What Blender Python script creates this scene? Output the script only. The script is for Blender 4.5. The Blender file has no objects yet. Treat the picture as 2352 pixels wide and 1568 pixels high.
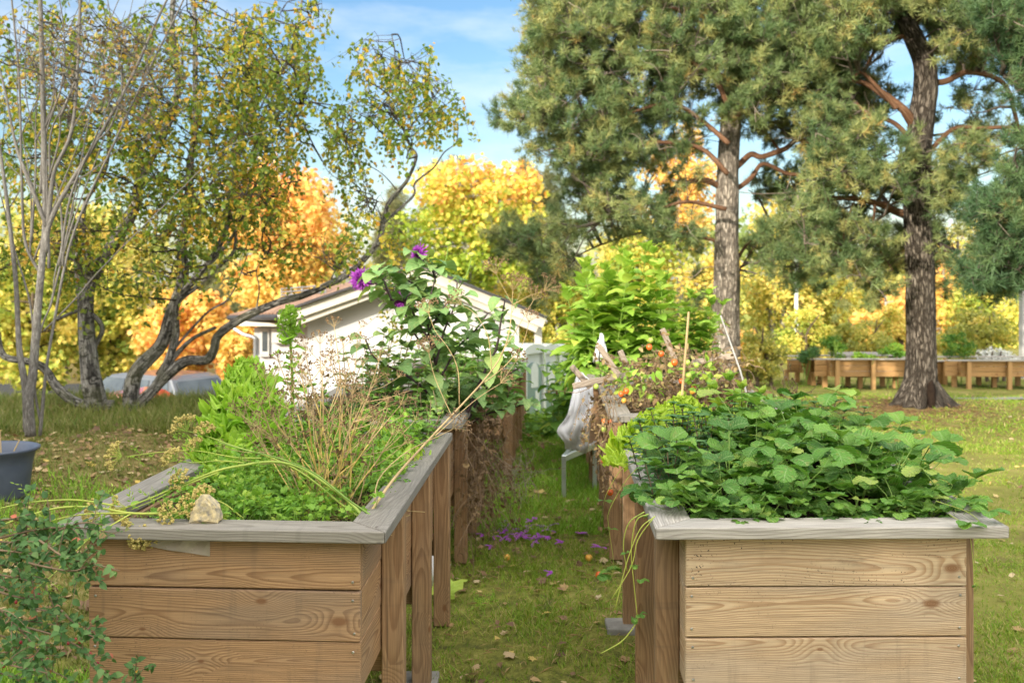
import bpy, math
import numpy as np
from mathutils import Vector
RNG = np.random.default_rng(11)
FPX = 2260.0
CAMZ = 1.6
PI = math.pi
C = bpy.context.scene.collection

def P(vx, vy, d):
    """point seen at photo position (vx, vy) at d metres in front of the camera"""
    return np.array([(vx - 1176.0) * d / FPX, d, CAMZ - (vy - 640.0) * d / FPX])

def PL(pts, d):
    out = []
    for p in pts:
        out.append(P(p[0], p[1], p[2] if len(p) > 2 else d))
    return np.array(out)

def sst(a, b, x):
    t = np.clip((np.asarray(x, float) - a) / (b - a), 0, 1)
    return t * t * (3 - 2 * t)

def terrain(x, y):
    x = np.asarray(x, float); y = np.asarray(y, float)
    left = 1 - sst(0.6, 3.2, x)
    z = -2.05 * left * sst(11.2, 17.5, y) - (1 - left) * (0.32 * sst(12.0, 17.0, y) + 0.5 * sst(18, 40, y))
    bank = sst(-1.35, -3.2, x) if False else (1 - sst(-3.2, -1.35, x))
    z = z + 0.345 * bank * sst(3.2, 6.6, y) * (1 - sst(9.8, 12.5, y))
    z = z + 0.02 * np.sin(x * 2.1 + 1) * np.sin(y * 1.7) * sst(3, 5, y)
    mound = np.exp(-(((x - 4.6) / 1.5) ** 2 + ((y - 12.2) / 1.3) ** 2))
    return z + 0.10 * mound

def unit(v):
    v = np.asarray(v, float)
    return v / np.maximum(np.linalg.norm(v, axis=-1, keepdims=True), 1e-9)

# ------------------------------------------------------------------ objects
def tag(o, label=None, cat=None, group=None, kind=None):
    if label: o['label'] = label
    if cat: o['category'] = cat
    if group: o['group'] = group
    if kind: o['kind'] = kind
    return o

def thing(name, label, cat, loc=(0, 0, 0), group=None):
    o = bpy.data.objects.new(name, None); C.objects.link(o)
    o.location = [float(a) for a in loc]; o.empty_display_size = 0.1
    return tag(o, label, cat, group)

def origin(o):
    while o.parent is not None: o = o.parent
    return np.array(o.location)

def copy_thing(o, loc, rotz=0.0, scale=1.0, label=None):
    def rec(a, par):
        c = a.copy(); C.objects.link(c); c.parent = par
        for ch in a.children: rec(ch, c)
        return c
    r = rec(o, None)
    r.location = [float(a) for a in loc]; r.rotation_euler = (0, 0, rotz); r.scale = (scale,) * 3
    if label: r['label'] = label
    return r

class Geo:
    def __init__(s): s.v = []; s.f = []; s.a = []; s.n = 0
    def add(s, v, faces, attr=None):
        v = np.asarray(v, float).reshape(-1, 3)
        s.v.append(v)
        s.a.append(np.zeros((len(v), 3)) if attr is None else np.asarray(attr, float).reshape(-1, 3))
        for f in faces:
            f = np.asarray(f, dtype=np.int64)
            if f.size: s.f.append(f.reshape(-1, f.shape[-1]) + s.n)
        s.n += len(v)
        return s
    def build(s, name, mat, parent=None, smooth=False, loc=None):
        if not s.v: return None
        v = np.concatenate(s.v)
        if parent is not None: org = origin(parent)
        elif loc is not None: org = np.array(loc, float)
        else: org = np.zeros(3)
        v = v - org
        me = bpy.data.meshes.new(name)
        me.vertices.add(len(v)); me.vertices.foreach_set('co', v.astype(np.float32).ravel())
        loops = np.concatenate([f.ravel() for f in s.f])
        tot = np.concatenate([np.full(len(f), f.shape[1]) for f in s.f])
        st = np.concatenate([[0], np.cumsum(tot)[:-1]])
        me.loops.add(len(loops)); me.loops.foreach_set('vertex_index', loops.astype(np.int32))
        me.polygons.add(len(tot)); me.polygons.foreach_set('loop_start', st.astype(np.int32))
        me.polygons.foreach_set('use_smooth', np.full(len(tot), bool(smooth)))
        at = me.attributes.new('gc', 'FLOAT_VECTOR', 'POINT')
        at.data.foreach_set('vector', np.concatenate(s.a).astype(np.float32).ravel())
        me.update(calc_edges=True)
        me.materials.append(mat)
        o = bpy.data.objects.new(name, me); C.objects.link(o)
        if parent is not None: o.parent = parent
        else: o.location = [float(a) for a in org]
        return o

# ------------------------------------------------------------------ shapes
def spline(pts, n):
    """Catmull-Rom through pts, n samples"""
    p = np.asarray(pts, float)
    if len(p) < 3:
        t = np.linspace(0, 1, n)[:, None]
        return p[0] * (1 - t) + p[-1] * t
    q = np.vstack([2 * p[0] - p[1], p, 2 * p[-1] - p[-2]])
    k = len(p) - 1
    t = np.linspace(0, k - 1e-6, n)
    i = t.astype(int); f = (t - i)[:, None]
    a, b, c, d = q[i], q[i + 1], q[i + 2], q[i + 3]
    return 0.5 * (2 * b + (c - a) * f + (2 * a - 5 * b + 4 * c - d) * f ** 2 + (3 * b - a - 3 * c + d) * f ** 3)

def tube(g, pts, rad, sides=6, tint=0.5, cap=True, rough=0.0, ridge=0.0):
    p = np.asarray(pts, float); k = len(p)
    r = np.interp(np.linspace(0, 1, k), np.linspace(0, 1, len(np.atleast_1d(rad))), np.atleast_1d(rad)) if np.ndim(rad) else np.full(k, rad)
    d = np.gradient(p, axis=0); d = unit(d)
    ref = np.array([0.0, 0, 1]) if abs(d[0][2]) < 0.9 else np.array([1.0, 0, 0])
    X = np.zeros((k, 3)); x = unit(np.cross(d[0], ref))
    for i in range(k):
        x = x - d[i] * np.dot(x, d[i]); x = x / max(np.linalg.norm(x), 1e-9); X[i] = x
    Y = np.cross(d, X)
    ang = np.arange(sides) * 2 * PI / sides
    rr = np.repeat(r[:, None], sides, 1)
    if rough:
        bump_ = RNG.normal(size=(k // 5 + 3, sides)); tt = np.linspace(0, k // 5 + 1.99, k); i0 = tt.astype(int); ff = (tt - i0)[:, None]
        rr = rr * (1 + rough * (bump_[i0] * (1 - ff) + bump_[np.minimum(i0 + 1, len(bump_) - 1)] * ff))
    if ridge:
        a_ = np.arange(sides)[None] * 2 * PI / sides; z_ = np.arange(k)[:, None] * .35
        rr = rr * (1 + ridge * (np.sin(9 * a_ + 1.2 * np.sin(z_)) + .7 * np.sin(17 * a_ + 2 * np.sin(z_ * .7 + 1)) + .5 * np.sin(5 * a_ - z_ * .3)))
    v = p[:, None] + rr[..., None] * (np.cos(ang)[None, :, None] * X[:, None] + np.sin(ang)[None, :, None] * Y[:, None])
    L = np.concatenate([[0], np.cumsum(np.linalg.norm(np.diff(p, axis=0), axis=1))])
    at = np.zeros((k, sides, 3)); at[..., 0] = L[:, None]; at[..., 1] = ang[None]; at[..., 2] = tint
    i = np.arange(k - 1)[:, None] * sides; j = np.arange(sides)[None]; jn = (j + 1) % sides
    q = np.stack([i + j, i + jn, i + sides + jn, i + sides + j], -1).reshape(-1, 4)
    fs = [q]
    if cap:
        fs.append(np.arange(sides)[::-1][None]); fs.append((np.arange(sides) + (k - 1) * sides)[None])
    g.add(v, fs, at)

def boxv(c, h, ax=None, bev=0.003):
    """chamfered box: centre c, half sizes h, axes ax rows"""
    h = np.asarray(h, float); bev = min(bev, 0.4 * h.min())
    vs = []; idx = {}
    for sx in (-1, 1):
        for sy in (-1, 1):
            for sz in (-1, 1):
                s = np.array([sx, sy, sz])
                for a in range(3):
                    q = s * (h - bev); q[a] = s[a] * h[a]
                    idx[(sx, sy, sz, a)] = len(vs); vs.append(q)
    f4 = []; f3 = []
    S = (-1, 1)
    for a in range(3):
        b, c2 = (a + 1) % 3, (a + 2) % 3
        for s in S:
            def k(p, q):
                t = [0, 0, 0]; t[a] = s; t[b] = p; t[c2] = q
                return idx[(*t, a)]
            l = [k(-1, -1), k(1, -1), k(1, 1), k(-1, 1)]
            f4.append(l if s > 0 else l[::-1])
        for p in S:
            for q in S:
                def e(sv, face):
                    t = [0, 0, 0]; t[a] = sv; t[b] = p; t[c2] = q
                    return idx[(*t, face)]
                l = [e(-1, b), e(1, b), e(1, c2), e(-1, c2)]
                f4.append(l if p * q < 0 else l[::-1])
    for sx in S:
        for sy in S:
            for sz in S:
                l = [idx[(sx, sy, sz, a)] for a in range(3)]
                f3.append(l if sx * sy * sz > 0 else l[::-1])
    loc = np.array(vs)
    A = np.eye(3) if ax is None else np.asarray(ax, float)
    return loc @ A + np.asarray(c, float), [np.array(f4), np.array(f3)], loc

def box(g, c, h, ax=None, bev=0.003, grain=None):
    """grain: index of the axis that carries the grain"""
    v, f, loc = boxv(c, h, ax, bev)
    at = None
    if grain is not None:
        o = [grain, (grain + 1) % 3, (grain + 2) % 3]
        if h[o[2]] > h[o[1]]: o = [o[0], o[2], o[1]]
        at = loc[:, o] + np.array([RNG.uniform(0, 50), RNG.uniform(-0.05, 0.05), RNG.uniform(0.02, 0.07)])
    g.add(v, f, at)

def beam(g, a, b, w, t, up=(0, 0, 1), bev=0.003, wood=True):
    a = np.asarray(a, float); b = np.asarray(b, float)
    x = unit(b - a); z = np.asarray(up, float); z = unit(z - x * np.dot(z, x)); y = np.cross(z, x)
    box(g, (a + b) / 2, (np.linalg.norm(b - a) / 2, w / 2, t / 2), np.array([x, y, z]), bev, 0 if wood else None)

def prism(g, poly, z0, z1, attr_u=None):
    """vertical prism over plan polygon (counter-clockwise)"""
    p = np.asarray(poly, float); n = len(p)
    v = np.vstack([np.c_[p, np.full(n, z0)], np.c_[p, np.full(n, z1)]])
    i = np.arange(n); j = (i + 1) % n
    fs = [np.stack([i, j, j + n, i + n], 1), (i + n)[None], i[::-1][None]]
    at = None
    if attr_u is not None:
        u = unit(attr_u); w = np.array([-u[1], u[0]]); q = p - p.mean(0)
        a = np.c_[q @ u + RNG.uniform(0, 50), q @ w + RNG.uniform(-.05, .05), np.zeros(n)]
        o = RNG.uniform(0.02, 0.06)
        at = np.vstack([a + [0, 0, o], a + [0, 0, o + z1 - z0]])
    g.add(v, fs, at)

def extrude_profile(g, prof, u0, u1, axes, org):
    """prof (n,2) in (a,b) plane, extruded along third axis"""
    p = np.asarray(prof, float); n = len(p); A, B, U = [np.asarray(a, float) for a in axes]
    base = org + p[:, :1] * A + p[:, 1:] * B
    v = np.vstack([base + U * u0, base + U * u1])
    i = np.arange(n); j = (i + 1) % n
    g.add(v, [np.stack([i, j, j + n, i + n], 1), (i + n)[None], i[::-1][None]])

def ball(g, c, r, seg=10, rings=6, squash=(1, 1, 1), tint=0.5, jit=0.0):
    th = np.linspace(0, PI, rings + 1); ph = np.arange(seg) * 2 * PI / seg
    v = np.stack([np.sin(th)[:, None] * np.cos(ph), np.sin(th)[:, None] * np.sin(ph), np.repeat(np.cos(th)[:, None], seg, 1)], -1)
    if jit: v = v * (1 + jit * RNG.normal(size=v.shape[:2])[..., None])
    v = np.asarray(c) + v * r * np.asarray(squash)
    i = np.arange(rings)[:, None] * seg; j = np.arange(seg)[None]; jn = (j + 1) % seg
    q = np.stack([i + j, i + seg + j, i + seg + jn, i + jn], -1).reshape(-1, 4)
    g.add(v, [q], np.tile([0, 0, tint], (v.shape[0] * seg, 1)))

def ribbons(base, az, L, W, e0, e1, prof, nu=5, nv=8, fold=0.0, ruf=0.0, rfreq=14.0, tint=None, twist=None, teeth=0.0, scal=0.0, sfreq=24.0):
    """N curved leaves. elevation runs e0->e1 along the midrib. Returns verts, faces, attr"""
    base = np.asarray(base, float).reshape(-1, 3); N = len(base)
    B = lambda a: np.broadcast_to(np.asarray(a, float), (N,)).copy()
    az, L, W, e0, e1 = map(B, (az, L, W, e0, e1))
    tint = RNG.uniform(0, 1, N) if tint is None else B(tint)
    tw = np.zeros(N) if twist is None else B(twist)
    t = np.linspace(0, 1, nv); s = np.linspace(-1, 1, nu)
    e = e0[:, None] + (e1 - e0)[:, None] * t
    dl = L[:, None] / (nv - 1)
    rad = np.concatenate([np.zeros((N, 1)), np.cumsum(np.cos(e[:, :-1]) * dl, 1)], 1)
    up = np.concatenate([np.zeros((N, 1)), np.cumsum(np.sin(e[:, :-1]) * dl, 1)], 1)
    rd = np.stack([np.cos(az), np.sin(az), np.zeros(N)], -1); sd = np.stack([-np.sin(az), np.cos(az), np.zeros(N)], -1)
    Z = np.array([0, 0, 1.0])
    mid = base[:, None] + rad[..., None] * rd[:, None] + up[..., None] * Z
    nrm = -np.sin(e)[..., None] * rd[:, None] + np.cos(e)[..., None] * Z
    ct, stw = np.cos(tw)[:, None, None], np.sin(tw)[:, None, None]
    sd2 = sd[:, None] * ct + nrm * stw; nr2 = nrm * ct - sd[:, None] * stw
    w = np.array([prof(x) for x in t])[None, :] * W[:, None]
    if teeth: w = w * (1 + teeth * (np.arange(nv) % 2 * 2 - 1))[None]
    ph = RNG.uniform(0, 6.28, N)[:, None, None]
    if scal: w = w * (1 + scal * np.sin(t[None] * sfreq + ph[:, 0]) * (.25 + .75 * t[None]))
    zz = fold * np.abs(s)[None, None] * w[..., None]
    if ruf:
        ss = s[None, None]; tt = t[None, :, None]
        zz = zz + ruf * w[..., None] * np.abs(ss) ** 1.6 * (np.sin(tt * rfreq + ph + ss * 2) + 0.6 * np.sin(tt * rfreq * 1.9 + 2 * ph - ss * 3))
        out = 1 + 0.35 * ruf * np.abs(ss) * np.sin(tt * rfreq * 1.4 + 3 * ph)
    else: out = 1.0
    v = mid[:, :, None] + (w[..., None] * s[None, None] * out)[..., None] * sd2[:, :, None] + zz[..., None] * nr2[:, :, None]
    at = np.zeros((N, nv, nu, 3)); at[..., 0] = s; at[..., 1] = t[None, :, None]; at[..., 2] = tint[:, None, None]
    n = np.arange(N)[:, None, None] * nv * nu; i = np.arange(nv - 1)[None, :, None] * nu; j = np.arange(nu - 1)[None, None]
    a = n + i + j
    q = np.stack([a, a + 1, a + nu + 1, a + nu], -1).reshape(-1, 4)
    return v.reshape(-1, 3), [q], at.reshape(-1, 3)

# leaf templates: verts, faces, leaf coordinates
def T_quad(w=0.36, fold=0.12):
    v = np.array([[0, 0, 0], [-w, .45, fold], [0, 1, -.05], [w, .45, fold]], float)
    return v, [np.array([[0, 3, 2], [0, 2, 1]])], np.array([[0, 0], [-1, .45], [0, 1], [1, .45]], float)
def T_birch():
    v = np.array([[0, 0, 0], [-.38, .3, .06], [-.22, .65, .05], [0, 1, -.08], [.22, .65, .05], [.38, .3, .06]], float)
    return v, [np.array([[0, 5, 4, 3], [0, 3, 2, 1]])], v[:, :2].copy()
def T_maple():
    o = [(0, 0), (.28, -.02), (.5, .2), (.36, .42), (.62, .72), (.2, .66), (0, 1.0), (-.2, .66), (-.62, .72), (-.36, .42), (-.5, .2), (-.28, -.02)]
    v = np.array([(0, .38, 0.0)] + [(a, b, 0.05 * math.sin(7 * a + 3 * b) - .1 * abs(a)) for a, b in o], float)
    n = len(o); f = np.array([[0, 1 + (i), 1 + (i + 1) % n] for i in range(n)])
    return v, [f], v[:, :2].copy()
def T_ovate(nv=5, w=.3):
    t = np.linspace(0, 1, nv + 1)
    vs = [[0, 0, 0]]; lc = [[0, 0]]
    for x in t[1:-1]:
        ww = w * math.sin(PI * x ** 0.75) ; z = -.25 * x * x
        vs += [[-ww, x, z + .25 * ww], [0, x, z], [ww, x, z + .25 * ww]]; lc += [[-1, x], [0, x], [1, x]]
    vs.append([0, 1, -.28]); lc.append([0, 1]); m = nv - 1
    f3 = [[0, 2, 1], [0, 3, 2]]; f4 = []
    for i in range(m - 1):
        a = 1 + 3 * i; b = a + 3
        f4 += [[a, a + 1, b + 1, b], [a + 1, a + 2, b + 2, b + 1]]
    a = 1 + 3 * (m - 1); e = len(vs) - 1
    f3 += [[a, a + 1, e], [a + 1, a + 2, e]]
    return np.array(vs, float), [np.array(f4), np.array(f3)], np.array(lc, float)
def T_tuft(n=13, seed=3, spread=0.75):
    r = np.random.default_rng(seed); v = []; f = []; lc = []
    for i in range(n):
        a = r.uniform(0, 2 * PI); th = r.uniform(0.12, spread); L = r.uniform(.75, 1.05); y0 = r.uniform(-.35, .25)
        d = np.array([math.sin(th) * math.cos(a), math.cos(th), math.sin(th) * math.sin(a)])
        s = np.cross(d, unit(r.normal(size=3))); s = s / np.linalg.norm(s) * .036
        b = np.array([0, y0, 0]); k = len(v)
        v += [b - s, b + s, b + d * L]; f.append([k, k + 1, k + 2]); lc += [[-1, 0], [1, 0], [0, 1]]
    return np.array(v), [np.array(f)], np.array(lc, float)
def T_octa():
    v = np.array([[1, 0, 0], [-1, 0, 0], [0, 1, 0], [0, -1, 0], [0, 0, 1], [0, 0, -1]], float)
    f = np.array([[0, 2, 4], [2, 1, 4], [1, 3, 4], [3, 0, 4], [2, 0, 5], [1, 2, 5], [3, 1, 5], [0, 3, 5]])
    return v, [f], np.zeros((6, 2))
def T_blade():
    v = np.array([[-.04, 0, 0], [.04, 0, 0], [.032, .5, .06], [-.032, .5, .06], [0, 1, .3]], float)
    return v, [np.array([[0, 1, 2, 3]]), np.array([[3, 2, 4]])], np.array([[-1, 0], [1, 0], [1, .5], [-1, .5], [0, 1]], float)

def scatter(g, T, pos, ydir, nrm, size, tint):
    """copies of leaf template T: y axis along ydir, z axis near nrm"""
    tv, tf, tl = T; pos = np.asarray(pos, float).reshape(-1, 3); N = len(pos)
    if N == 0: return
    Y = unit(ydir); Z = nrm - Y * np.sum(nrm * Y, -1, keepdims=True); Z = unit(Z); X = np.cross(Y, Z)
    size = np.asarray(size, float)
    if size.ndim < 2: size = np.broadcast_to(size, (N,))[:, None, None]
    v = pos[:, None] + size * (tv[None, :, :1] * X[:, None] + tv[None, :, 1:2] * Y[:, None] + tv[None, :, 2:] * Z[:, None])
    at = np.zeros((N, len(tv), 3)); at[..., :2] = tl; at[..., 2] = np.broadcast_to(tint, (N,))[:, None]
    off = (np.arange(N) * len(tv))[:, None, None]
    g.add(v, [(f[None] + off).reshape(-1, f.shape[1]) for f in tf], at)

def rdir(n, up=0.0, spread=1.0):
    v = RNG.normal(size=(n, 3)) * spread; v[:, 2] += up
    return unit(v)

def in_ball(n, p=1 / 3):
    return rdir(n) * (RNG.uniform(0, 1, n) ** p)[:, None]
# ------------------------------------------------------------------ materials
class NT:
    def __init__(s, name):
        s.m = bpy.data.materials.new(name); s.m.use_nodes = True; s.t = s.m.node_tree; s.t.nodes.clear()
        s.out = s.n('ShaderNodeOutputMaterial')
    def n(s, typ, **kw):
        o = s.t.nodes.new(typ)
        for k, v in kw.items(): setattr(o, k, v)
        return o
    def put(s, sock, val):
        if hasattr(val, 'is_output') or isinstance(val, bpy.types.NodeSocket): s.t.links.new(val, sock)
        elif val is not None:
            if sock.type == 'RGBA' and len(val) == 3: val = (*val, 1)
            sock.default_value = val
    def math(s, op, a, b=None, c=None, clamp=False):
        o = s.n('ShaderNodeMath', operation=op, use_clamp=clamp)
        for i, x in enumerate((a, b, c)):
            if x is not None: s.put(o.inputs[i], x)
        return o.outputs[0]
    def attr(s, name='gc'):
        a = s.n('ShaderNodeAttribute', attribute_name=name); return a.outputs['Vector']
    def sep(s, v):
        o = s.n('ShaderNodeSeparateXYZ'); s.put(o.inputs[0], v); return o.outputs
    def comb(s, x, y, z):
        o = s.n('ShaderNodeCombineXYZ')
        for i, a in enumerate((x, y, z)): s.put(o.inputs[i], a)
        return o.outputs[0]
    def noise(s, v, scale=5, detail=3, rough=.55):
        o = s.n('ShaderNodeTexNoise'); s.put(o.inputs['Vector'], v)
        o.inputs['Scale'].default_value = scale; o.inputs['Detail'].default_value = detail; o.inputs['Roughness'].default_value = rough
        return o.outputs['Fac']
    def ramp(s, fac, stops, interp='LINEAR'):
        o = s.n('ShaderNodeValToRGB'); s.put(o.inputs[0], fac); e = o.color_ramp.elements; o.color_ramp.interpolation = interp
        while len(e) < len(stops): e.new(0.5)
        for k, (p, c) in enumerate(stops):
            e[k].position = p; e[k].color = (*c, 1) if not np.isscalar(c) else (c, c, c, 1)
        return o.outputs[0]
    def mix(s, fac, a, b, mode='MIX'):
        o = s.n('ShaderNodeMix', data_type='RGBA', blend_type=mode)
        s.put(o.inputs[0], fac); s.put(o.inputs[6], a); s.put(o.inputs[7], b); return o.outputs[2]
    def smooth(s, x, a, b):
        o = s.n('ShaderNodeMapRange', interpolation_type='SMOOTHSTEP'); s.put(o.inputs[0], x)
        o.inputs[1].default_value = a; o.inputs[2].default_value = b; return o.outputs[0]
    def obj(s):
        return s.n('ShaderNodeTexCoord').outputs['Object']
    def pos(s):
        return s.n('ShaderNodeNewGeometry').outputs['Position']
    def bump(s, h, dist=.002, strength=.6):
        o = s.n('ShaderNodeBump'); s.put(o.inputs['Height'], h); o.inputs['Distance'].default_value = dist; o.inputs['Strength'].default_value = strength
        return o.outputs[0]
    def pbr(s, col, rough=.7, spec=.3, normal=None, metallic=0.0, trans=0.0, transcol=None, coat=0.0, **kw):
        b = s.n('ShaderNodeBsdfPrincipled')
        s.put(b.inputs['Base Color'], col); s.put(b.inputs['Roughness'], rough); s.put(b.inputs['Specular IOR Level'], spec)
        s.put(b.inputs['Metallic'], metallic)
        if coat: b.inputs['Coat Weight'].default_value = coat
        for k, v in kw.items(): s.put(b.inputs[k], v)
        if normal is not None: s.put(b.inputs['Normal'], normal)
        sh = b.outputs[0]
        if trans:
            t = s.n('ShaderNodeBsdfTranslucent'); s.put(t.inputs[0], transcol if transcol is not None else col)
            if normal is not None: s.put(t.inputs['Normal'], normal)
            mx = s.n('ShaderNodeMixShader'); s.put(mx.inputs[0], trans); s.t.links.new(sh, mx.inputs[1]); s.t.links.new(t.outputs[0], mx.inputs[2]); sh = mx.outputs[0]
        s.t.links.new(sh, s.out.inputs[0])
        return s.m

def hexc(h):
    c = [int(h[i:i + 2], 16) / 255 for i in (0, 2, 4)]
    return tuple(x / 12.92 if x <= .04045 else ((x + .055) / 1.055) ** 2.4 for x in c)

def M_leaf(name, cols, rough=.5, trans=.30, vein=0.0, veinf=9.0, spec=.35, blot=0.0, tl=1.25):
    """cols: list of (pos, rgb) by random tint; vein: strength of side veins"""
    k = NT(name); x, y, z = k.sep(k.attr())
    col = k.ramp(z, cols)
    nz = k.noise(k.obj(), 9, 2)
    col = k.mix(.22, col, k.ramp(nz, [(.3, .25), (.7, .9)]), 'OVERLAY')
    nrm = None
    if blot:
        n2 = k.noise(k.obj(), 45, 3); col = k.mix(k.math('MULTIPLY', k.smooth(n2, .56, .68), blot), col, (.36, .27, .10))
    if vein:
        ax = k.math('ABSOLUTE', x)
        st = k.math('SUBTRACT', y, k.math('MULTIPLY', ax, .28))
        w = k.math('SINE', k.math('MULTIPLY', st, veinf * 6.283))
        side = k.smooth(w, .80, 1.0)
        mid = k.math('SUBTRACT', 1.0, k.smooth(ax, .02, .09))
        vv = k.math('MAXIMUM', side, mid)
        col = k.mix(k.math('MULTIPLY', vv, vein), col, k.mix(.55, col, (.42, .55, .25)))
        nrm = k.bump(k.math('ADD', k.math('MULTIPLY', w, -.5), k.math('MULTIPLY', vv, -.5)), .0022, .75)
    tc = k.mix(.35, col, (tl * .6, tl * .75, .12), 'MULTIPLY') if False else col
    return k.pbr(col, rough, spec, nrm, trans=trans, transcol=k.mix(.5, tc, (.9, 1.0, .3), 'SOFT_LIGHT'))

def M_wood(name, early, late, grey, wgrey=.2, knot=(.17, .075, .03), dirt=.25, ringf=150, spots=0.0, contrast=1.0):
    k = NT(name); u, v, w = k.sep(k.attr())
    n1 = k.noise(k.comb(k.math('MULTIPLY', u, 1.3), k.math('MULTIPLY', v, 2.0), w), 1.0, 2, .4)
    n2 = k.noise(k.comb(k.math('ADD', k.math('MULTIPLY', u, 1.0), 31.0), k.math('MULTIPLY', v, 2.0), w), 1.0, 2, .4)
    n3 = k.noise(k.comb(k.math('MULTIPLY', u, 9), k.math('MULTIPLY', v, 22), 3.0), 1.0, 2, .5)
    vo = k.n('ShaderNodeTexVoronoi', voronoi_dimensions='2D', feature='F1')
    k.put(vo.inputs['Vector'], k.comb(k.math('MULTIPLY', u, 2.7), k.math('MULTIPLY', k.math('ADD', v, k.math('MULTIPLY', w, .6)), 5.2), 0.0)); vo.inputs['Scale'].default_value = 1.0
    gate = k.math('GREATER_THAN', k.sep(vo.outputs['Color'])[0], .50)
    kd = vo.outputs['Distance']
    infl = k.math('MULTIPLY', gate, k.math('POWER', 2.718, k.math('MULTIPLY', k.math('MULTIPLY', kd, kd), -26.0)))
    v2 = k.math('ADD', v, k.math('MULTIPLY', k.math('SUBTRACT', n1, .5), .10))
    w2 = k.math('ADD', w, k.math('MULTIPLY', k.math('SUBTRACT', n2, .5), .12))
    r = k.math('SQRT', k.math('ADD', k.math('MULTIPLY', v2, v2), k.math('MULTIPLY', w2, w2)))
    r = k.math('ADD', r, k.math('ADD', k.math('MULTIPLY', infl, .028), k.math('MULTIPLY', k.math('SUBTRACT', n3, .5), .0035)))
    fr = k.math('FRACT', k.math('MULTIPLY', r, ringf))
    band = k.math('MULTIPLY', k.smooth(fr, .25, .86), k.math('SUBTRACT', 1.0, k.smooth(fr, .90, 1.0)))
    fib = k.noise(k.comb(k.math('MULTIPLY', u, 7), k.math('MULTIPLY', v, 420), k.math('MULTIPLY', w, 420)), 1.0, 2, .6)
    big = k.noise(k.comb(k.math('MULTIPLY', u, 1.1), k.math('MULTIPLY', v, 5), k.math('MULTIPLY', w, 5)), 1.0, 3, .6)
    bandv = k.math('MULTIPLY', band, k.math('ADD', .25 * contrast, k.math('MULTIPLY', big, .9 * contrast)), clamp=True)
    col = k.mix(bandv, early, late)
    col = k.mix(k.math('MULTIPLY', k.smooth(big, .42, .68), wgrey), col, grey)
    col = k.mix(.45, col, k.ramp(fib, [(.3, .18), (.72, .82)]), 'OVERLAY')
    ks = k.math('MULTIPLY', kd, k.math('ADD', .75, k.math('MULTIPLY', k.sep(vo.outputs['Color'])[1], 1.6)))
    kn = k.math('MULTIPLY', gate, k.math('SUBTRACT', 1.0, k.smooth(ks, .03, .085)))
    kr = k.math('SINE', k.math('MULTIPLY', kd, 330.0))
    kc = k.mix(k.smooth(kr, -.3, .9), knot, k.mix(.5, knot, late))
    col = k.mix(k.math('MULTIPLY', kn, .9), col, kc)
    d1 = k.noise(k.comb(k.math('MULTIPLY', u, 3), k.math('MULTIPLY', v, 9), w), 1.7, 5, .7)
    col = k.mix(k.math('MULTIPLY', k.smooth(d1, .56, .8), dirt), col, (.05, .042, .035))
    if spots:
        sp = k.noise(k.comb(k.math('MULTIPLY', u, 1), k.math('MULTIPLY', v, 1), w), 150, 2, .5)
        area = k.noise(k.comb(u, k.math('MULTIPLY', v, 3), 5.0), 4, 2)
        col = k.mix(k.math('MULTIPLY', k.math('MULTIPLY', k.smooth(sp, .64, .70), k.smooth(area, .45, .62)), spots), col, (.03, .024, .02))
    # rain streaks and water stains, weathering that differs from board to board
    st = k.noise(k.comb(k.math('MULTIPLY', u, 26), k.math('MULTIPLY', v, 2.2), 9.0), 1.0, 4, .6)
    bv = k.noise(k.comb(k.math('MULTIPLY', u, .35), 2.0, 4.0), 1.0, 1, .4)
    col = k.mix(k.math('MULTIPLY', k.smooth(st, .52, .74), k.math('MULTIPLY', k.smooth(bv, .35, .65), .7)), col, k.mix(.5, col, (.075, .065, .055)))
    col = k.mix(k.math('MULTIPLY', k.smooth(bv, .3, .7), .22), col, k.mix(.5, grey, late))
    ck = k.noise(k.comb(k.math('MULTIPLY', u, 2.0), k.math('MULTIPLY', v, 150), k.math('MULTIPLY', w, 40)), 1.0, 2, .5)
    col = k.mix(k.math('MULTIPLY', k.smooth(ck, .70, .76), .6), col, (.03, .022, .018))
    h = k.math('ADD', k.math('MULTIPLY', band, .35), k.math('MULTIPLY', fib, .7))
    return k.pbr(col, k.math('ADD', .62, k.math('MULTIPLY', fib, .25)), .25, k.bump(h, .0011, .7))

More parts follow.
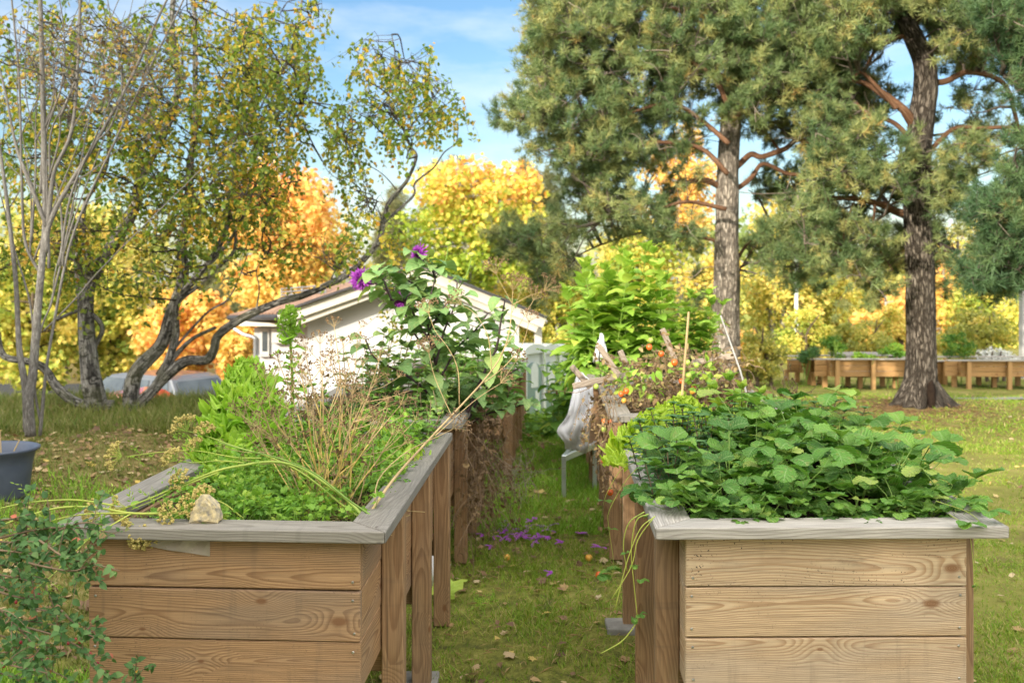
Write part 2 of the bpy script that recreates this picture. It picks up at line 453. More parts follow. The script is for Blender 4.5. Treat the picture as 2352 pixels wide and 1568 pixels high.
def M_bark(name, c1, c2, c3, us=3.0, vs=1.0, bands=0.0, bumpd=.02, bandcol=(.03, .028, .026), moss=0.0, plates=0.0):
    k = NT(name); u, a, t = k.sep(k.attr())
    ca = k.math('COSINE', a); sa = k.math('SINE', a)
    vec = k.comb(k.math('MULTIPLY', ca, vs), k.math('MULTIPLY', sa, vs), k.math('MULTIPLY', u, us))
    n = k.noise(vec, 3.2, 5, .65); n2 = k.noise(k.pos(), 2.2, 3)
    col = k.ramp(n, [(.30, c1), (.5, c2), (.68, c3)])
    col = k.mix(.35, col, k.ramp(n2, [(.35, .2), (.65, .8)]), 'OVERLAY')
    h = n
    if plates:
        vo = k.n('ShaderNodeTexVoronoi', feature='DISTANCE_TO_EDGE')
        wv = k.noise(vec, 2.0, 3); k.put(vo.inputs['Vector'], k.comb(k.math('ADD', k.math('MULTIPLY', ca, 3.4), k.math('MULTIPLY', wv, 2.2)), k.math('ADD', k.math('MULTIPLY', sa, 3.4), k.math('MULTIPLY', n, 1.6)), k.math('ADD', k.math('MULTIPLY', u, 6.5), k.math('MULTIPLY', wv, 2.6))))
        vo.inputs['Scale'].default_value = 1.25; ed = k.smooth(vo.outputs['Distance'], .02, .22)
        col = k.mix(k.math('MULTIPLY', k.math('SUBTRACT', 1.0, ed), plates), col, (.022, .016, .012)); h = k.math('ADD', k.math('MULTIPLY', n, .4), ed)
    if bands:
        b = k.noise(k.comb(ca, sa, k.math('MULTIPLY', u, 22)), 1.0, 3, .6)
        bb = k.smooth(b, .52, .60)
        col = k.mix(k.math('MULTIPLY', bb, bands), col, bandcol)
        lo = k.noise(k.comb(k.math('MULTIPLY', ca, 1.5), k.math('MULTIPLY', sa, 1.5), k.math('MULTIPLY', u, 5)), 1.3, 4, .7)
        col = k.mix(k.math('MULTIPLY', k.smooth(lo, .48, .58), bands), col, bandcol)
    dead = k.smooth(t, .8, 1.0)
    col = k.mix(k.math('MULTIPLY', dead, .75), col, (.34, .28, .225))
    if moss:
        nz = k.sep(k.n('ShaderNodeNewGeometry').outputs['Normal'])[2]
        mm = k.math('MULTIPLY', k.smooth(k.noise(k.pos(), 5, 3), .45, .62), moss)
        col = k.mix(mm, col, (.10, .11, .03))
    return k.pbr(col, .9, .1, k.bump(h, bumpd, .9))

def M_plain(name, c1, c2=None, rough=.6, scale=6, spec=.4, metallic=0, bumpd=0.0, detail=4, **kw):
    k = NT(name); c2 = c2 or tuple(x * .8 for x in c1)
    n = k.noise(k.obj(), scale, detail, .6)
    return k.pbr(k.ramp(n, [(.32, c2), (.66, c1)]), rough, spec, k.bump(n, bumpd, .6) if bumpd else None, metallic, **kw)

G3 = lambda a, b, c: [(0.0, a), (.5, b), (1.0, c)]
MAT = {}
MAT['wood_left'] = M_wood('wood brown weathered', (.38, .232, .118), (.145, .064, .025), (.24, .19, .14), .5, spots=.45, ringf=185)
MAT['wood_right'] = M_wood('wood pale larch', (.51, .375, .232), (.26, .135, .06), (.42, .355, .275), .55, dirt=.25, spots=.3, ringf=175)
MAT['wood_right_top'] = M_wood('wood pale larch spotted', (.50, .375, .235), (.27, .145, .065), (.42, .36, .28), .55, dirt=.5, spots=1.0)
MAT['wood_post'] = M_wood('wood brown post', (.315, .195, .10), (.17, .088, .04), (.22, .165, .115), .5, ringf=210)
MAT['wood_grey'] = M_wood('wood silver grey rail', (.27, .25, .215), (.15, .132, .108), (.20, .19, .17), .75, knot=(.08, .06, .05), dirt=.5, contrast=.9)
MAT['wood_grey_pale'] = M_wood('wood pale grey rail', (.42, .39, .345), (.23, .205, .175), (.30, .29, .27), .6, knot=(.10, .08, .06), dirt=.3, contrast=.9)
MAT['wood_far'] = M_wood('wood honey far beds', (.46, .27, .11), (.30, .155, .055), (.36, .24, .13), .4, ringf=60)
MAT['wood_stick'] = M_wood('wood grey batten', (.33, .27, .21), (.20, .15, .11), (.26, .23, .20), .6)
MAT['soil'] = M_plain('soil', (.055, .038, .026), (.018, .012, .009), .95, 22, .1, bumpd=.03)
MAT['screw'] = M_plain('screw steel', (.55, .55, .53), (.3, .3, .3), .35, 30, .5, .9)
MAT['concrete'] = M_plain('concrete slab', (.27, .26, .235), (.17, .165, .15), .9, 18, .2, bumpd=.004)
MAT['straw'] = M_leaf('straw leaf', G3((.30, .20, .09), (.42, .31, .15), (.22, .13, .06)), .8, .2)

MAT['bark_birch'] = M_bark('birch bark', (.10, .093, .085), (.225, .212, .195), (.43, .415, .39), 4, 1, .8, .02, moss=.25)
MAT['bark_slim'] = M_bark('smooth grey bark', (.085, .079, .072), (.165, .155, .143), (.33, .32, .30), 8, 1, .25, .006, (.09, .08, .07))
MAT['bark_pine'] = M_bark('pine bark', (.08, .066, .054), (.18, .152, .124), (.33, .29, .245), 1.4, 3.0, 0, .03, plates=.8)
MAT['bark_pine_sunlit'] = M_bark('sunlit grey pine bark', (.19, .155, .125), (.40, .345, .285), (.60, .54, .46), 1.4, 3.0, 0, .03, plates=.55)  # paler copy of the pine bark, with the trunk's sunlight put into the colour
MAT['bark_pine_red'] = M_bark('pine limb bark', (.075, .042, .026), (.19, .098, .056), (.29, .18, .115), 4, 1.5, 0, .02)
MAT['twig'] = M_bark('twig bark', (.07, .055, .045), (.14, .115, .095), (.22, .19, .16), 6, 1, 0, .004)
MAT['deadtwig'] = M_bark('dead grey twig', (.16, .13, .105), (.26, .215, .17), (.36, .31, .26), 6, 1, 0, .004)
MAT['bark_far'] = M_bark('pale birch stems', (.25, .235, .21), (.48, .46, .42), (.62, .60, .56), 3, 1, .5, .01)
MAT['bark_brown'] = M_bark('brown stems', (.06, .045, .03), (.12, .09, .065), (.19, .15, .11), 3, 1, 0, .01)

MAT['birch_leaf'] = M_leaf('birch leaf', [(0, (.085, .15, .02)), (.42, (.18, .235, .03)), (.65, (.36, .31, .035)), (.88, (.54, .36, .045)), (1, (.42, .21, .035))], .5, .4)
MAT['pine_needle'] = M_leaf('pine needle', [(0, (.085, .145, .055)), (.45, (.20, .26, .095)), (.75, (.36, .375, .14)), (.95, (.42, .36, .12)), (1, (.46, .32, .11))], .5, .15)
MAT['pine_needle_dark'] = M_leaf('pine needle deep', [(0, (.05, .105, .045)), (.6, (.095, .165, .065)), (.9, (.16, .22, .08)), (1, (.28, .23, .09))], .5, .15)
MAT['pine_needle_pale'] = M_leaf('pine needle olive', G3((.13, .15, .065), (.20, .21, .09), (.27, .25, .12)), .6, .15)
MAT['maple_gold'] = M_leaf('maple gold', [(0, (.72, .48, .12)), (.5, (.85, .58, .17)), (.85, (.86, .46, .14)), (1, (.70, .27, .08))], .5, .3)
MAT['maple_green'] = M_leaf('maple turning', [(0, (.27, .38, .045)), (.35, (.52, .55, .075)), (.7, (.80, .58, .13)), (1, (.76, .34, .10))], .5, .3)
MAT['maple_red'] = M_leaf('maple red tips', G3((.70, .30, .05), (.62, .19, .05), (.72, .40, .06)), .5, .4)
MAT['lime_yellow'] = M_leaf('yellow lime leaf', [(0, (.20, .29, .05)), (.3, (.38, .43, .07)), (.6, (.58, .53, .10)), (1, (.76, .58, .14))], .5, .28)
MAT['birch_far'] = M_leaf('far birch leaf', [(0, (.26, .31, .06)), (.3, (.50, .48, .10)), (.6, (.72, .57, .13)), (1, (.80, .55, .16))], .5, .28)
MAT['bush_olive'] = M_leaf('olive bush leaf', [(0, (.20, .23, .06)), (.6, (.40, .39, .09)), (1, (.68, .52, .13))], .5, .4)
MAT['bush_green'] = M_leaf('green bush leaf', [(0, (.06, .15, .03)), (.6, (.12, .25, .035)), (1, (.30, .38, .05))], .5, .4)

MAT['strawberry'] = M_leaf('strawberry leaf', [(0, (.045, .145, .020)), (.45, (.115, .27, .034)), (.8, (.20, .37, .05)), (.95, (.30, .45, .07)), (1, (.32, .42, .08))], .40, .25, vein=.6, veinf=7, blot=.3)
MAT['mint'] = M_leaf('mint leaf', G3((.06, .16, .05), (.09, .22, .065), (.15, .29, .08)), .45, .22, vein=.3, veinf=6)
MAT['lettuce'] = M_leaf('lettuce leaf', G3((.24, .46, .045), (.34, .56, .06), (.47, .66, .10)), .4, .4, vein=.25, veinf=5)
MAT['lettuce_yellow'] = M_leaf('yellow lettuce leaf', G3((.34, .52, .045), (.45, .62, .055), (.56, .70, .10)), .42, .42, vein=.2, veinf=5)
MAT['lettuce_pale'] = M_leaf('salad leaf', G3((.30, .48, .06), (.40, .57, .075), (.52, .64, .13)), .42, .42, vein=.2, veinf=5)
MAT['dahlia_leaf'] = M_leaf('dahlia leaf', [(0, (.12, .24, .075)), (.5, (.20, .335, .11)), (.82, (.25, .36, .12)), (1, (.36, .44, .10))], .48, .25, vein=.35, veinf=5, blot=.35)
MAT['artichoke'] = M_leaf('sunroot leaf', [(0, (.19, .36, .05)), (.6, (.29, .46, .06)), (1, (.46, .54, .08))], .5, .35, vein=.25, veinf=5)
MAT['herb'] = M_leaf('herb leaf', [(0, (.12, .27, .035)), (.6, (.24, .42, .05)), (1, (.44, .54, .09))], .5, .35)
MAT['weed_leaf'] = M_leaf('nettle leaf', G3((.09, .20, .045), (.16, .30, .06), (.28, .39, .08)), .5, .3)
MAT['cotoneaster'] = M_leaf('cotoneaster leaf', [(0, (.045, .115, .030)), (.6, (.085, .175, .05)), (.97, (.15, .25, .075)), (.99, (.50, .12, .09)), (1, (.55, .30, .04))], .55, .25, spec=.3)
MAT['grass'] = M_leaf('grass blade', [(0, (.13, .235, .02)), (.45, (.215, .33, .032)), (.75, (.32, .34, .06)), (1, (.46, .38, .18))], .6, .3)
MAT['grass_lush'] = M_leaf('lush grass blade', [(0, (.14, .30, .025)), (.6, (.24, .42, .04)), (1, (.38, .44, .09))], .6, .3)
MAT['grass_dry'] = M_leaf('dry bank grass', [(0, (.10, .16, .025)), (.45, (.175, .195, .045)), (1, (.33, .28, .13))], .7, .3)
MAT['litter'] = M_leaf('fallen leaf', [(0, (.13, .075, .045)), (.35, (.25, .15, .08)), (.6, (.38, .25, .11)), (.8, (.45, .36, .23)), (1, (.50, .36, .08))], .7, .15)
MAT['dry_leaf'] = M_leaf('withered leaf', [(0, (.10, .065, .035)), (.5, (.22, .145, .07)), (.8, (.34, .25, .12)), (1, (.36, .36, .12))], .85, .2)
MAT['stem_green'] = M_plain('green stem', (.22, .33, .06), (.13, .24, .04), .5, 20)
MAT['stem_lime'] = M_plain('lime dill stem', (.42, .46, .08), (.24, .36, .06), .5, 6)
MAT['stem_gold'] = M_plain('golden dry stem', (.66, .50, .14), (.48, .33, .10), .6, 5)
MAT['stem_dry'] = M_plain('dry straw stem', (.50, .37, .18), (.32, .22, .11), .7, 8)
MAT['stem_brown'] = M_plain('withered stem', (.26, .18, .11), (.12, .08, .05), .8, 12)
MAT['stem_purple'] = M_plain('dark dahlia stem', (.055, .028, .035), (.030, .018, .02), .5, 20)
MAT['seed'] = M_leaf('dill seed', G3((.10, .06, .03), (.19, .115, .06), (.31, .20, .105)), .8, .1)
MAT['seed_gold'] = M_leaf('pale umbel seed', G3((.42, .34, .10), (.54, .44, .14), (.30, .24, .08)), .8, .1)
MAT['petal'] = M_leaf('purple petal', G3((.15, .012, .22), (.27, .03, .36), (.42, .10, .50)), .5, .3)
MAT['petal_ground'] = M_leaf('fallen purple petal', G3((.30, .05, .42), (.42, .08, .54), (.55, .14, .66)), .6, .2)
MAT['tomato'] = M_plain('ripe tomato', (.72, .16, .025), (.60, .09, .02), .25, 4, .5)
MAT['tomato_green'] = M_plain('unripe tomato', (.36, .44, .09), (.26, .36, .06), .3, 4, .5)
MAT['fruit'] = M_plain('yellow cherry tomato', (.72, .40, .06), (.62, .26, .04), .3, 4, .5)
MAT['berry'] = M_plain('red berry', (.30, .018, .022), (.2, .012, .02), .3, 20, .5)
MAT['white_flower'] = M_plain('white petals', (.80, .80, .76), (.62, .63, .58), .6, 20, trans=.3)

MAT['render'] = M_plain('white render wall', (.53, .54, .55), (.47, .48, .49), .85, 1.2, .2, bumpd=.003)
MAT['fascia'] = M_plain('white painted board', (.60, .58, .52), (.48, .46, .41), .6, 3, .3)
MAT['dark_metal'] = M_plain('dark flashing', (.05, .05, .055), (.03, .03, .035), .5, 5)
MAT['zinc'] = M_plain('grey snow guard', (.38, .40, .42), (.26, .28, .30), .4, 5, .5, .6)
k_ = NT('clay roof tiles'); x_, y_, z_ = k_.sep(k_.attr())
t_ = k_.noise(k_.pos(), 5, 4); s_ = k_.math('SINE', k_.math('MULTIPLY', x_, 6.283 / .22)); r_ = k_.math('FRACT', k_.math('MULTIPLY', y_, 1 / .33))
MAT['tile'] = k_.pbr(k_.ramp(t_, [(.3, (.24, .14, .10)), (.7, (.38, .25, .18))]), .8, .2, k_.bump(k_.math('ADD', s_, r_), .04, 1.0))
MAT['glass'] = M_plain('window glass', (.10, .12, .13), (.05, .06, .07), .08, 2, .6)
MAT['frame_grey'] = M_plain('grey window frame', (.55, .56, .54), (.45, .46, .45), .5, 5)
MAT['cabin'] = M_plain('grey green cabin plastic', (.20, .29, .265), (.15, .23, .21), .5, 2)
MAT['cabin_light'] = M_plain('pale cabin trim', (.60, .65, .63), (.50, .55, .54), .5, 3)
MAT['tub'] = M_plain('blue grey plastic', (.085, .105, .15), (.06, .075, .11), .45, 5)
MAT['cloth'] = M_plain('white fleece cloth', (.88, .88, .90), (.80, .80, .83), .9, 8, .1, bumpd=.004, trans=.25)
MAT['alu'] = M_plain('aluminium', (.60, .64, .66), (.45, .49, .52), .35, 8, .5, .7)
MAT['rock'] = M_plain('granite stone', (.66, .53, .28), (.20, .19, .17), .9, 60, .2, bumpd=.004, detail=8)
MAT['film'] = M_plain('milky plastic film', (.34, .29, .24), (.22, .185, .15), .3, 12, .5)
MAT['car_silver'] = M_plain('silver car paint', (.22, .23, .24), (.18, .19, .20), .3, 1, .5, .6, coat=.6)
MAT['car_red'] = M_plain('red car paint', (.50, .03, .03), (.42, .025, .025), .3, 1, .5, .0, coat=.8)
MAT['car_white'] = M_plain('white car paint', (.78, .78, .77), (.72, .72, .71), .3, 1, .5, .0, coat=.6)
MAT['lens_red'] = M_plain('red lamp lens', (.55, .02, .025), (.42, .015, .02), .2, 3, .5)
MAT['tyre'] = M_plain('tyre rubber', (.025, .025, .026), (.016, .016, .016), .8, 20)
MAT['grey_post'] = M_plain('pale grey post', (.40, .40, .385), (.30, .30, .29), .7, 4)
MAT['wood_leaf'] = M_leaf('distant wood leaf', [(0, (.16, .22, .06)), (.5, (.34, .35, .09)), (1, (.56, .46, .13))], .6, .25)
MAT['twig_dark'] = M_bark('dark birch twigs', (.035, .028, .024), (.075, .062, .052), (.13, .11, .095), 6, 1, 0, .004)
# ------------------------------------------------------------------ camera, light, sky
sc = bpy.context.scene
cam = bpy.data.objects.new('camera', bpy.data.cameras.new('camera')); C.objects.link(cam)
cam.location = (0, 0, CAMZ); cam.rotation_euler = (PI / 2, 0, 0)
cam.data.sensor_width = 36; cam.data.lens = 36 * FPX / 2352; cam.data.shift_y = -144 / 2352
cam.data.clip_end = 2000; cam.data.clip_start = 0.05
cam.data.dof.use_dof = True; cam.data.dof.focus_distance = 3.25; cam.data.dof.aperture_fstop = 4.5
sc.camera = cam
SUN_EL = math.radians(20); SX, SY = -.60, -.80
sun = bpy.data.objects.new('sun', bpy.data.lights.new('sun', 'SUN')); C.objects.link(sun)
sun.data.energy = 4.3; sun.data.angle = math.radians(.6); sun.data.color = (1, .90, .74)
tosun = Vector((SX * math.cos(SUN_EL), SY * math.cos(SUN_EL), math.sin(SUN_EL)))
sun.rotation_euler = (-tosun).to_track_quat('-Z', 'Y').to_euler(); sun.location = (-20, -30, 20)

w = bpy.data.worlds.new('World'); sc.world = w; w.use_nodes = True
nt = w.node_tree; nt.nodes.clear()
wo = nt.nodes.new('ShaderNodeOutputWorld'); bg = nt.nodes.new('ShaderNodeBackground')
sky = nt.nodes.new('ShaderNodeTexSky'); sky.sky_type = 'NISHITA'; sky.sun_disc = False
sky.sun_elevation = SUN_EL; sky.sun_rotation = math.atan2(SX, SY); sky.altitude = 0; sky.air_density = 1.0; sky.dust_density = 1.2; sky.ozone_density = 1.6
tc = nt.nodes.new('ShaderNodeTexCoord'); mp = nt.nodes.new('ShaderNodeMapping'); mp.inputs['Scale'].default_value = (1.2, 1.2, 4.2); mp.inputs['Rotation'].default_value = (0.0, .25, 0.3)
nz = nt.nodes.new('ShaderNodeTexNoise'); nz.inputs['Scale'].default_value = 2.1; nz.inputs['Detail'].default_value = 7; nz.inputs['Roughness'].default_value = .58
rp = nt.nodes.new('ShaderNodeValToRGB'); rp.color_ramp.elements[0].position = .46; rp.color_ramp.elements[0].color = (0, 0, 0, 1); rp.color_ramp.elements[1].position = .78; rp.color_ramp.elements[1].color = (.85, .85, .85, 1)
mx = nt.nodes.new('ShaderNodeMix'); mx.data_type = 'RGBA'; mx.inputs[7].default_value = (6.2, 6.4, 6.7, 1)
hs = nt.nodes.new('ShaderNodeHueSaturation'); hs.inputs['Saturation'].default_value = 1.22; hs.inputs['Value'].default_value = 1.02
nt.links.new(tc.outputs['Generated'], mp.inputs['Vector']); nt.links.new(mp.outputs[0], nz.inputs['Vector']); nt.links.new(nz.outputs['Fac'], rp.inputs[0])
nt.links.new(rp.outputs[0], mx.inputs[0]); nt.links.new(sky.outputs[0], hs.inputs['Color']); nt.links.new(hs.outputs[0], mx.inputs[6])
# added fill light overhead and behind the viewer, shaped as broken cloud
sp = nt.nodes.new('ShaderNodeSeparateXYZ'); nt.links.new(tc.outputs['Generated'], sp.inputs[0])
m1 = nt.nodes.new('ShaderNodeMath'); m1.operation = 'MULTIPLY_ADD'; m1.inputs[1].default_value = -.6; nt.links.new(sp.outputs[1], m1.inputs[0]); nt.links.new(sp.outputs[2], m1.inputs[2])
m2 = nt.nodes.new('ShaderNodeMapRange'); m2.interpolation_type = 'SMOOTHSTEP'; m2.inputs[1].default_value = .34; m2.inputs[2].default_value = .78; nt.links.new(m1.outputs[0], m2.inputs[0])
nz2 = nt.nodes.new('ShaderNodeTexNoise'); nz2.inputs['Scale'].default_value = 3.0; nz2.inputs['Detail'].default_value = 5; nt.links.new(tc.outputs['Generated'], nz2.inputs['Vector'])
m3 = nt.nodes.new('ShaderNodeMapRange'); m3.inputs[1].default_value = .25; m3.inputs[2].default_value = .6; nt.links.new(nz2.outputs['Fac'], m3.inputs[0])
m4 = nt.nodes.new('ShaderNodeMath'); m4.operation = 'MULTIPLY'; nt.links.new(m2.outputs[0], m4.inputs[0]); nt.links.new(m3.outputs[0], m4.inputs[1])
mx2 = nt.nodes.new('ShaderNodeMix'); mx2.data_type = 'RGBA'; mx2.inputs[7].default_value = (21.5, 20.6, 19.0, 1); nt.links.new(m4.outputs[0], mx2.inputs[0]); nt.links.new(mx.outputs[2], mx2.inputs[6])
nt.links.new(mx2.outputs[2], bg.inputs[0]); bg.inputs[1].default_value = .13; nt.links.new(bg.outputs[0], wo.inputs[0])
sc.view_settings.view_transform = 'Standard'; sc.view_settings.look = 'None'; sc.view_settings.exposure = 0.66; sc.view_settings.gamma = 1.0
sc.cycles.max_bounces = 7; sc.cycles.diffuse_bounces = 3; sc.cycles.transmission_bounces = 5; sc.cycles.transparent_max_bounces = 8
sc.cycles.use_denoising = True

# ------------------------------------------------------------------ ground
def axis(pts):
    out = []
    for a, b, s in pts: out.append(np.arange(a, b, s))
    return np.concatenate(out)
gx = axis([(-900, -60, 60), (-60, -12, 2), (-12, 10, .11), (10, 60, 2), (60, 901, 60)])
gy = axis([(-60, -4, 4), (-4, 16, .11), (16, 60, 1.5), (60, 1200, 60)])
X, Y = np.meshgrid(gx, gy); Z = terrain(X, Y)
Z = Z - .001 * np.clip(Y - 60, 0, None)
g = Geo(); nX, nY = len(gx), len(gy)
i = np.arange(nY - 1)[:, None] * nX; j = np.arange(nX - 1)[None]
q = np.stack([i + j, i + j + 1, i + j + nX + 1, i + j + nX], -1).reshape(-1, 4)
g.add(np.stack([X, Y, Z], -1), [q])
k = NT('lawn ground'); p = k.pos(); px, py, pz = k.sep(p)
n1 = k.noise(p, 1.3, 4); n2 = k.noise(p, 9, 5, .7); n3 = k.noise(p, 70, 4, .7); n4 = k.noise(p, .5, 3)
col = k.ramp(n2, [(.26, (.06, .048, .03)), (.42, (.12, .13, .03)), (.58, (.20, .20, .045)), (.74, (.30, .25, .11))])
col = k.mix(.45, col, k.ramp(n3, [(.3, .18), (.7, .85)]), 'OVERLAY')
lawn = k.ramp(k.noise(p, 3.0, 5, .65), [(.3, (.14, .125, .04)), (.5, (.19, .19, .045)), (.68, (.27, .225, .085))])
col = k.mix(k.smooth(px, 1.4, 2.4), col, lawn)
# pine-needle carpet round the foot of the pines
dx = k.math('SUBTRACT', px, 4.6); dy = k.math('SUBTRACT', py, 11.6)
dd = k.math('SQRT', k.math('ADD', k.math('MULTIPLY', dx, dx), k.math('MULTIPLY', k.math('MULTIPLY', dy, dy), 1.4)))
dd = k.math('ADD', dd, k.math('MULTIPLY', k.math('SUBTRACT', n1, .5), 1.6))
col = k.mix(k.math('MULTIPLY', k.math('SUBTRACT', 1.0, k.smooth(dd, .3, 1.3)), .4), col, (.26, .155, .095))
bank = k.math('MULTIPLY', k.math('SUBTRACT', 1.0, k.smooth(px, -2.4, -1.3)), k.smooth(py, 3.5, 5.5))
col = k.mix(k.math('MULTIPLY', bank, .7), col, k.ramp(n2, [(.3, (.09, .05, .03)), (.5, (.17, .12, .05)), (.7, (.28, .20, .11))]))
k.pbr(col, .95, .1, k.bump(k.math('ADD', n3, n2), .02, .6))
tag(g.build('ground', k.m, smooth=True), 'autumn lawn with bare patches and a bank on the left', 'ground', kind='structure')

# grey asphalt of the car park and the thin gravel path behind the pine
g = Geo()
def drape(g, x0, x1, y0, y1, nx, ny, lift, skew=0.0):
    xs = np.linspace(x0, x1, nx); ys = np.linspace(y0, y1, ny); A, B = np.meshgrid(xs, ys); B = B + skew * (A - x0)
    i = np.arange(ny - 1)[:, None] * nx; j = np.arange(nx - 1)[None]
    g.add(np.stack([A, B, terrain(A, B) + lift], -1), [np.stack([i + j, i + j + 1, i + j + nx + 1, i + j + nx], -1).reshape(-1, 4)])
drape(g, 5.4, 16, 13.5, 14.5, 60, 8, .015, .02)
tag(g.build('path', MAT['concrete'], smooth=True), 'thin grey gravel path behind the large pine', 'path', kind='structure')
g = Geo(); drape(g, -22, -3, 19.5, 34, 20, 20, .02)
tag(g.build('car_park', M_plain('asphalt', (.06, .06, .06), (.04, .04, .042), .9, 12, .2), smooth=True), 'asphalt parking area beyond the grass bank', 'road', kind='structure')

# ------------------------------------------------------------------ raised beds
DIRY = np.array([.0451, 1.0]); DIRY = DIRY / DIRY[1]
def vpx(y): return .0451 * y          # line of the path axis at depth y

def screw(g, c, n, r=.0042):
    n = unit(n); a = unit(np.cross(n, [0.31, .2, .9])); b = np.cross(n, a)
    th = np.arange(8) * PI / 4
    v = np.vstack([c + r * (np.cos(t) * a + np.sin(t) * b) + n * .0005 for t in th] + [c + r * .7 * (np.cos(t) * a + np.sin(t) * b) + n * .0022 for t in th])
    i = np.arange(8); j = (i + 1) % 8
    g.add(v, [np.stack([i, j, j + 8, i + 8], 1), (i + 8)[None]])

def raised_bed(label, A, B, length, ztop, inl, inr, posts, mats, near=False, group='raised beds along the grass path', name='raised_bed', z0=None, hb=.405, nplank=3, nsides=None, back=False):
    """A, B front corners of the rail in plan; sides run along DIRY; inl, inr inset of the box"""
    A = np.array(A, float); B = np.array(B, float); D_ = A + DIRY * length; C_ = B + DIRY * length
    zg = 0.0 if z0 is None else z0
    t = thing(name, label, 'raised bed', (*(A + B) / 2, zg), group)
    th = .035; rw = .118
    out = [A, B, C_, D_]; ex = unit(B - A); ey = unit(DIRY)
    inn = [A + ex * rw + ey * rw, B - ex * rw + ey * rw, C_ - ex * rw - ey * rw, D_ + ex * rw - ey * rw]
    mf, msd, mpost, mrail = mats[:4]
    for s in range(4):
        n = (s + 1) % 4; e = unit(out[n] - out[s])
        poly = [out[s] + e * .0015, out[n] - e * .0015, inn[n] - e * .0015, inn[s] + e * .0015]
        g = Geo(); prism(g, poly, ztop - th, ztop, e); rail = g.build('rail', mrail, t)
        bv = rail.modifiers.new('bevel', 'BEVEL'); bv.width = .004; bv.segments = 2
    zb = zg + hb; zt = ztop - th - .001; ph = (zt - zb) / nplank
    a = A + ex * inl + ey * .045; b = B - ex * inr + ey * .045
    L = length - .12; a2 = a + DIRY * L; b2 = b + DIRY * L
    tk = .026
    def panel(p, q, nrm, mat, nm, scr, matt=None):
        for r in range(nplank):
            g = Geo(); c0 = np.array([*(p + nrm * (-tk / 2)), 0]); c1 = np.array([*(q + nrm * (-tk / 2)), 0])
            z = zt - ph * (r + .5); jig = RNG.uniform(-.0025, .0025)
            off = np.array([*(nrm * RNG.uniform(-.002, .002)), z])
            beam(g, c0 + off, c1 + off + [0, 0, jig], tk, ph - .0045, bev=.003)
            pl = g.build(nm, matt if (matt and r == 0) else mat, t)
            if scr:
                e = unit(q - p)
                for end, sg in ((p, 1), (q, -1)):
                    for f in (-.32, .32):
                        if near and r == 0 and f > 0: continue
                        gs = Geo(); c = np.array([*(end + e * sg * (.016 + RNG.uniform(0, .008)) + nrm * .0015), z + ph * f]); screw(gs, c, np.array([*nrm, 0])); gs.build('screw', MAT['screw'], pl)
    en = np.array([-ex[1], ex[0]]);
    panel(a, b, -en, mf, 'front_plank', near, mats[4] if len(mats) > 4 else None)
    fn = np.array([ey[1], -ey[0]])
    panel(b + ey * .028, b2, fn, msd, 'side_plank', False)
    panel(a + ey * .028, a2, -fn, msd, 'side_plank', False)
    panel(a2 + ex * .002, b2 - ex * .002, en, msd, 'back_plank', False)
    g = Geo(); m = [a + ex * .03 + ey * .03, b - ex * .03 + ey * .03, b2 - ex * .03 - ey * .03, a2 + ex * .03 - ey * .03]
    nx, ny = 14, 24; U, V = np.meshgrid(np.linspace(0, 1, nx), np.linspace(0, 1, ny))
    pts = (m[0] * (1 - U[..., None]) + m[1] * U[..., None]) * (1 - V[..., None]) + (m[3] * (1 - U[..., None]) + m[2] * U[..., None]) * V[..., None]
    zz = ztop - .075 + .012 * RNG.normal(size=U.shape)
    i = np.arange(ny - 1)[:, None] * nx; j = np.arange(nx - 1)[None]
    g.add(np.concatenate([pts, zz[..., None]], -1), [np.stack([i + j, i + j + 1, i + j + nx + 1, i + j + nx], -1).reshape(-1, 4)])
    g.build('soil', MAT['soil'], t, smooth=True)
    g = Geo(); prism(g, m, zb + .012, zb + .03); g.build('bottom_board', msd, t)
    for o in posts:
        for side in (-1, 1):
            base = (b if side > 0 else a); cpt = base + DIRY * (o - .045) + fn * side * .038
            g = Geo(); ax = np.array([[0, 0, 1.], [fn[0], fn[1], 0], [-ey[0], -ey[1], 0]])
            zz0 = zg + .012
            box(g, [cpt[0], cpt[1], (zz0 + zt) / 2], ((zt - zz0) / 2, .036, .030), ax, .004, 0)
            g.build('post', mpost, t)
        g = Geo(); p = a + DIRY * (o - .045); q2 = b + DIRY * (o - .045)
        beam(g, [*(p + DIRY * .055), zb - .04], [*(q2 + DIRY * .055), zb - .04], .045, .095); g.build('cross_beam', mpost, t)
    return t

mL = (MAT['wood_left'], MAT['wood_left'], MAT['wood_post'], MAT['wood_grey'])
mR = (MAT['wood_right'], MAT['wood_right'], MAT['wood_post'], MAT['wood_grey_pale'], MAT['wood_right_top'])
bedL = raised_bed('brown plank raised bed with grey top rail and a stone, front of the left row', (-1.34, 2.84), (-.358, 2.78), 1.8, .885, .10, .08, (.40, 1.06, 1.74), mL, True)
bedR = raised_bed('pale plank raised bed full of strawberry leaves, front of the right row', (.411, 2.825), (1.437, 2.84), 1.8, .885, .093, .107, (.20, .93, 1.65), mR, True)
def bed_at(label, side, off, y, ztop, posts, width=1.0, z0=None):
    x = vpx(y) + off
    A = (x - width, y) if side < 0 else (x, y); B = (x, y) if side < 0 else (x + width, y)
    return raised_bed(label, A, B, 1.8, ztop, .09, .09, posts, mL, z0=z0)
bedL2 = bed_at('brown raised bed under the purple dahlia, second in the left row', -1, -.483, 5.02, .868, (.5, 1.15, 1.74))
bedR2 = bed_at('brown raised bed under withered tomato vines, second in the right row', 1, .284, 5.2, .875, (.38, 1.05, 1.72))
bedL3 = bed_at('brown raised bed with its rail end past the dahlia, third in the left row', -1, -.335, 7.45, .84, (.38, 1.05, 1.72))
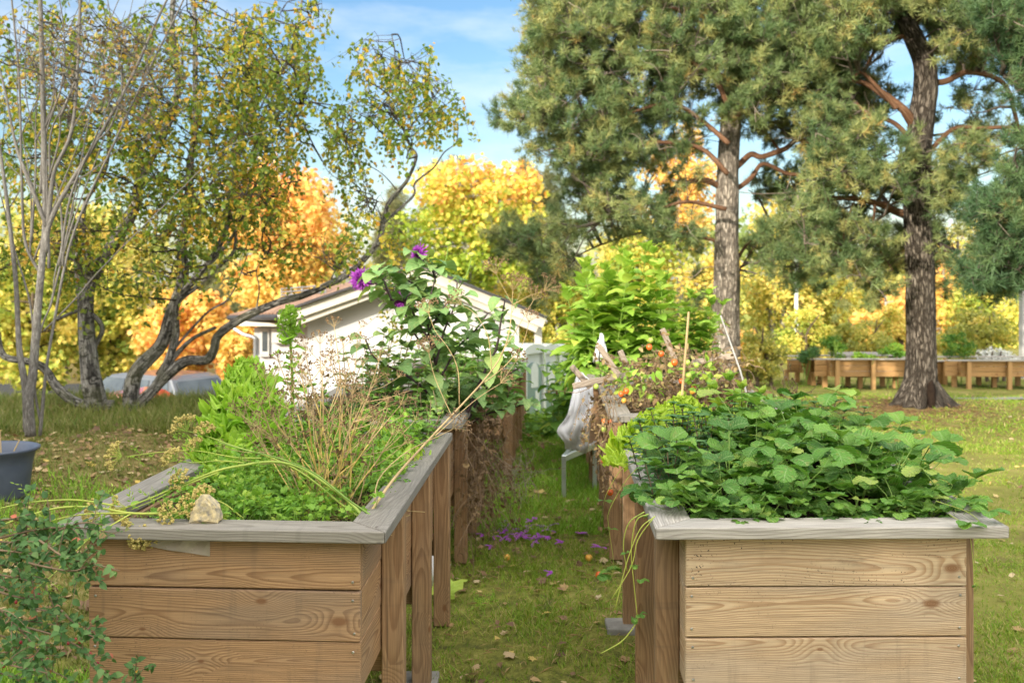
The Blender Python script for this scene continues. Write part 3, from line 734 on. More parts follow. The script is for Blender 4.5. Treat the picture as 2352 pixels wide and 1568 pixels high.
bedR3 = bed_at('raised bed under the tall green sunroot, third in the right row', 1, .235, 7.35, .86, (.25, 1.0, 1.72))
bedL4 = bed_at('farthest low brown raised bed of the left row by the cabins', -1, -.325, 9.4, .70, (.38, 1.05, 1.72), z0=-.02)

# paving slabs under posts
def slab(x, y, label, s=.075):
    g = Geo(); box(g, [0, 0, .006], (s, s, .02), None, .004)
    o = g.build('paving_slab', MAT['concrete'], loc=(0, 0, 0)); o.location = (x, y, float(terrain(x, y)))
    tag(o, label, 'paving slab', 'paving slabs under the bed posts')
slab(vpx(3.85) - .54, 3.88, 'grey paving slab under the second post of the left front bed')
slab(vpx(4.48) + .30, 4.46, 'grey paving slab under the last post of the right front bed')

# far beds on the right lawn
gp = 'honey-coloured beds at the back of the lawn'
def far_bed(label, vx0, vx1, d, ztop, w=.8):
    x0 = (vx0 - 1176) * d / FPX; x1 = (vx1 - 1176) * d / FPX; zg = float(terrain((x0 + x1) / 2, d))
    t = thing('raised_bed', label, 'raised bed', ((x0 + x1) / 2, d, zg), gp)
    L = x1 - x0; m = MAT['wood_far']; zt = ztop - .02; zb = zg + (ztop - zg) * .42
    for (a, b, dd, nm) in ((x0, x1, 0, 'rail'), (x0, x1, w, 'rail')):
        g = Geo(); beam(g, [a - .04, d + dd, ztop - .012], [b + .04, d + dd, ztop - .012], .09, .025); g.build(nm, MAT['wood_grey_pale'], t)
    n = 3; ph = (zt - zb - .01) / n
    for r in range(n):
        z = zb + ph * (r + .5)
        g = Geo(); beam(g, [x0 + .26, d + .06, z], [x1 - .02, d + .06, z], .022, ph - .005); g.build('side_plank', m, t)
        g = Geo(); beam(g, [x0 + .24, d + .05, z], [x0 + .24, d + w - .05, z], .022, ph - .005); g.build('end_plank', m, t)
        g = Geo(); beam(g, [x0, d + .17, z], [x0 + .22, d + .17, z], .022, ph - .005); g.build('side_plank', m, t)
        g = Geo(); beam(g, [x1, d + .05, z], [x1, d + w - .05, z], .022, ph - .005); g.build('end_plank', m, t)
    g = Geo(); box(g, [(x0 + x1) / 2 + .1, d + w / 2, zt - .05], (L / 2 - .16, w / 2 - .08, .02)); g.build('soil', MAT['soil'], t)
    npst = max(2, int(round(L / .6)))
    for kk in range(npst):
        x = x0 + .34 + (L - .4) * kk / (npst - 1)
        g = Geo(); box(g, [x, d, (zg + zt) / 2], (.035, .03, (zt - zg) / 2), None, .004); g.build('post', m, t)
        g = Geo(); box(g, [x - .12, d + .3, (zg + zb) / 2], (.04, .03, (zb - zg) / 2 + .01), None, .004); g.build('leg', m, t)
        g = Geo(); box(g, [x - .2, d + w - .1, (zg + zb) / 2], (.04, .03, (zb - zg) / 2 + .01), None, .004); g.build('leg', m, t)
    return t
zt17 = CAMZ - 184 * 17.2 / FPX
far_bed('honey raised bed half behind another at the left end of the far row', 1814, 1890, 17.9, CAMZ - 184 * 17.9 / FPX)
far_bed('long sunlit raised bed with a shadow streak, left of the large pine trunk', 1878, 2096, 17.0, CAMZ - 183 * 17.0 / FPX)
far_bed('raised bed just right of the large pine trunk in the far row', 2100, 2178, 17.6, CAMZ - 187 * 17.6 / FPX)
far_bed('long raised bed at the right picture edge in the far row', 2180, 2420, 17.0, CAMZ - 186 * 17.0 / FPX)

# picnic table behind the far beds
t = thing('picnic_table', 'weathered grey picnic table behind the far raised beds', 'table', (*P(1995, 890, 20)[:2], float(terrain(7.2, 20))))
c = P(1995, 812, 20); zg = origin(t)[2]
g = Geo()
for r in range(4): beam(g, [c[0] - .75, 19.7 + r * .16, c[2]], [c[0] + .75, 19.7 + r * .16, c[2]], .15, .04)
g.build('table_top', MAT['wood_grey'], t)
for s in (-.55, .55):
    g = Geo(); beam(g, [c[0] + s, 19.6, c[2] - .03], [c[0] + s, 19.35, zg], .06, .09, (1, 0, 0)); beam(g, [c[0] + s, 20.2, c[2] - .03], [c[0] + s, 20.5, zg], .06, .09, (1, 0, 0)); g.build('trestle', MAT['wood_grey'], t)
for s in (-.75, .75):
    g = Geo(); beam(g, [c[0] - .75, 19.95 + s, c[2] - .3], [c[0] + .75, 19.95 + s, c[2] - .3], .24, .04); g.build('bench', MAT['wood_grey'], t)

# ------------------------------------------------------------------ house
hd = 19.2
ap, gl, gr = P(960, 612, hd), P(641, 724, hd), P(1251, 732, hd)
t = thing('house', 'white rendered house with red tiled gable roof behind the garden beds', 'house', (ap[0], hd, -2.05))
yb = 23.0; bx = -.55
apB = np.array([ap[0] + bx, yb, ap[2] + .02]); glB = P(526, 728, 22.4); grB = np.array([gr[0] + bx, yb, gr[2]])
def roofslab(g, a, b, c, d, th=.07):
    q = np.array([a, b, c, d]); n = unit(np.cross(q[1] - q[0], q[3] - q[0])); n = n if n[2] > 0 else -n
    e = unit(q[1] - q[0]); f = unit(np.cross(n, e)); at = np.array([[np.dot(x - q[0], e), np.dot(x - q[0], f), 0] for x in q])
    lo = q - n * th; v = np.vstack([lo, q]); i = np.arange(4); j = (i + 1) % 4
    g.add(v, [np.stack([i, j, j + 4, i + 4], 1), (i + 4)[None], i[::-1][None]], np.vstack([at, at]))
up = np.array([0, 0, .06]); fw = np.array([0, -.05, 0])
g = Geo(); roofslab(g, ap + up, apB + up, glB + up, gl + up); rfL = g.build('roof', MAT['tile'], t); rfL['label'] = 'red tiled left roof slope'
g = Geo(); roofslab(g, ap + up, gr + up, grB + up, apB + up); rfR = g.build('roof', MAT['tile'], t); rfR['label'] = 'right roof slope seen edge on'
ze = -2.05
def wallpoly(poly, y, th, name, mat):
    g = Geo(); v = np.array([[p[0], y, p[1]] for p in poly]); n = len(v); b = v + [0, th, 0]
    i = np.arange(n); j = (i + 1) % n
    g.add(np.vstack([v, b]), [np.stack([i, j, j + n, i + n], 1), (i + n)[None], i[::-1][None]]); return g.build(name, mat, t)
def hz(vx, d): return (vx - 1176) * d / FPX
yw = hd + .55
def roofz(vx):
    return CAMZ - (np.interp(vx, [641, 960, 1251], [724, 612, 732]) - 640 + 28) * hd / FPX
wallpoly([(hz(706, yw), ze), (hz(1192, yw), ze), (hz(1192, yw), roofz(1192)), (hz(960, yw), roofz(960)), (hz(706, yw), roofz(706))], yw, .25, 'wall', MAT['render'])
wy = hd + 1.7
w2 = wallpoly([(hz(584, wy), ze), (hz(718, wy), ze), (hz(718, wy), CAMZ - 112 * wy / FPX), (hz(584, wy), CAMZ - 112 * wy / FPX)], wy, 1.6, 'wall', MAT['render'])
g = Geo(); z = CAMZ - 106 * wy / FPX; v = np.array([[hz(545, wy - .3), wy - .35, z], [hz(725, wy), wy - .9, z], [hz(725, wy), wy + 1.6, z], [hz(545, wy), wy + 1.6, z]])
g.add(np.vstack([v, v + [0, 0, .07]]), [np.array([[0, 1, 5, 4], [1, 2, 6, 5], [2, 3, 7, 6], [3, 0, 4, 7], [3, 2, 1, 0], [4, 5, 6, 7]])]); g.build('soffit', MAT['fascia'], t)
g = Geo(); yq = 21.5
wf = Geo(); c = P(608, 786, wy - .03); box(wf, c, (.10, .03, .26), None, .006); wn = wf.build('window', MAT['frame_grey'], t)
wf = Geo(); box(wf, c + [0.01, -.03, .02], (.055, .012, .21), None, .004); wf.build('pane', MAT['glass'], wn)
wf = Geo(); box(wf, c + [0, -.05, -.28], (.12, .06, .015), None, .004); wf.build('sill', MAT['frame_grey'], wn)
g = Geo(); c = P(640, 770, wy - .1); box(g, c, (.13, .1, .17), None, .02); ball(g, c + [0, -.08, 0], .10, 12, 8, (1, .4, 1)); g.build('vent_hood', MAT['frame_grey'], t)
# barge boards in two steps and dark verge flashing
for (off, wd, pr, mat, nm) in ((6, .20, .00, 'fascia', 'barge_board'), (19, .17, .10, 'fascia', 'barge_board')):
    for (a, b) in (((641, 724), (960, 612)), ((960, 612), (1251, 732))):
        if nm == 'barge_board' and off > 10: a = (a[0] + (12 if a[0] < 900 else 0), a[1] + 2); b = (b[0] - (16 if b[0] > 1000 else 0), b[1])
        g = Geo(); q0 = P(a[0], a[1] + off + 4, hd + pr); q1 = P(b[0], b[1] + off + 4, hd + pr)
        e = unit(q1 - q0); beam(g, q0 - e * .0, q1 + e * .0, .05, wd - .01 * (pr > 0), bev=.006, wood=False); g.build(nm, MAT[mat], t)
for (a, b) in (((638, 722), (960, 610)), ((960, 610), (1256, 732))):
    g = Geo(); beam(g, P(*a, hd - .06) + [0, 0, .03], P(*b, hd - .06) + [0, 0, .03], .16, .05, wood=False); g.build('verge_flashing', MAT['dark_metal'], t)
g = Geo(); tube(g, [P(526, 730, 22.4), P(580, 729, 20.8), P(640, 728, 19.25)], .06, 8); g.build('gutter', MAT['dark_metal'], t)
g = Geo(); tube(g, spline([P(533, 752, 21), P(560, 768, 20.9), P(584, 776, 20.85), P(586, 800, 20.85), P(586, 960, 20.85)], 14), .04, 8); g.build('downpipe', MAT['zinc'], t)
for f in (.30, .62):
    g = Geo()
    for dz in (.10, .17, .24):
        q0 = gl * (1 - f) + ap * f + [0, .5, dz + .06]; q1 = glB * (1 - f) + apB * f + [0, -.3, dz + .06]
        tube(g, [q0, q1], .018, 6)
    for s in np.linspace(0, 1, 5):
        q = q0 * (1 - s) + q1 * s; tube(g, [q - [0, 0, .28], q + [0, 0, .02]], .015, 5)
    g.build('snow_guard', MAT['zinc'], t)
g = Geo(); c = P(1236, 800, hd + .7); box(g, [c[0], c[1], (ze + roofz(1236) + .1) / 2], (.075, .075, (roofz(1236) + .1 - ze) / 2), None, .01); g.build('pillar', MAT['fascia'], t)
g = Geo(); roofslab(g, P(1180, 716, hd + .1), P(1258, 738, hd + .1), P(1258, 738, hd + .1) + [0, 3.4, 0], P(1180, 716, hd + .1) + [0, 3.4, 0], .04); g.build('soffit', MAT['fascia'], t)

# ------------------------------------------------------------------ three cabins
def cabin(label, vx, d, yaw):
    zg = float(terrain((vx - 1176) * d / FPX, d)) - .02
    zt = CAMZ - (806 - 640) * d / FPX; h = zt - zg
    t = thing('portable_cabin', label, 'cabin', ((vx - 1176) * d / FPX, d, zg), 'portable cabins behind the beds')
    wd = .37; o = origin(t); ca, sa = math.cos(yaw), math.sin(yaw); ax = np.array([[ca, sa, 0], [-sa, ca, 0], [0, 0, 1.]])
    L = lambda x, y, z: o + np.array([x, y, z]) @ ax
    g = Geo(); box(g, L(0, .5, h / 2), (wd, .48, h / 2 - .02), ax, .03); g.build('body', MAT['cabin_light'], t)
    g = Geo(); n = 14; a = np.linspace(0, PI, n); r = wd * .74
    prof = [(-r, -(h / 2) + .06)] + [(-r * math.cos(x), h / 2 - .52 + r * math.sin(x) * 1.1) for x in a] + [(r, -(h / 2) + .06)]
    extrude_profile(g, prof, -.03, .012, (ax[0], ax[2], ax[1]), L(0, 0, h / 2)); dr = g.build('door', MAT['cabin'], t)
    g = Geo(); prof = [(-.13, -.20), (.13, -.20), (.13, .12)] + [(.13 * math.cos(x), .12 + .16 * math.sin(x)) for x in np.linspace(.3, PI - .3, 7)] + [(-.13, .12)]
    extrude_profile(g, prof, -.045, -.032, (ax[0], ax[2], ax[1]), L(0, 0, h - .50)); g.build('arched_panel', MAT['cabin_light'], dr)
    g = Geo(); box(g, L(.10, -.038, h - 1.15), (.07, .006, .38), ax, .004); g.build('vent_panel', MAT['cabin_light'], dr)
    for s in (-1, 1):
        g = Geo(); box(g, L(s * (wd - .02), -.02, h / 2), (.045, .05, h / 2 - .01), ax, .015); g.build('corner_post', MAT['cabin_light'], t)
    g = Geo(); n = 12; a = np.linspace(0, PI, n); prof = [(-(wd + .04), 0)] + [(-(wd + .04) * math.cos(x), .04 + .14 * math.sin(x)) for x in a] + [(wd + .04, 0)]
    extrude_profile(g, prof, -.06, 1.02, (ax[0], ax[2], ax[1]), L(0, 0, h - .04)); g.build('roof', MAT['cabin_light'], t)
cabin('pale grey-green portable cabin, leftmost of three behind the bed rails', 1224, 19.0, 1.0)
cabin('middle one of three grey-green portable cabins behind the beds', 1262, 19.66, 1.0)
cabin('grey-green portable cabin with arched top panel, rightmost of the three', 1299, 20.32, 1.0)

# ------------------------------------------------------------------ cars
def car(label, loc, yaw, paint, L=4.6, H=1.48, W=1.78, estate=True):
    t = thing('car', label, 'car', loc); o = origin(t); ca, sa = math.cos(yaw), math.sin(yaw)
    ax = np.array([[ca, sa, 0], [-sa, ca, 0], [0, 0, 1.]])
    l = L / 2
    body = np.array([[-l, .35], [-l + .1, .22], [l - .1, .22], [l, .35], [l - .02, .62], [l - .25, .78], [l - 1.15, .90], [-l + .1, .96], [-l - .02, .72]])
    roof = np.array([[l - 1.25, .90], [l - 2.0, H - .06], [l - 2.4, H], [-l + .75, H - .02], [-l + .5, H - .08], [-l + .1, .94]] if estate else [[l - 1.2, .90], [l - 1.9, H - .05], [l - 2.3, H], [-l + 1.5, H - .05], [-l + .65, .98], [-l + .1, .94]])
    def loft(prof, w0, w1, name, mat, z0, z1, par=t):
        g = Geo(); n = len(prof); vs = []
        for s in (-1, -.97, .97, 1):
            ins = 1.0 if abs(s) < .99 else .985
            for p in prof:
                f = np.clip((p[1] - z0) / (z1 - z0), 0, 1); hw = w0 * (1 - f) + w1 * f
                vs.append(o + np.array([p[0] * ins, s * hw, p[1] * (ins if p[1] > .5 else 1)]) @ ax)
        i = np.arange(n); j = (i + 1) % n; fs = []
        for r in range(3): fs.append(np.stack([r * n + i, r * n + j, (r + 1) * n + j, (r + 1) * n + i], 1))
        fs += [i[::-1][None], (3 * n + i)[None]]
        g.add(np.array(vs), fs); return g.build(name, mat, par)
    loft(body, W / 2, W / 2 * .97, 'body', MAT[paint], .2, .95)
    loft(roof, W / 2 * .95, W / 2 * .74, 'roof', MAT[paint], .9, H)
    zs0, zs1 = 1.0, H - .12
    for s in (-1, 1):
        segs = ([(l - 1.45, l - 2.55, .0), (l - 2.65, l - 3.4, 0), (l - 3.5, -l + .45, 0)] if estate else [(l - 1.45, l - 2.5, 0), (l - 2.6, -l + 1.0, 0)])
        for k_, (xa, xb, _) in enumerate(segs):
            g = Geo(); f1 = (zs1 - .9) / (H - .9); f0 = (zs0 - .9) / (H - .9)
            h0 = W / 2 * (.95 - .21 * f0) + .012; h1 = W / 2 * (.95 - .21 * f1) + .012
            xt = xa - .45 if k_ == 0 else xa; xe = xb + (.12 if k_ == len(segs) - 1 else 0)
            q = np.array([[xa, s * h0, zs0], [xb, s * h0, zs0], [xe, s * h1, zs1], [xt, s * h1, zs1]])
            v = np.vstack([o + q @ ax, o + (q - [0, s * .015, 0]) @ ax]); i = np.arange(4); j = (i + 1) % 4
            g.add(v, [np.stack([i, j, j + 4, i + 4], 1), i[None], (i + 4)[::-1][None]]); g.build('side_window', MAT['glass'], t)
        g = Geo(); c = o + np.array([-l + .02, s * (W / 2 - .13), .86]) @ ax; box(g, c, (.07, .09, .17), ax, .02); g.build('taillight', MAT['lens_red'], t)
        g = Geo(); c = o + np.array([l - .12, s * (W / 2 - .25), .66]) @ ax; box(g, c, (.09, .18, .07), ax, .02); g.build('headlight', MAT['glass'], t)
        for xw in (l - .9, -l + .9):
            wh = Geo(); c = o + np.array([xw, s * (W / 2 - .09), .32]) @ ax; yv = ax[1]
            tube(wh, [c - yv * .11, c - yv * .09, c + yv * .09, c + yv * .11], [.28, .32, .32, .28], 18); wo_ = wh.build('wheel', MAT['tyre'], t)
            wh = Geo(); tube(wh, [c + yv * s * .09, c + yv * s * .118], [.20, .17], 14); wh.build('rim', MAT['alu'], wo_)
    for nm, q in (('windscreen', [[l - 1.30, -.72, .95], [l - 1.30, .72, .95], [l - 1.93, .6, H - .11], [l - 1.93, -.6, H - .11]]),
                  ('rear_window', [[-l + .12, -.70, .99], [-l + .12, .70, .99], [-l + .44, .58, H - .14], [-l + .44, -.58, H - .14]] if estate else [[-l + .75, -.68, 1.02], [-l + .75, .68, 1.02], [-l + 1.38, .58, H - .1], [-l + 1.38, -.58, H - .1]])):
        g = Geo(); q = np.array(q); sh = np.array([.03 if nm == 'windscreen' else -.03, 0, .02]); v = np.vstack([o + (q + sh) @ ax, o + (q + sh * .2) @ ax]); i = np.arange(4); j = (i + 1) % 4
        g.add(v, [np.stack([i, j, j + 4, i + 4], 1), i[None], (i + 4)[::-1][None]]); g.build(nm, MAT['glass'], t)
    g = Geo(); c = o + np.array([-l - .01, 0, .48]) @ ax; box(g, c, (.05, W / 2 - .08, .12), ax, .03); g.build('bumper', MAT['dark_metal'], t)
car('silver estate car with red tail lamp parked beyond the birch trunks', (*P(330, 850, 23.5)[:2], CAMZ - 210 * 23.5 / FPX - 1.48), PI - .55, 'car_silver')
car('red car with sloping bonnet parked in front of the silver estate', (*P(322, 890, 19.6)[:2], CAMZ - 256 * 19.6 / FPX - 1.42), -.12, 'car_red', 4.2, 1.42, 1.7, False)
car('white car just visible left of the bolted lettuce', (*P(628, 870, 28)[:2], CAMZ - 238 * 28 / FPX - 1.45), PI + .1, 'car_white', 4.4, 1.45, 1.75, True)

# ------------------------------------------------------------------ street furniture
t = thing('lamp_post', 'thin white lamp post among the yellow trees right of the pine trunk', 'lamp post', (*P(1829, 800, 27)[:2], -.8))
g = Geo(); tube(g, [[*P(1829, 800, 27)[:2], -.8], P(1829, 600, 27), P(1827, 578, 27)], [.06, .05, .045], 8); g.build('pole', MAT['cabin_light'], t)
g = Geo(); tube(g, spline([P(1827, 580, 27), P(1826, 570, 27), P(1820, 565, 26.9)], 8), .04, 8); ball(g, P(1817, 566, 26.9), .12, 12, 8, (1.6, 1, .5)); g.build('lamp_head', MAT['cabin_light'], t)
t = thing('concrete_post', 'pale grey square post at the right picture edge behind the far beds', 'post', (*P(2352, 800, 19)[:2], -.5))
g = Geo(); c = P(2353, 800, 19); box(g, [c[0], c[1], (1.45 - .5) / 2], (.075, .075, 1.0), None, .01); g.build('shaft', MAT['grey_post'], t)
g = Geo(); box(g, [c[0], c[1], 1.49], (.095, .095, .03), None, .008); g.build('cap', MAT['grey_post'], t)

# plastic tub on the bank
td = 5.9; zt_ = CAMZ - 388 * td / FPX; cx = (-22 - 1176) * td / FPX; zb_ = float(terrain(cx, td)) - .02
t = thing('plastic_tub', 'blue-grey plastic tub with a wide lip standing on the grass bank', 'tub', (cx, td, zb_))
g = Geo(); n = 40; an = np.arange(n) * 2 * PI / n
prof = [(.0, zb_), (.195, zb_), (.215, zb_ + .03), (.235, zt_ - .10), (.25, zt_ - .03), (.275, zt_ - .012), (.278, zt_), (.268, zt_ + .004), (.245, zt_ - .01), (.225, zt_ - .08), (.21, zt_ - .12), (.0, zt_ - .12)]
v = np.array([[cx + r * math.cos(a), td + r * math.sin(a) * .9, z] for r, z in prof for a in an]); m = len(prof)
i = np.arange(m - 1)[:, None] * n; j = np.arange(n)[None]; jn = (j + 1) % n
g.add(v, [np.stack([i + j, i + jn, i + n + jn, i + n + j], -1).reshape(-1, 4)]); g.build('bucket', MAT['tub'], t, smooth=True)
g = Geo()
for a, b in (((3, 1060), (0, 990)), ((-20, 1060), (-30, 960)), ((20, 1060), (45, 1010))): tube(g, [P(*a, td), P(*b, td)], .004, 5)
g.build('dry_stalks', MAT['stem_dry'], t)

# stone on the rail, plastic film under it
c = P(474, 1209, 2.9); c[2] = .885
g = Geo(); r = np.random.default_rng(5)
pts = [(-.047, -.02, 0), (.040, -.024, 0), (.046, .012, .004), (.01, .03, 0), (-.045, .022, 0), (-.030, -.022, .040), (-.034, .010, .062), (-.008, -.016, .084), (.004, .014, .078), (.028, -.022, .055), (.040, .004, .050), (.044, -.016, .024), (-.044, -.004, .03), (.012, -.028, .052), (-.02, -.03, .012), (.02, -.031, .014)]
import bmesh
bm = bmesh.new()
for p_ in pts: bm.verts.new(np.array(p_))
bmesh.ops.convex_hull(bm, input=bm.verts)
bmesh.ops.triangulate(bm, faces=bm.faces); bmesh.ops.subdivide_edges(bm, edges=bm.edges, cuts=2, use_grid_fill=True)
for v_ in bm.verts:
    nn = v_.co.normalized(); v_.co += Vector(r.normal(size=3)) * .0011
me = bpy.data.meshes.new('stone'); bm.to_mesh(me); bm.free(); me.materials.append(MAT['rock'])
o = bpy.data.objects.new('stone', me); C.objects.link(o); o.location = c
tag(o, 'yellowish granite stone lying on the grey rail of the left front bed', 'stone')
g = Geo(); n = 14; xs = np.linspace(328, 482, n); lo = np.interp(xs, [328, 380, 440, 482], [1250, 1262, 1270, 1277]); vs = []
for kx, x in enumerate(xs):
    for f in (0, .5, 1): vs.append(P(x, 1240 * (1 - f) + lo[kx] * f, 2.855 + .003 * math.sin(kx * 1.3 + f * 3)))
v = np.array(vs); v2 = v + [0, .0012, 0]; i = np.arange(n - 1)[:, None] * 3; j = np.arange(2)[None]
q = np.stack([i + j, i + j + 1, i + j + 4, i + j + 3], -1).reshape(-1, 4)
g.add(np.vstack([v, v2]), [q[:, ::-1], q + len(v)]); tag(g.build('plastic_film', MAT['film']), 'strip of milky plastic film hanging under the grey rail', 'plastic film')
# ------------------------------------------------------------------ leaf profiles
ovate = lambda t: (math.sin(PI * min(1, t) ** .62) ** .8 if 0 < t < 1 else 0) * .98 + .012
lance = lambda t: (math.sin(PI * t ** .75) if 0 < t < 1 else 0) + .015
obov = lambda t: (math.sin(PI * (1 - (1 - t) ** .72)) ** .62 if 0 < t < 1 else 0) + .02
def obov2(t): return math.sqrt(max(0, math.sin(PI * t ** 1.22))) * (.5 + .6 * t) + .03
lett = lambda t: .10 + .95 * t ** .7 * (1 if t < .72 else math.sqrt(max(.02, 1 - ((t - .72) / .285) ** 2)))
petp = lambda t: .25 + .75 * math.sin(PI * (t * .8 + .12)) if t < .98 else .12
ZUP = np.array([0, 0, 1.0])

# ------------------------------------------------------------------ strawberries
def strawberry_proto(name, seed):
    global RNG
    RNG = np.random.default_rng(seed)
    t = thing(name, 'strawberry plant with serrated three-part leaves in the pale front bed', 'strawberry plant', (0, 0, 0), 'strawberry plants filling the pale front bed')
    gl_, gp = Geo(), Geo(); nl = RNG.integers(9, 12)
    for k in range(nl):
        az = 2 * PI * k / nl + RNG.uniform(-.4, .4); hgt = RNG.uniform(.09, .225); out = RNG.uniform(.03, .15)
        if k % 3 == 2: hgt *= .6; out *= 1.3
        tip = np.array([out * math.cos(az), out * math.sin(az), hgt])
        mid = np.array([out * .35 * math.cos(az), out * .35 * math.sin(az), hgt * .62])
        tube(gp, spline([np.zeros(3), mid, tip], 6), [.0026, .0017], 5)
        Lf = RNG.uniform(.058, .102); tn = np.clip(RNG.normal(.45, .25), 0, 1); e = RNG.uniform(-.25, .75)
        for da, s in ((0, 1.05), (1.35, .95), (-1.35, .95)):
            a = az + da
            v, f, at = ribbons([tip], a, Lf * s, Lf * .47 * s, e + RNG.uniform(-.1, .25), e - RNG.uniform(.3, 1.1), obov2, nu=7, nv=17, fold=.26, ruf=.06, rfreq=16, tint=tn + RNG.uniform(-.06, .06), teeth=.09, twist=RNG.uniform(-.3, .3) - .25 * np.sign(da))
            gl_.add(v, f, at)
    a = gl_.build('leaves', MAT['strawberry'], t, smooth=True); b = gp.build('petioles', MAT['stem_green'], t, smooth=True)
    return t
protos = [strawberry_proto('strawberry_plant', 100 + i) for i in range(7)]
RNG = np.random.default_rng(21)
spots = []
for iy, y in enumerate(np.arange(3.03, 4.30, .16)):
    for ix, x in enumerate(np.arange(.02, .83, .150)):
        xx = vpx(y) + .40 + x + RNG.uniform(-.04, .04) + (.07 if iy % 2 else 0); yy = y + RNG.uniform(-.05, .05)
        if yy > 3.45 and xx < vpx(yy) + .62: continue           # mint and salad stand there
        spots.append((xx, yy))
for x_ in np.arange(.08, .88, .082): spots.append((vpx(2.99) + .40 + x_, 2.985 + RNG.uniform(-.01, .03)))
for y in (3.05, 3.2): spots.append((vpx(y) + .405 + RNG.uniform(-.02, .02), y))
used = set()
for n_, (x, y) in enumerate(spots):
    k_ = n_ % 7
    sc_ = RNG.uniform(.7, 1.12) * (1.0 if y > 3.1 else .62 if y < 3.02 else .84)
    z = .80 + .085 * sst(3.0, 3.6, y) * (1 - sst(.55, .95, abs(x - vpx(y) - .75) * 2))
    if y < 3.2: z = .832; sc_ *= .8
    if k_ not in used:
        used.add(k_); o = protos[k_]; o.location = (x, y, z); o.rotation_euler = (0, 0, RNG.uniform(0, 6.28)); o.scale = (sc_,) * 3
    else: copy_thing(protos[k_], (x, y, z), RNG.uniform(0, 6.28), sc_)
# runners hanging over the left rail, and one long runner on the right
def runner(label, paths, plantlets, r=.0016):
    t = thing('strawberry_runner', label, 'runner', paths[0][0])
    g = Geo()
    for p in paths: tube(g, spline(p, 16), [r, r * .7], 5)
    g.build('stem', MAT['stem_lime'], t, smooth=True)
    g = Geo()
    for c, s in plantlets:
        g = Geo()
        for da in (0, 1.7, -1.7):
            a = RNG.uniform(0, 6.28); 
            v, f, at = ribbons([c], da + a, s, s * .42, RNG.uniform(-.2, .6), RNG.uniform(-.9, -.2), obov2, nu=5, nv=11, fold=.3, teeth=.06, ruf=.08, tint=RNG.uniform(.3, .8)); g.add(v, f, at)
        g.build('leaf', MAT['strawberry'], t, smooth=True)
runner('bunch of lime green strawberry runners hanging over the left rail of the pale bed',
       [PL([(1505, 1185), (1470, 1215), (1440, 1290), (1412, 1400)], 2.9), PL([(1500, 1190), (1465, 1240), (1450, 1300), (1405, 1375)], 2.92), PL([(1490, 1180), (1462, 1195), (1450, 1260), (1455, 1330), (1465, 1425)], 2.95),
        PL([(1480, 1175), (1445, 1200), (1432, 1250), (1440, 1310)], 3.0), PL([(1465, 1425), (1430, 1470), (1380, 1500)], 2.96)],
       [(P(1470, 1332, 2.93), .030), (P(1452, 1420, 2.95), .026), (P(1462, 1300, 2.95), .022), (P(1440, 1270, 2.95), .022), (P(1470, 1410, 2.95), .024)], .0019)
runner('single thin strawberry runner curling down from the left rail beside the mint',
       [PL([(1460, 1060), (1425, 1080), (1395, 1130), (1385, 1160)], 3.5), PL([(1470, 1070), (1440, 1100), (1400, 1170), (1398, 1210), (1410, 1300), (1395, 1345)], 3.4)],
       [(P(1388, 1150, 3.5), .03), (P(1402, 1215, 3.4), .028), (P(1395, 1310, 3.45), .055), (P(1375, 1320, 3.45), .05)], .0014)
runner('reddish runner drooping past the right end of the pale bed', [PL([(2180, 1180), (2222, 1215), (2235, 1290), (2237, 1360)], 2.86), PL([(2150, 1150), (2230, 1180), (2280, 1235)], 2.85)], [(P(2240, 1345, 2.86), .012), (P(2225, 1200, 2.84), .05), (P(2270, 1175, 2.9), .06)], .0012)

# ------------------------------------------------------------------ mint
def mint_proto(seed, hgt):
    global RNG
    RNG = np.random.default_rng(seed)
    t = thing('mint_plant', 'dark green mint shoots behind the left rail of the pale bed', 'mint', (0, 0, 0), 'mint plants in the pale front bed')
    g, gs = Geo(), Geo()
    for s in range(6):
        b = np.array([RNG.uniform(-.07, .07), RNG.uniform(-.07, .07), 0]); lean = RNG.uniform(-.06, .06, 2); h = hgt * RNG.uniform(.75, 1.1)
        top = b + [lean[0], lean[1], h]; tube(gs, [b, (b + top) / 2, top], [.003, .002], 5)
        for k, f in enumerate(np.linspace(.25, 1, 8)):
            c = b * (1 - f) + top * f; a0 = k * PI / 2 + RNG.uniform(-.3, .3); Lf = .058 * (1.15 - .55 * f) * RNG.uniform(.85, 1.15)
            n = 2 if f < .95 else 5
            az = a0 + np.arange(n) * 2 * PI / n
            v, f_, at = ribbons(np.tile(c, (n, 1)), az, Lf, Lf * .27, .45 if n == 2 else .75, -.45, ovate, nu=3, nv=8, fold=.3, ruf=.05, tint=RNG.uniform(.2, .8, n) + .2 * (f > .9), teeth=.05)
            g.add(v, f_, at)
    g.build('leaves', MAT['mint'], t, smooth=True); gs.build('stems', MAT['stem_brown'], t)
    return t
mp_ = [mint_proto(300 + i, h) for i, h in enumerate((.21, .24, .19))]
RNG = np.random.default_rng(22)
ms = [(vpx(y) + .36 + x, y) for y, x in ((3.3, .0), (3.52, .02), (3.54, .15), (3.70, .04), (3.72, .19), (3.9, .09), (3.92, .24), (4.08, .16), (4.1, .34), (3.88, .38), (4.25, .5), (4.3, .68), (4.28, .85))]
for n_, (x, y) in enumerate(ms):
    if n_ < 3: o = mp_[n_]; o.location = (x, y, .81); o.rotation_euler = (0, 0, n_)
    else: copy_thing(mp_[n_ % 3], (x, y, .82), RNG.uniform(0, 6.28), RNG.uniform(.85, 1.15))

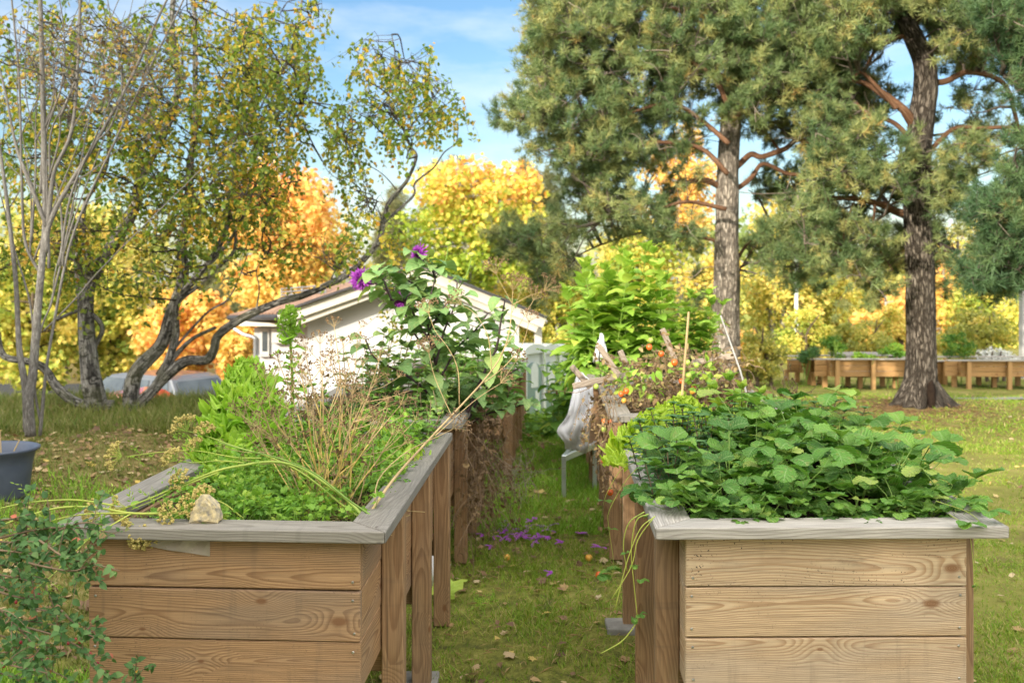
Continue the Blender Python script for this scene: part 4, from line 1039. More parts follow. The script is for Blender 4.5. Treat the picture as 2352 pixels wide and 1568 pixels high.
# ------------------------------------------------------------------ lettuces
def lettuce(label, base, n, L, W, mat, e0=(.3, 1.3), curl=(.6, 1.2), height=0.0, name='lettuce', taper=.7, ruf=.42, rf=13, spread=.03, lean=(0, 0), tpow=1.0):
    t = thing(name, label, 'lettuce', base, None)
    f = np.linspace(0, 1, n) ** .9; rng_sf = 21.0
    h = f * height; az = np.arange(n) * 2.4 + RNG.uniform(-.3, .3, n)
    c = np.asarray(base) + np.c_[np.cos(az) * spread * (1 - f) + lean[0] * f, np.sin(az) * spread * (1 - f) + lean[1] * f, h]
    Lk = L * (1 - taper * f ** tpow) * RNG.uniform(.85, 1.12, n)
    ee0 = e0[0] + (e0[1] - e0[0]) * f + RNG.uniform(-.15, .15, n)
    ee1 = ee0 - RNG.uniform(curl[0], curl[1], n)
    g = Geo(); v, fs, at = ribbons(c, az, Lk, Lk * W, ee0, ee1, lett, nu=13, nv=32, fold=.12, ruf=ruf, rfreq=rf * 1.5, scal=.20, sfreq=rng_sf, tint=np.clip(.35 + .4 * f + RNG.normal(0, .15, n), 0, 1))
    g.add(v, fs, at); g.build('leaves', MAT[mat], t, smooth=True)
    if height:
        g = Geo(); tube(g, [base, np.asarray(base) + [lean[0], lean[1], height + L * (1 - taper) * .4]], [.018, .008], 7); g.build('stalk', MAT['lettuce_pale'], t)
    return t
lettuce('tall bolted bright green lettuce standing in the left front bed', P(562, 1085, 3.95) * [1, 1, 0] + [0, 0, .80], 330, .125, .60, 'lettuce', (-.1, 1.25), (.9, 1.9), .45, spread=.11, taper=.66, ruf=.6, lean=(.012, 0), tpow=2.6)
lettuce('yellow-green loose lettuce at the left edge behind the mint, pale front bed', [vpx(4.25) + .46, 4.25, .85], 150, .155, .60, 'lettuce_yellow', (.0, 1.35), (.4, 1.2), .15, spread=.12)
lettuce('yellow-green lettuce leaves flopping over the end of the pale bed rail', [vpx(4.0) + .30, 4.0, .87], 26, .11, .62, 'lettuce_yellow', (-.2, .3), (.2, .5), 0, spread=.03)
lettuce('upright yellow lettuce behind the mint, nearest the withered tomatoes', [vpx(4.5) + .58, 4.48, .86], 110, .15, .55, 'lettuce_yellow', (.2, 1.4), (.3, 1.0), .17, spread=.10)
lettuce('low pale lettuce beside the right rail of the left front bed', P(885, 1040, 3.95) * [1, 1, 0] + [0, 0, .84], 90, .13, .55, 'lettuce_pale', (.55, 1.4), (.3, 1.0), .05, spread=.06)
lettuce('pale salad lettuce half hidden behind the dry seed stems', P(800, 1050, 3.75) * [1, 1, 0] + [0, 0, .80], 80, .14, .55, 'lettuce_pale', (.1, 1.4), (.3, 1.0), .04, spread=.06)
lettuce('small lettuce in front of the bolted one at the left front bed', P(640, 1120, 3.6) * [1, 1, 0] + [0, 0, .79], 34, .17, .5, 'lettuce', (0, 1.3), (.4, 1.0), .04, spread=.05)
# flowering lettuce spike
b = P(668, 1080, 4.3); b[2] = .8
t = thing('lettuce_spike', 'slender green lettuce flower spike standing against the white gable', 'lettuce', b)
top = P(664, 715, 4.3); g = Geo(); tube(g, spline([b, P(672, 900, 4.3), top], 10), [.010, .004], 6); g.build('stalk', MAT['lettuce_pale'], t)
g = Geo(); f = RNG.uniform(.82, 1, 420); ax_ = b * (1 - f)[:, None] + top * f[:, None]; wv = .07 * np.sin(np.clip((f - .80) / .205, 0, 1) * PI) ** .6
d_ = rdir(420, .5); scatter(g, T_quad(.4), ax_ + d_ * wv[:, None] * RNG.uniform(.3, 1, (420, 1)), rdir(420, 1.2), rdir(420), RNG.uniform(.012, .022, 420), RNG.uniform(.1, .7, 420))
for k in range(12):
    f0 = RNG.uniform(.80, .95); c = b * (1 - f0) + top * f0; tube(g, [c, c + rdir(1, 1.2)[0] * .06], .0018, 4)
f = np.linspace(.3, .85, 17); c = b * (1 - f)[:, None] + top * f[:, None]
v, fs, at = ribbons(c, np.arange(17) * 2.4, .13 * (1.1 - .6 * f), .035, .4, -.7, lance, nu=5, nv=8, fold=.2, ruf=.2, tint=.3); g.add(v, fs, at)
g.build('leaves', MAT['lettuce'], t, smooth=True)

# ------------------------------------------------------------------ umbels
def umbel(gs, gd, c, d, R, rays=14, sub=9, seed=.0022, dome=.5, stemr=.0007):
    d = unit(d); ref = unit(np.cross(d, [.3, .5, .81])); b2 = np.cross(d, ref)
    for k in range(rays):
        a = 2.4 * k; rr = math.sqrt((k + .5) / rays); v = d * (1 - dome * rr * .5) + (ref * math.cos(a) + b2 * math.sin(a)) * rr * 1.0
        e = c + unit(v) * R * RNG.uniform(.85, 1.05)
        tube(gs, [c, (c + e) / 2 + d * R * .06, e], [stemr, stemr * .7], 3, cap=False)
        dv = unit(v); off = rdir(sub, 0) * .9 + dv * .8
        pts = e + off * R * .17
        for q in pts[::2]: tube(gs, [e, q], stemr * .5, 3, cap=False)
        scatter(gd, T_octa(), pts, off, rdir(sub), RNG.uniform(.7, 1.3, sub) * seed, RNG.uniform(0, 1, sub))

# dry seed-head bush (parsley/dill gone brown)
RNG = np.random.default_rng(5)
bb = P(752, 1195, 3.28); bb[2] = .80
t = thing('dry_herb_bush', 'brown dried herb bush with golden stems and many small seed heads', 'dried herb', bb)
gs, gt, gd, gl_ = Geo(), Geo(), Geo(), Geo()
tips0 = [(768, 752), (700, 800), (735, 790), (792, 800), (820, 800), (640, 830), (610, 870), (660, 880), (700, 870), (740, 860), (780, 880), (820, 870), (860, 880), (720, 930), (770, 930), (680, 940), (830, 930), (600, 930), (640, 960), (880, 935), (920, 930), (900, 1000), (560, 960), (700, 990), (800, 980), (860, 990), (620, 1010), (940, 960), (760, 830), (690, 840), (870, 830), (745, 905), (810, 905), (655, 915), (590, 985), (890, 960)]
tips = [q for i_, q in enumerate(tips0) if i_ % 4 != 3]
for k, (tx, ty) in enumerate(tips):
    d = 3.28 + RNG.uniform(-.22, .35); tip = P(tx, ty, d); st = bb + [RNG.uniform(-.07, .07), RNG.uniform(-.06, .08), 0]
    m1 = st * .62 + tip * .38 + [(tip[0] - st[0]) * .03 + RNG.normal(0, .012), 0, .02]; m2 = st * .3 + tip * .7 + [RNG.normal(0, .014), 0, .0]
    path = spline([st, m1, m2, tip], 14); thick = RNG.uniform(.0020, .0038)
    tube(gs, path[:9], [thick, thick * .75], 6); tube(gt, path[8:], [thick * .75, thick * .4], 5)
    umbel(gt, gd, tip, tip - m2 + [0, 0, .05], RNG.uniform(.030, .048), 10, 6, .0024)
    for br in range(5):
        i0 = RNG.integers(6, 12); s = path[i0]; dr = unit(path[i0 + 1] - path[i0]) + rdir(1)[0] * .75; L = RNG.uniform(.05, .16); e = s + unit(dr) * L
        tube(gt, [s, (s + e) / 2 + [0, 0, -.006], e], [thick * .45, .0008], 4, cap=False)
        if RNG.uniform() < .75: umbel(gt, gd, e, dr + [0, 0, .4], RNG.uniform(.018, .032), 6, 5, .0022)
    n = 11; i0 = RNG.integers(3, 12, n); sgn = rdir(n, -.3); pos = path[i0] + sgn * RNG.uniform(.0, .02, (n, 1))
    scatter(gl_, T_quad(.25, .3), pos, sgn, rdir(n), RNG.uniform(.008, .030, n), RNG.uniform(0, .75, n))
for k in range(30):
    st = bb + [RNG.uniform(-.09, .09), RNG.uniform(-.07, .1), 0]; a = RNG.uniform(0, 6.28); e = st + [math.cos(a) * .1, math.sin(a) * .08, RNG.uniform(.12, .3)]
    tube(gt, spline([st, (st + e) / 2 + rdir(1)[0] * .02, e], 6), [.0016, .0008], 4, cap=False)
gs.build('golden_stems', MAT['stem_gold'], t, smooth=True); gt.build('twigs', MAT['stem_dry'], t); gd.build('seed_heads', MAT['seed'], t); gl_.build('withered_leaves', MAT['dry_leaf'], t)

# dill plant bent to the left
RNG = np.random.default_rng(6)
t = thing('dill_plant', 'green dill stems bent far to the left over the front rail', 'dill', P(845, 1200, 3.05))
gs, gt, gd, gf = Geo(), Geo(), Geo(), Geo()
S = [([(850, 1205, 3.05), (800, 1150, 3.1), (740, 1105, 3.1), (680, 1070, 3.1), (620, 1060, 3.08), (560, 1068, 3.05), (500, 1080, 3.0), (420, 1112, 2.98), (330, 1150, 2.95), (235, 1185, 2.92)], .006, .0022),
     ([(868, 1208, 3.05), (800, 1170, 3.1), (700, 1090, 3.15), (620, 1050, 3.15), (540, 1025, 3.15), (470, 1000, 3.15), (430, 990, 3.15)], .004, .0016),
     ([(600, 1052, 3.1), (540, 1050, 3.1), (450, 1035, 3.1), (370, 1038, 3.1), (290, 1048, 3.1)], .0026, .0012),
     ([(560, 1062, 3.05), (500, 1058, 3.05), (450, 1062, 3.0), (405, 1060, 3.0)], .0022, .0010),
     ([(500, 1085, 3.0), (460, 1100, 2.97), (400, 1125, 2.95), (350, 1150, 2.93), (300, 1170, 2.92)], .0024, .001),
     ([(450, 1175, 2.92), (380, 1178, 2.9), (300, 1178, 2.88), (220, 1165, 2.85), (140, 1165, 2.8), (60, 1185, 2.75), (-20, 1215, 2.7)], .0045, .002),
     ([(300, 1178, 2.88), (200, 1180, 2.84), (120, 1195, 2.8), (40, 1225, 2.75), (-20, 1260, 2.7)], .003, .0015),
     ([(260, 1160, 2.85), (180, 1148, 2.85), (100, 1150, 2.8), (30, 1160, 2.75), (-30, 1175, 2.7)], .003, .0015),
     ([(300, 1180, 2.86), (240, 1215, 2.8), (200, 1240, 2.78), (120, 1320, 2.7), (40, 1385, 2.65)], .0024, .0012),
     ([(560, 1190, 3.0), (500, 1150, 3.0), (440, 1165, 2.95), (380, 1200, 2.92), (330, 1215, 2.9)], .0026, .0014)]
for pts, r0, r1 in S: tube(gs, spline(PL(pts, 3), 26), [r0, r1], 7)
for (x, y, d, R, dr) in ((280, 1048, 3.1, .042, (-1, 0, .1)), (405, 1058, 3.0, .035, (-.7, -.2, .7)), (290, 1165, 2.92, .04, (-.7, -.4, -.2)), (350, 1215, 2.88, .04, (-.3, -.6, -.5)), (325, 1228, 2.86, .035, (-.2, -.6, -.8)), (420, 1110, 2.97, .035, (-.3, -.5, .5)),
                         (430, 990, 3.15, .045, (-.6, 0, .8)), (470, 1000, 3.15, .035, (0, -.2, 1)), (455, 1030, 3.12, .03, (-.5, -.2, .6)), (230, 1182, 2.9, .04, (-1, -.2, 0)), (440, 1165, 2.93, .035, (-.2, -.6, .4)), (395, 1180, 2.9, .035, (-.3, -.6, .1)), (470, 1140, 2.95, .03, (0, -.5, .8)), (310, 1205, 2.87, .03, (-.6, -.6, -.3))):
    umbel(gt, gd, P(x, y, d), np.array(dr), R, 16, 9, .0040, .9, .0011)
def feather(g, c, d, L, n=26, mat=None):
    s = RNG.uniform(.2, 1, n); p = c + np.outer(s, d) * L + rdir(n) * L * .10 * s[:, None]
    scatter(g, T_quad(.16, .1), p, unit(d + rdir(n) * .9), rdir(n), L * RNG.uniform(.10, .24, n), RNG.uniform(.2, 1, n))
for k in range(120):
    pts, r0, r1 = S[RNG.integers(len(S))]; path = spline(PL(pts, 3), 26); c = path[RNG.integers(5, 26)]
    feather(gf, c, unit(rdir(1, .3)[0]), RNG.uniform(.03, .08), 18)
gs.build('stems', MAT['stem_lime'], t, smooth=True); gt.build('umbel_rays', MAT['stem_lime'], t); gd.build('seed_heads', MAT['seed_gold'], t); gf.build('feathery_leaves', MAT['herb'], t)
# darker thin stem crossing the dill
t = thing('parsley_plant', 'thin dark green bent herb stem crossing the thicker lime stem', 'parsley', P(885, 1205, 3.0))
g = Geo(); tube(g, spline(PL([(885, 1205, 2.95), (840, 1175, 3.0), (790, 1140, 3.0), (720, 1085, 3.02), (640, 1052, 3.05), (570, 1035, 3.08), (500, 1015, 3.1)], 3), 24), [.0035, .0016], 6); g.build('stem', MAT['stem_green'], t, smooth=True)
g = Geo()
for k in range(30): c = P(RNG.uniform(500, 760), RNG.uniform(1010, 1110), 3.05); feather(g, c, rdir(1, .4)[0], .05, 14)
g.build('leaves', MAT['herb'], t)

# long dry stalk leaning over the right rail
RNG = np.random.default_rng(8)
t = thing('dry_stalk', 'long straw coloured dry stalk leaning over the right rail towards the dahlia', 'dry stalk', P(828, 1215, 3.0))
gt, gd = Geo(), Geo()
main = [(826, 1215, 2.98), (900, 1105, 3.2), (980, 1015, 3.5), (1060, 930, 3.8), (1110, 875, 4.0), (1148, 822, 4.1), (1168, 770, 4.15), (1175, 715, 4.2), (1178, 668, 4.2)]
tube(gt, spline(PL(main, 3), 40), [.0052, .0034, .0014], 7)
B_ = [([(1110, 880, 4.0), (1160, 840, 4.05), (1200, 790, 4.1), (1215, 740, 4.1)], .0025), ([(1178, 700, 4.2), (1215, 680, 4.2), (1250, 668, 4.2)], .0018), ([(1150, 815, 4.1), (1190, 750, 4.15), (1225, 690, 4.2)], .002),
      ([(1055, 930, 3.8), (1052, 850, 3.8), (1030, 800, 3.8), (1000, 760, 3.8), (985, 720, 3.8)], .0022), ([(1000, 1000, 3.5), (1090, 920, 3.7), (1150, 880, 3.8)], .002), ([(1150, 880, 3.8), (1185, 830, 3.9)], .0015),
      ([(1130, 850, 4.0), (1120, 770, 4.0), (1090, 720, 4.0), (1060, 700, 4.0)], .0018), ([(860, 1160, 3.1), (870, 1100, 3.15), (930, 1040, 3.2), (1010, 1000, 3.3), (1040, 985, 3.3)], .0022), ([(1040, 960, 3.7), (1000, 870, 3.7), (985, 810, 3.7)], .0018), ([(1178, 700, 4.2), (1150, 650, 4.2), (1140, 630, 4.2)], .0014), ([(1175, 720, 4.2), (1200, 660, 4.2)], .0014)]
for pts, r in B_:
    p = spline(PL(pts, 3), 14); tube(gt, p, [r, r * .5], 5)
    umbel(gt, gd, p[-1], p[-1] - p[-3] + [0, -.005, .01], RNG.uniform(.04, .065), 14, 6, .0032)
umbel(gt, gd, P(1178, 668, 4.2), np.array([.1, -.2, 1]), .07, 16, 6, .0032)
gt.build('stems', MAT['stem_dry'], t, smooth=True); gd.build('seed_heads', MAT['seed'], t)

# low green herbs (countless) in the left front bed
RNG = np.random.default_rng(9)
def inbed(n, y0, y1, l, r, zb=.80):
    y = RNG.uniform(y0, y1, n); x = vpx(y) + RNG.uniform(l, r, n); return np.c_[x, y, np.full(n, zb)]
g = Geo(); gs = Geo()
b = inbed(1300, 2.93, 4.4, -1.25, -.56)
keep = ~((b[:, 1] < 3.35) & (b[:, 0] > vpx(b[:, 1]) - .72)) | (RNG.uniform(size=1300) < .25); b = b[keep]
for c in b:
    h = RNG.uniform(.03, .12) * (1 + max(0, c[1] - 3.3) * .9); top = c + [RNG.normal(0, .03), RNG.normal(0, .03), h]; tube(gs, [c, top], .0011, 4, cap=False)
    n = 7; d = rdir(n, .25); tn = np.clip(RNG.normal(.4, .25), 0, 1)
    if RNG.uniform() < .5: scatter(g, T_maple(), top + d * .012, d, ZUP + rdir(n) * .4, RNG.uniform(.012, .024, n), tn)
    else: scatter(g, T_ovate(4, .34), top + d * .010, d, ZUP + rdir(n) * .4, RNG.uniform(.014, .032, n), tn)
t = tag(g.build('ground_herbs', MAT['herb']), 'low mixed green herbs and cress covering the soil of the left front bed', 'herbs', kind='stuff')
gs.build('stems', MAT['stem_green'], t)
g = Geo(); n = 900; b = inbed(n, 2.92, 4.4, -1.24, -.55, .812); scatter(g, T_quad(.2, .15), b, rdir(n) * [1, 1, .2], ZUP + rdir(n) * .5, RNG.uniform(.015, .05, n), RNG.uniform(0, .8, n))
for c in inbed(140, 2.92, 3.4, -.85, -.54, .815): tube(g, [c, c + rdir(1)[0] * [.12, .12, .02]], .0012, 4, cap=False)
tag(g.build('straw_litter', MAT['straw']), 'dry straw and old leaves on the soil of the left front bed', 'straw litter', kind='stuff')
g = Geo()
for k in range(9):
    c = P(588, 1132, 3.3); d = rdir(1, .4)[0]; scatter(g, T_quad(.5), [c], [d], [ZUP + d], [.018], .5)
tag(g.build('white_flower', MAT['white_flower']), 'tiny white flower beside the left rail of the left front bed', 'flower')

# ------------------------------------------------------------------ dahlia and nettle-like herbs behind
RNG = np.random.default_rng(12)
db = P(1000, 960, 5.45); db[2] = .80
t = thing('dahlia', 'tall dahlia with dark stems, grey-green leaves and purple flowers', 'dahlia', db)
stems = [[(1005, 985), (1010, 900), (1000, 830), (985, 770), (985, 700), (1000, 640)], [(1008, 900), (985, 820), (955, 770), (930, 720), (900, 690), (880, 660), (840, 645)], [(1000, 800), (960, 740), (940, 700), (930, 690)],
         [(1000, 840), (1020, 760), (1045, 700), (1050, 650)], [(1000, 640), (990, 615), (962, 590)], [(1060, 980), (1085, 920), (1110, 860), (1140, 800), (1150, 740), (1160, 690)], [(1070, 975), (1110, 900), (1150, 870), (1200, 840)],
         [(1005, 930), (960, 880), (910, 850), (860, 820), (840, 780)], [(1060, 985), (1120, 950), (1180, 935), (1215, 925)], [(1010, 870), (1050, 800), (1090, 760), (1120, 720)], [(900, 690), (880, 640), (870, 615)], [(1000, 700), (960, 660), (930, 640)], [(985, 760), (1010, 720), (1030, 690)]]
gs, gl_ = Geo(), Geo(); cen = []; 
for k, s in enumerate(stems):
    d0 = 5.45 + RNG.uniform(-.15, .25); p = spline(PL(s, d0), 16); tube(gs, p, [.011 if k in (0, 5) else .007, .004], 7)
    cen.append(p)
for k, p in enumerate(cen):
    m = 12 if k in (0, 5, 1, 9) else 8
    for q in np.linspace(.22, 1, m):
        c = p[int(q * 15)]; a = RNG.uniform(0, 6.28)
        for s in (0, PI):
            L = RNG.uniform(.11, .20) * (1.1 - .45 * q); az = a + s + RNG.normal(0, .3); e0 = RNG.uniform(-.1, .6)
            pe = c + np.array([math.cos(az), math.sin(az), .35]) * RNG.uniform(.02, .05); tube(gs, [c, pe], .002, 4, cap=False)
            v, f, at = ribbons([pe], az, L, L * .34, e0, e0 - RNG.uniform(.9, 1.7), ovate, nu=5, nv=10, fold=.22, ruf=.09, rfreq=11, teeth=.03, twist=RNG.uniform(-.5, .5), tint=np.clip(RNG.normal(.45, .25), 0, 1)); gl_.add(v, f, at)
gs.build('stems', MAT['stem_purple'], t, smooth=True); gl_.build('leaves', MAT['dahlia_leaf'], t, smooth=True)
def dahlia_flower(c, face, R, label, n=130, droop=False):
    g = Geo(); k = np.arange(n); f = k / n; az = k * 2.4
    e0 = 1.45 - 1.75 * f; L = R * (.45 + .6 * f) * RNG.uniform(.8, 1.1, n)
    v, fs, at = ribbons(np.zeros((n, 3)), az, L, R * .085, e0, e0 - RNG.uniform(-.2, .5, n), petp, nu=3, nv=6, fold=-.35, tint=RNG.uniform(0, 1, n), twist=RNG.uniform(-.5, .5, n))
    z = unit(np.array(face)); x = unit(np.cross([.1, .9, .3], z)); y = np.cross(z, x); v = v @ np.array([x, y, z]) + c
    g.add(v, fs, at); o = g.build('flower', MAT['petal'], t); o['label'] = label
    g = Geo(); ball(g, c - z * R * .2, R * .2, 8, 6); g.build('calyx', MAT['stem_green'], o)
dahlia_flower(P(829, 642, 5.4), (-.25, -1, .1), .075, 'round purple flower facing the viewer, leftmost')
dahlia_flower(P(961, 583, 5.45), (-.75, -.45, .25), .072, 'topmost purple flower seen from the side')
dahlia_flower(P(922, 690, 5.45), (-.2, -.8, -.35), .062, 'half hidden purple flower among the leaves')
g = Geo()
for x, y, d in ((869, 612, 5.45), (1084, 585, 5.5), (1030, 560, 5.5), (868, 660, 5.4)): ball(g, P(x, y, d), .018, 10, 7, (1, 1, .8))
g.build('buds', MAT['stem_lime'], t)
g = Geo()
for a, b in (((1000, 640), (1030, 560)), ((1040, 680), (1084, 590))): tube(g, spline([P(*a, 5.5), (P(*a, 5.5) + P(*b, 5.5)) / 2 + [.02, 0, 0], P(*b, 5.5)], 8), [.004, .0025], 5)
g.build('bud_stems', MAT['stem_green'], t)

RNG = np.random.default_rng(13)
def leafy_stems(name, label, cat, base, n, rx, ry, h, leafL, leafW, mat, smat, group=None, prof=ovate, nodes=8, e0=.5, droop=1.0, tz=None, lean=.08, teeth=.03, opp=2, ruf=.08):
    t = thing(name, label, cat, base, group); g, gs = Geo(), Geo()
    for k in range(n):
        b = np.asarray(base) + [RNG.uniform(-rx, rx), RNG.uniform(-ry, ry), 0]; hh = h * RNG.uniform(.7, 1.08)
        top = b + [RNG.normal(0, lean), RNG.normal(0, lean), hh]; mid = (b + top) / 2 + [RNG.normal(0, lean * .3), RNG.normal(0, lean * .3), 0]
        p = spline([b, mid, top], 12); tube(gs, p, [.0022 + h * .004, .0015 + h * .001], 5)
        for i, f in enumerate(np.linspace(.15, 1, nodes)):
            c = p[min(11, int(f * 11))]; m = opp if f < .93 else 5; a = i * 1.57 + RNG.uniform(-.4, .4); az = a + np.arange(m) * 2 * PI / m
            L = leafL * RNG.uniform(.75, 1.15, m) * (1.1 - .55 * f ** 2); ee = e0 + .5 * (f > .9) + RNG.uniform(-.25, .25, m)
            v, fs, at = ribbons(np.tile(c, (m, 1)), az, L, L * leafW, ee, ee - droop * RNG.uniform(.7, 1.3, m), prof, nu=5, nv=8, fold=.2, ruf=ruf, rfreq=12, teeth=teeth, twist=RNG.uniform(-.4, .4, m), tint=np.clip(RNG.normal(.35 + .3 * f, .2, m), 0, 1)); g.add(v, fs, at)
    g.build('leaves', MAT[mat], t, smooth=True); gs.build('stems', MAT[smat], t); return t
gb = 'green herb clumps around the dahlia'
leafy_stems('herb_clump', 'small-leaved green herb at the back of the left front bed, before the dahlia', 'herb', [P(890, 950, 4.4)[0], 4.42, .80], 22, .17, .07, .27, .055, .34, 'weed_leaf', 'stem_brown', gb)
leafy_stems('herb_clump', 'bushy small-leaved green herb left of the dahlia stem', 'herb', [P(885, 950, 5.0)[0], 5.0 + .38, .80], 20, .22, .12, .34, .07, .32, 'weed_leaf', 'stem_brown', gb)
leafy_stems('herb_clump', 'tall green herb with upright tips left of the purple dahlia leaves', 'herb', [P(860, 950, 5.6)[0], 5.75, .80], 12, .16, .15, .48, .10, .30, 'dahlia_leaf', 'stem_brown', gb)
leafy_stems('herb_clump', 'mid-green herb just right of the bolted lettuce, behind the seed heads', 'herb', [P(742, 950, 4.4)[0], 4.42, .79], 14, .15, .08, .30, .06, .32, 'weed_leaf', 'stem_brown', gb)
leafy_stems('herb_clump', 'dense leafy herb between the dahlia and the far left bed rails', 'herb', [P(1100, 950, 6.0)[0], 6.1, .80], 14, .20, .2, .36, .11, .32, 'weed_leaf', 'stem_brown', gb)
leafy_stems('herb_clump', 'leafy herb at the right rail of the dahlia bed, drooping outwards', 'herb', [vpx(5.6) - .62, 5.6, .80], 10, .08, .2, .20, .14, .34, 'dahlia_leaf', 'stem_purple', gb, e0=.1, droop=1.2)
leafy_stems('herb_clump', 'herbs growing in the third bed of the left row', 'herb', [vpx(8.1) - .85, 8.2, .76], 24, .33, .5, .36, .11, .32, 'weed_leaf', 'stem_brown', gb)

# withered vine hanging from the dahlia bed
RNG = np.random.default_rng(14)
def tangle(name, label, cat, pts_fn, n, L, mat_s, mat_l, leafn=6, leaf=(.015, .05), grav=-.5, r=.0018, tint=(0, .8), group=None, loc=(0, 0, 0), jit=.5):
    t = thing(name, label, cat, loc, group); gs, gl_ = Geo(), Geo()
    for k in range(n):
        p = pts_fn(); d = rdir(1)[0] + [0, 0, grav]; pts = [p]; st = RNG.uniform(.6, 1.2) * L / 7
        for i in range(7):
            d = unit(d + rdir(1)[0] * jit + [0, 0, grav * .5]); p = p + d * st; pts.append(p)
        path = spline(pts, 12); tube(gs, path, [r, r * .6], 4, cap=False)
        m = leafn; ii = RNG.integers(1, 12, m); dd = rdir(m, grav)
        scatter(gl_, T_ovate(3, .32), path[ii] + rdir(m) * .008, dd, rdir(m), RNG.uniform(*leaf, m), RNG.uniform(*tint, m))
    gs.build('stems', MAT[mat_s], t); gl_.build('leaves', MAT[mat_l], t); return t
def vine_pts():
    y = RNG.uniform(5.2, 6.6); return np.array([vpx(y) - .485 + RNG.uniform(-.02, .11), y, RNG.uniform(.35, .90)])
tangle('withered_vine', 'mass of withered brown vine hanging from the dahlia bed into the path', 'withered vine', vine_pts, 210, .42, 'stem_brown', 'dry_leaf', 5, (.012, .04), -.75, .0018, (0, .6), loc=(vpx(5.8) - .45, 5.8, 0))
tangle('withered_vine', 'low pile of grey withered stems on the path edge, farther than the vine', 'withered vine', lambda: np.array([vpx(7.0) - .36 + RNG.uniform(-.1, .16), RNG.uniform(6.8, 7.4), RNG.uniform(.08, .30)]), 60, .3, 'deadtwig', 'dry_leaf', 2, (.01, .03), -.2, .0018, (0, .5), loc=(vpx(7) - .36, 7.0, 0))
# ------------------------------------------------------------------ tomatoes on stakes
RNG = np.random.default_rng(15)
def tz(v): return np.array([(1300 + v[0] * .5102) * .834, (600 + v[1] * .5102) * .834])
def tp():
    while True:
        x, y = RNG.uniform(1375, 1710), RNG.uniform(805, 960)
        lo = np.interp(x, [1330, 1400, 1500, 1600, 1710], [875, 850, 825, 800, 820])
        if y > lo: return P(x, y, RNG.uniform(5.6, 6.5))
tv = tangle('tomato_plant', 'withered tomato plants with orange and green fruit on wooden stakes', 'tomato plant', tp, 420, .34, 'stem_brown', 'dry_leaf', 9, (.016, .046), -.35, .0026, (0, 1), loc=(vpx(6) + .85, 6.0, .82), jit=.8)
g = Geo(); gs = Geo()
for k in range(20):
    c = P(RNG.uniform(1420, 1640), RNG.uniform(840, 900), RNG.uniform(5.4, 5.8)); d = rdir(7, .1); scatter(g, T_ovate(4, .3), c + d * .03, d, ZUP + rdir(7) * .5, RNG.uniform(.03, .07, 7), RNG.uniform(.3, 1, 7))
g.build('green_leaves', MAT['herb'], tv, smooth=True)
for (x, y, m, r) in ((957, 697, 'tomato', .020), (1022, 733, 'tomato', .019), (1093, 780, 'tomato', .022), (833, 935, 'tomato', .019), (805, 950, 'tomato', .018), (715, 1097, 'tomato', .018), (712, 1140, 'tomato_green', .017), (700, 1315, 'tomato', .017), (1165, 780, 'tomato_green', .018), (1212, 795, 'tomato_green', .019), (1170, 850, 'tomato_green', .020), (1292, 930, 'tomato_green', .027), (670, 910, 'tomato_green', .018), (745, 1480, 'tomato', .020), (965, 660, 'tomato_green', .018), (1195, 915, 'tomato', .016), (1130, 880, 'tomato', .018), (820, 985, 'fruit', .017), (745, 1100, 'tomato', .016), (1190, 935, 'fruit', .019)):
    q = tz((x, y)); g = Geo(); d = 5.45 if y < 1000 else 5.15; r *= .85; c = P(q[0], q[1], d); ball(g, c, r, 12, 8, (1, 1, 1.08)); o = g.build('tomato', MAT[m], tv, smooth=True)
    g = Geo(); n = 5; a = np.arange(n) * 2 * PI / n; v, f, at = ribbons(np.tile(c + [0, 0, r * 1.05], (n, 1)), a, r * .9, r * .16, .3, -.4, lance, nu=3, nv=4, tint=.3); g.add(v, f, at); g.build('sepals', MAT['stem_green'], o)
def hang_pts():
    x = RNG.choice([1350, 1395, 1400, 1405, 1390, 1398, 1392], 1)[0] + RNG.normal(0, 9); y = RNG.uniform(900, 1090) if x > 1365 else RNG.uniform(890, 960); return P(x, y, 5.12)
tangle('withered_vine', 'withered tomato trusses hanging down the front post of the tomato bed', 'withered vine', hang_pts, 42, .24, 'stem_brown', 'dry_leaf', 6, (.012, .03), -1.0, .0018, (0, .9), loc=P(1395, 1060, 5.12))
gst = 'wooden stakes in the tomato bed'
def stake(label, a, b, d, w=.035, th=.018, d2=None):
    pa, pb = P(*a, d), P(*b, d2 or d); g = Geo(); beam(g, pa, pb, w, th, (0, -1, .2)); o = g.build('wooden_stake', MAT['wood_stick'], loc=pb); tag(o, label, 'stake', gst)
stake('slanted grey stake pointing up left beside the sunroot', (1374, 792), (1425, 868), 5.9)
stake('slanted grey stake leaning left above the white fleece', (1312, 840), (1356, 890), 6.0)
stake('slanted grey stake in front of the sunroot, with a tomato beside it', (1521, 755), (1550, 825), 6.2)
stake('horizontal grey batten over the white fleece and withered leaves', (1317, 887), (1462, 855), 5.6, d2=5.9)
stake('pale horizontal batten at the right end of the withered tomatoes', (1590, 833), (1690, 816), 5.9)
stake('short slanted grey stake behind the tomatoes, left of centre', (1424, 805), (1440, 840), 6.3)
g = Geo(); tube(g, [P(1582, 716, 5.3), P(1565, 925, 5.25)], [.006, .007], 8); tag(g.build('bamboo_cane', MAT['stem_dry'], loc=P(1565, 925, 5.25)), 'straight thin pale cane standing before the withered tomatoes', 'cane', 'canes')
g = Geo(); tube(g, [P(1655, 724, 5.0), P(1700, 850, 4.95), P(1714, 900, 4.95)], [.004, .005], 8); tag(g.build('thin_rod', MAT['grey_post'], loc=P(1714, 900, 4.95)), 'thin grey leaning rod in front of the pine trunk', 'cane', 'canes')

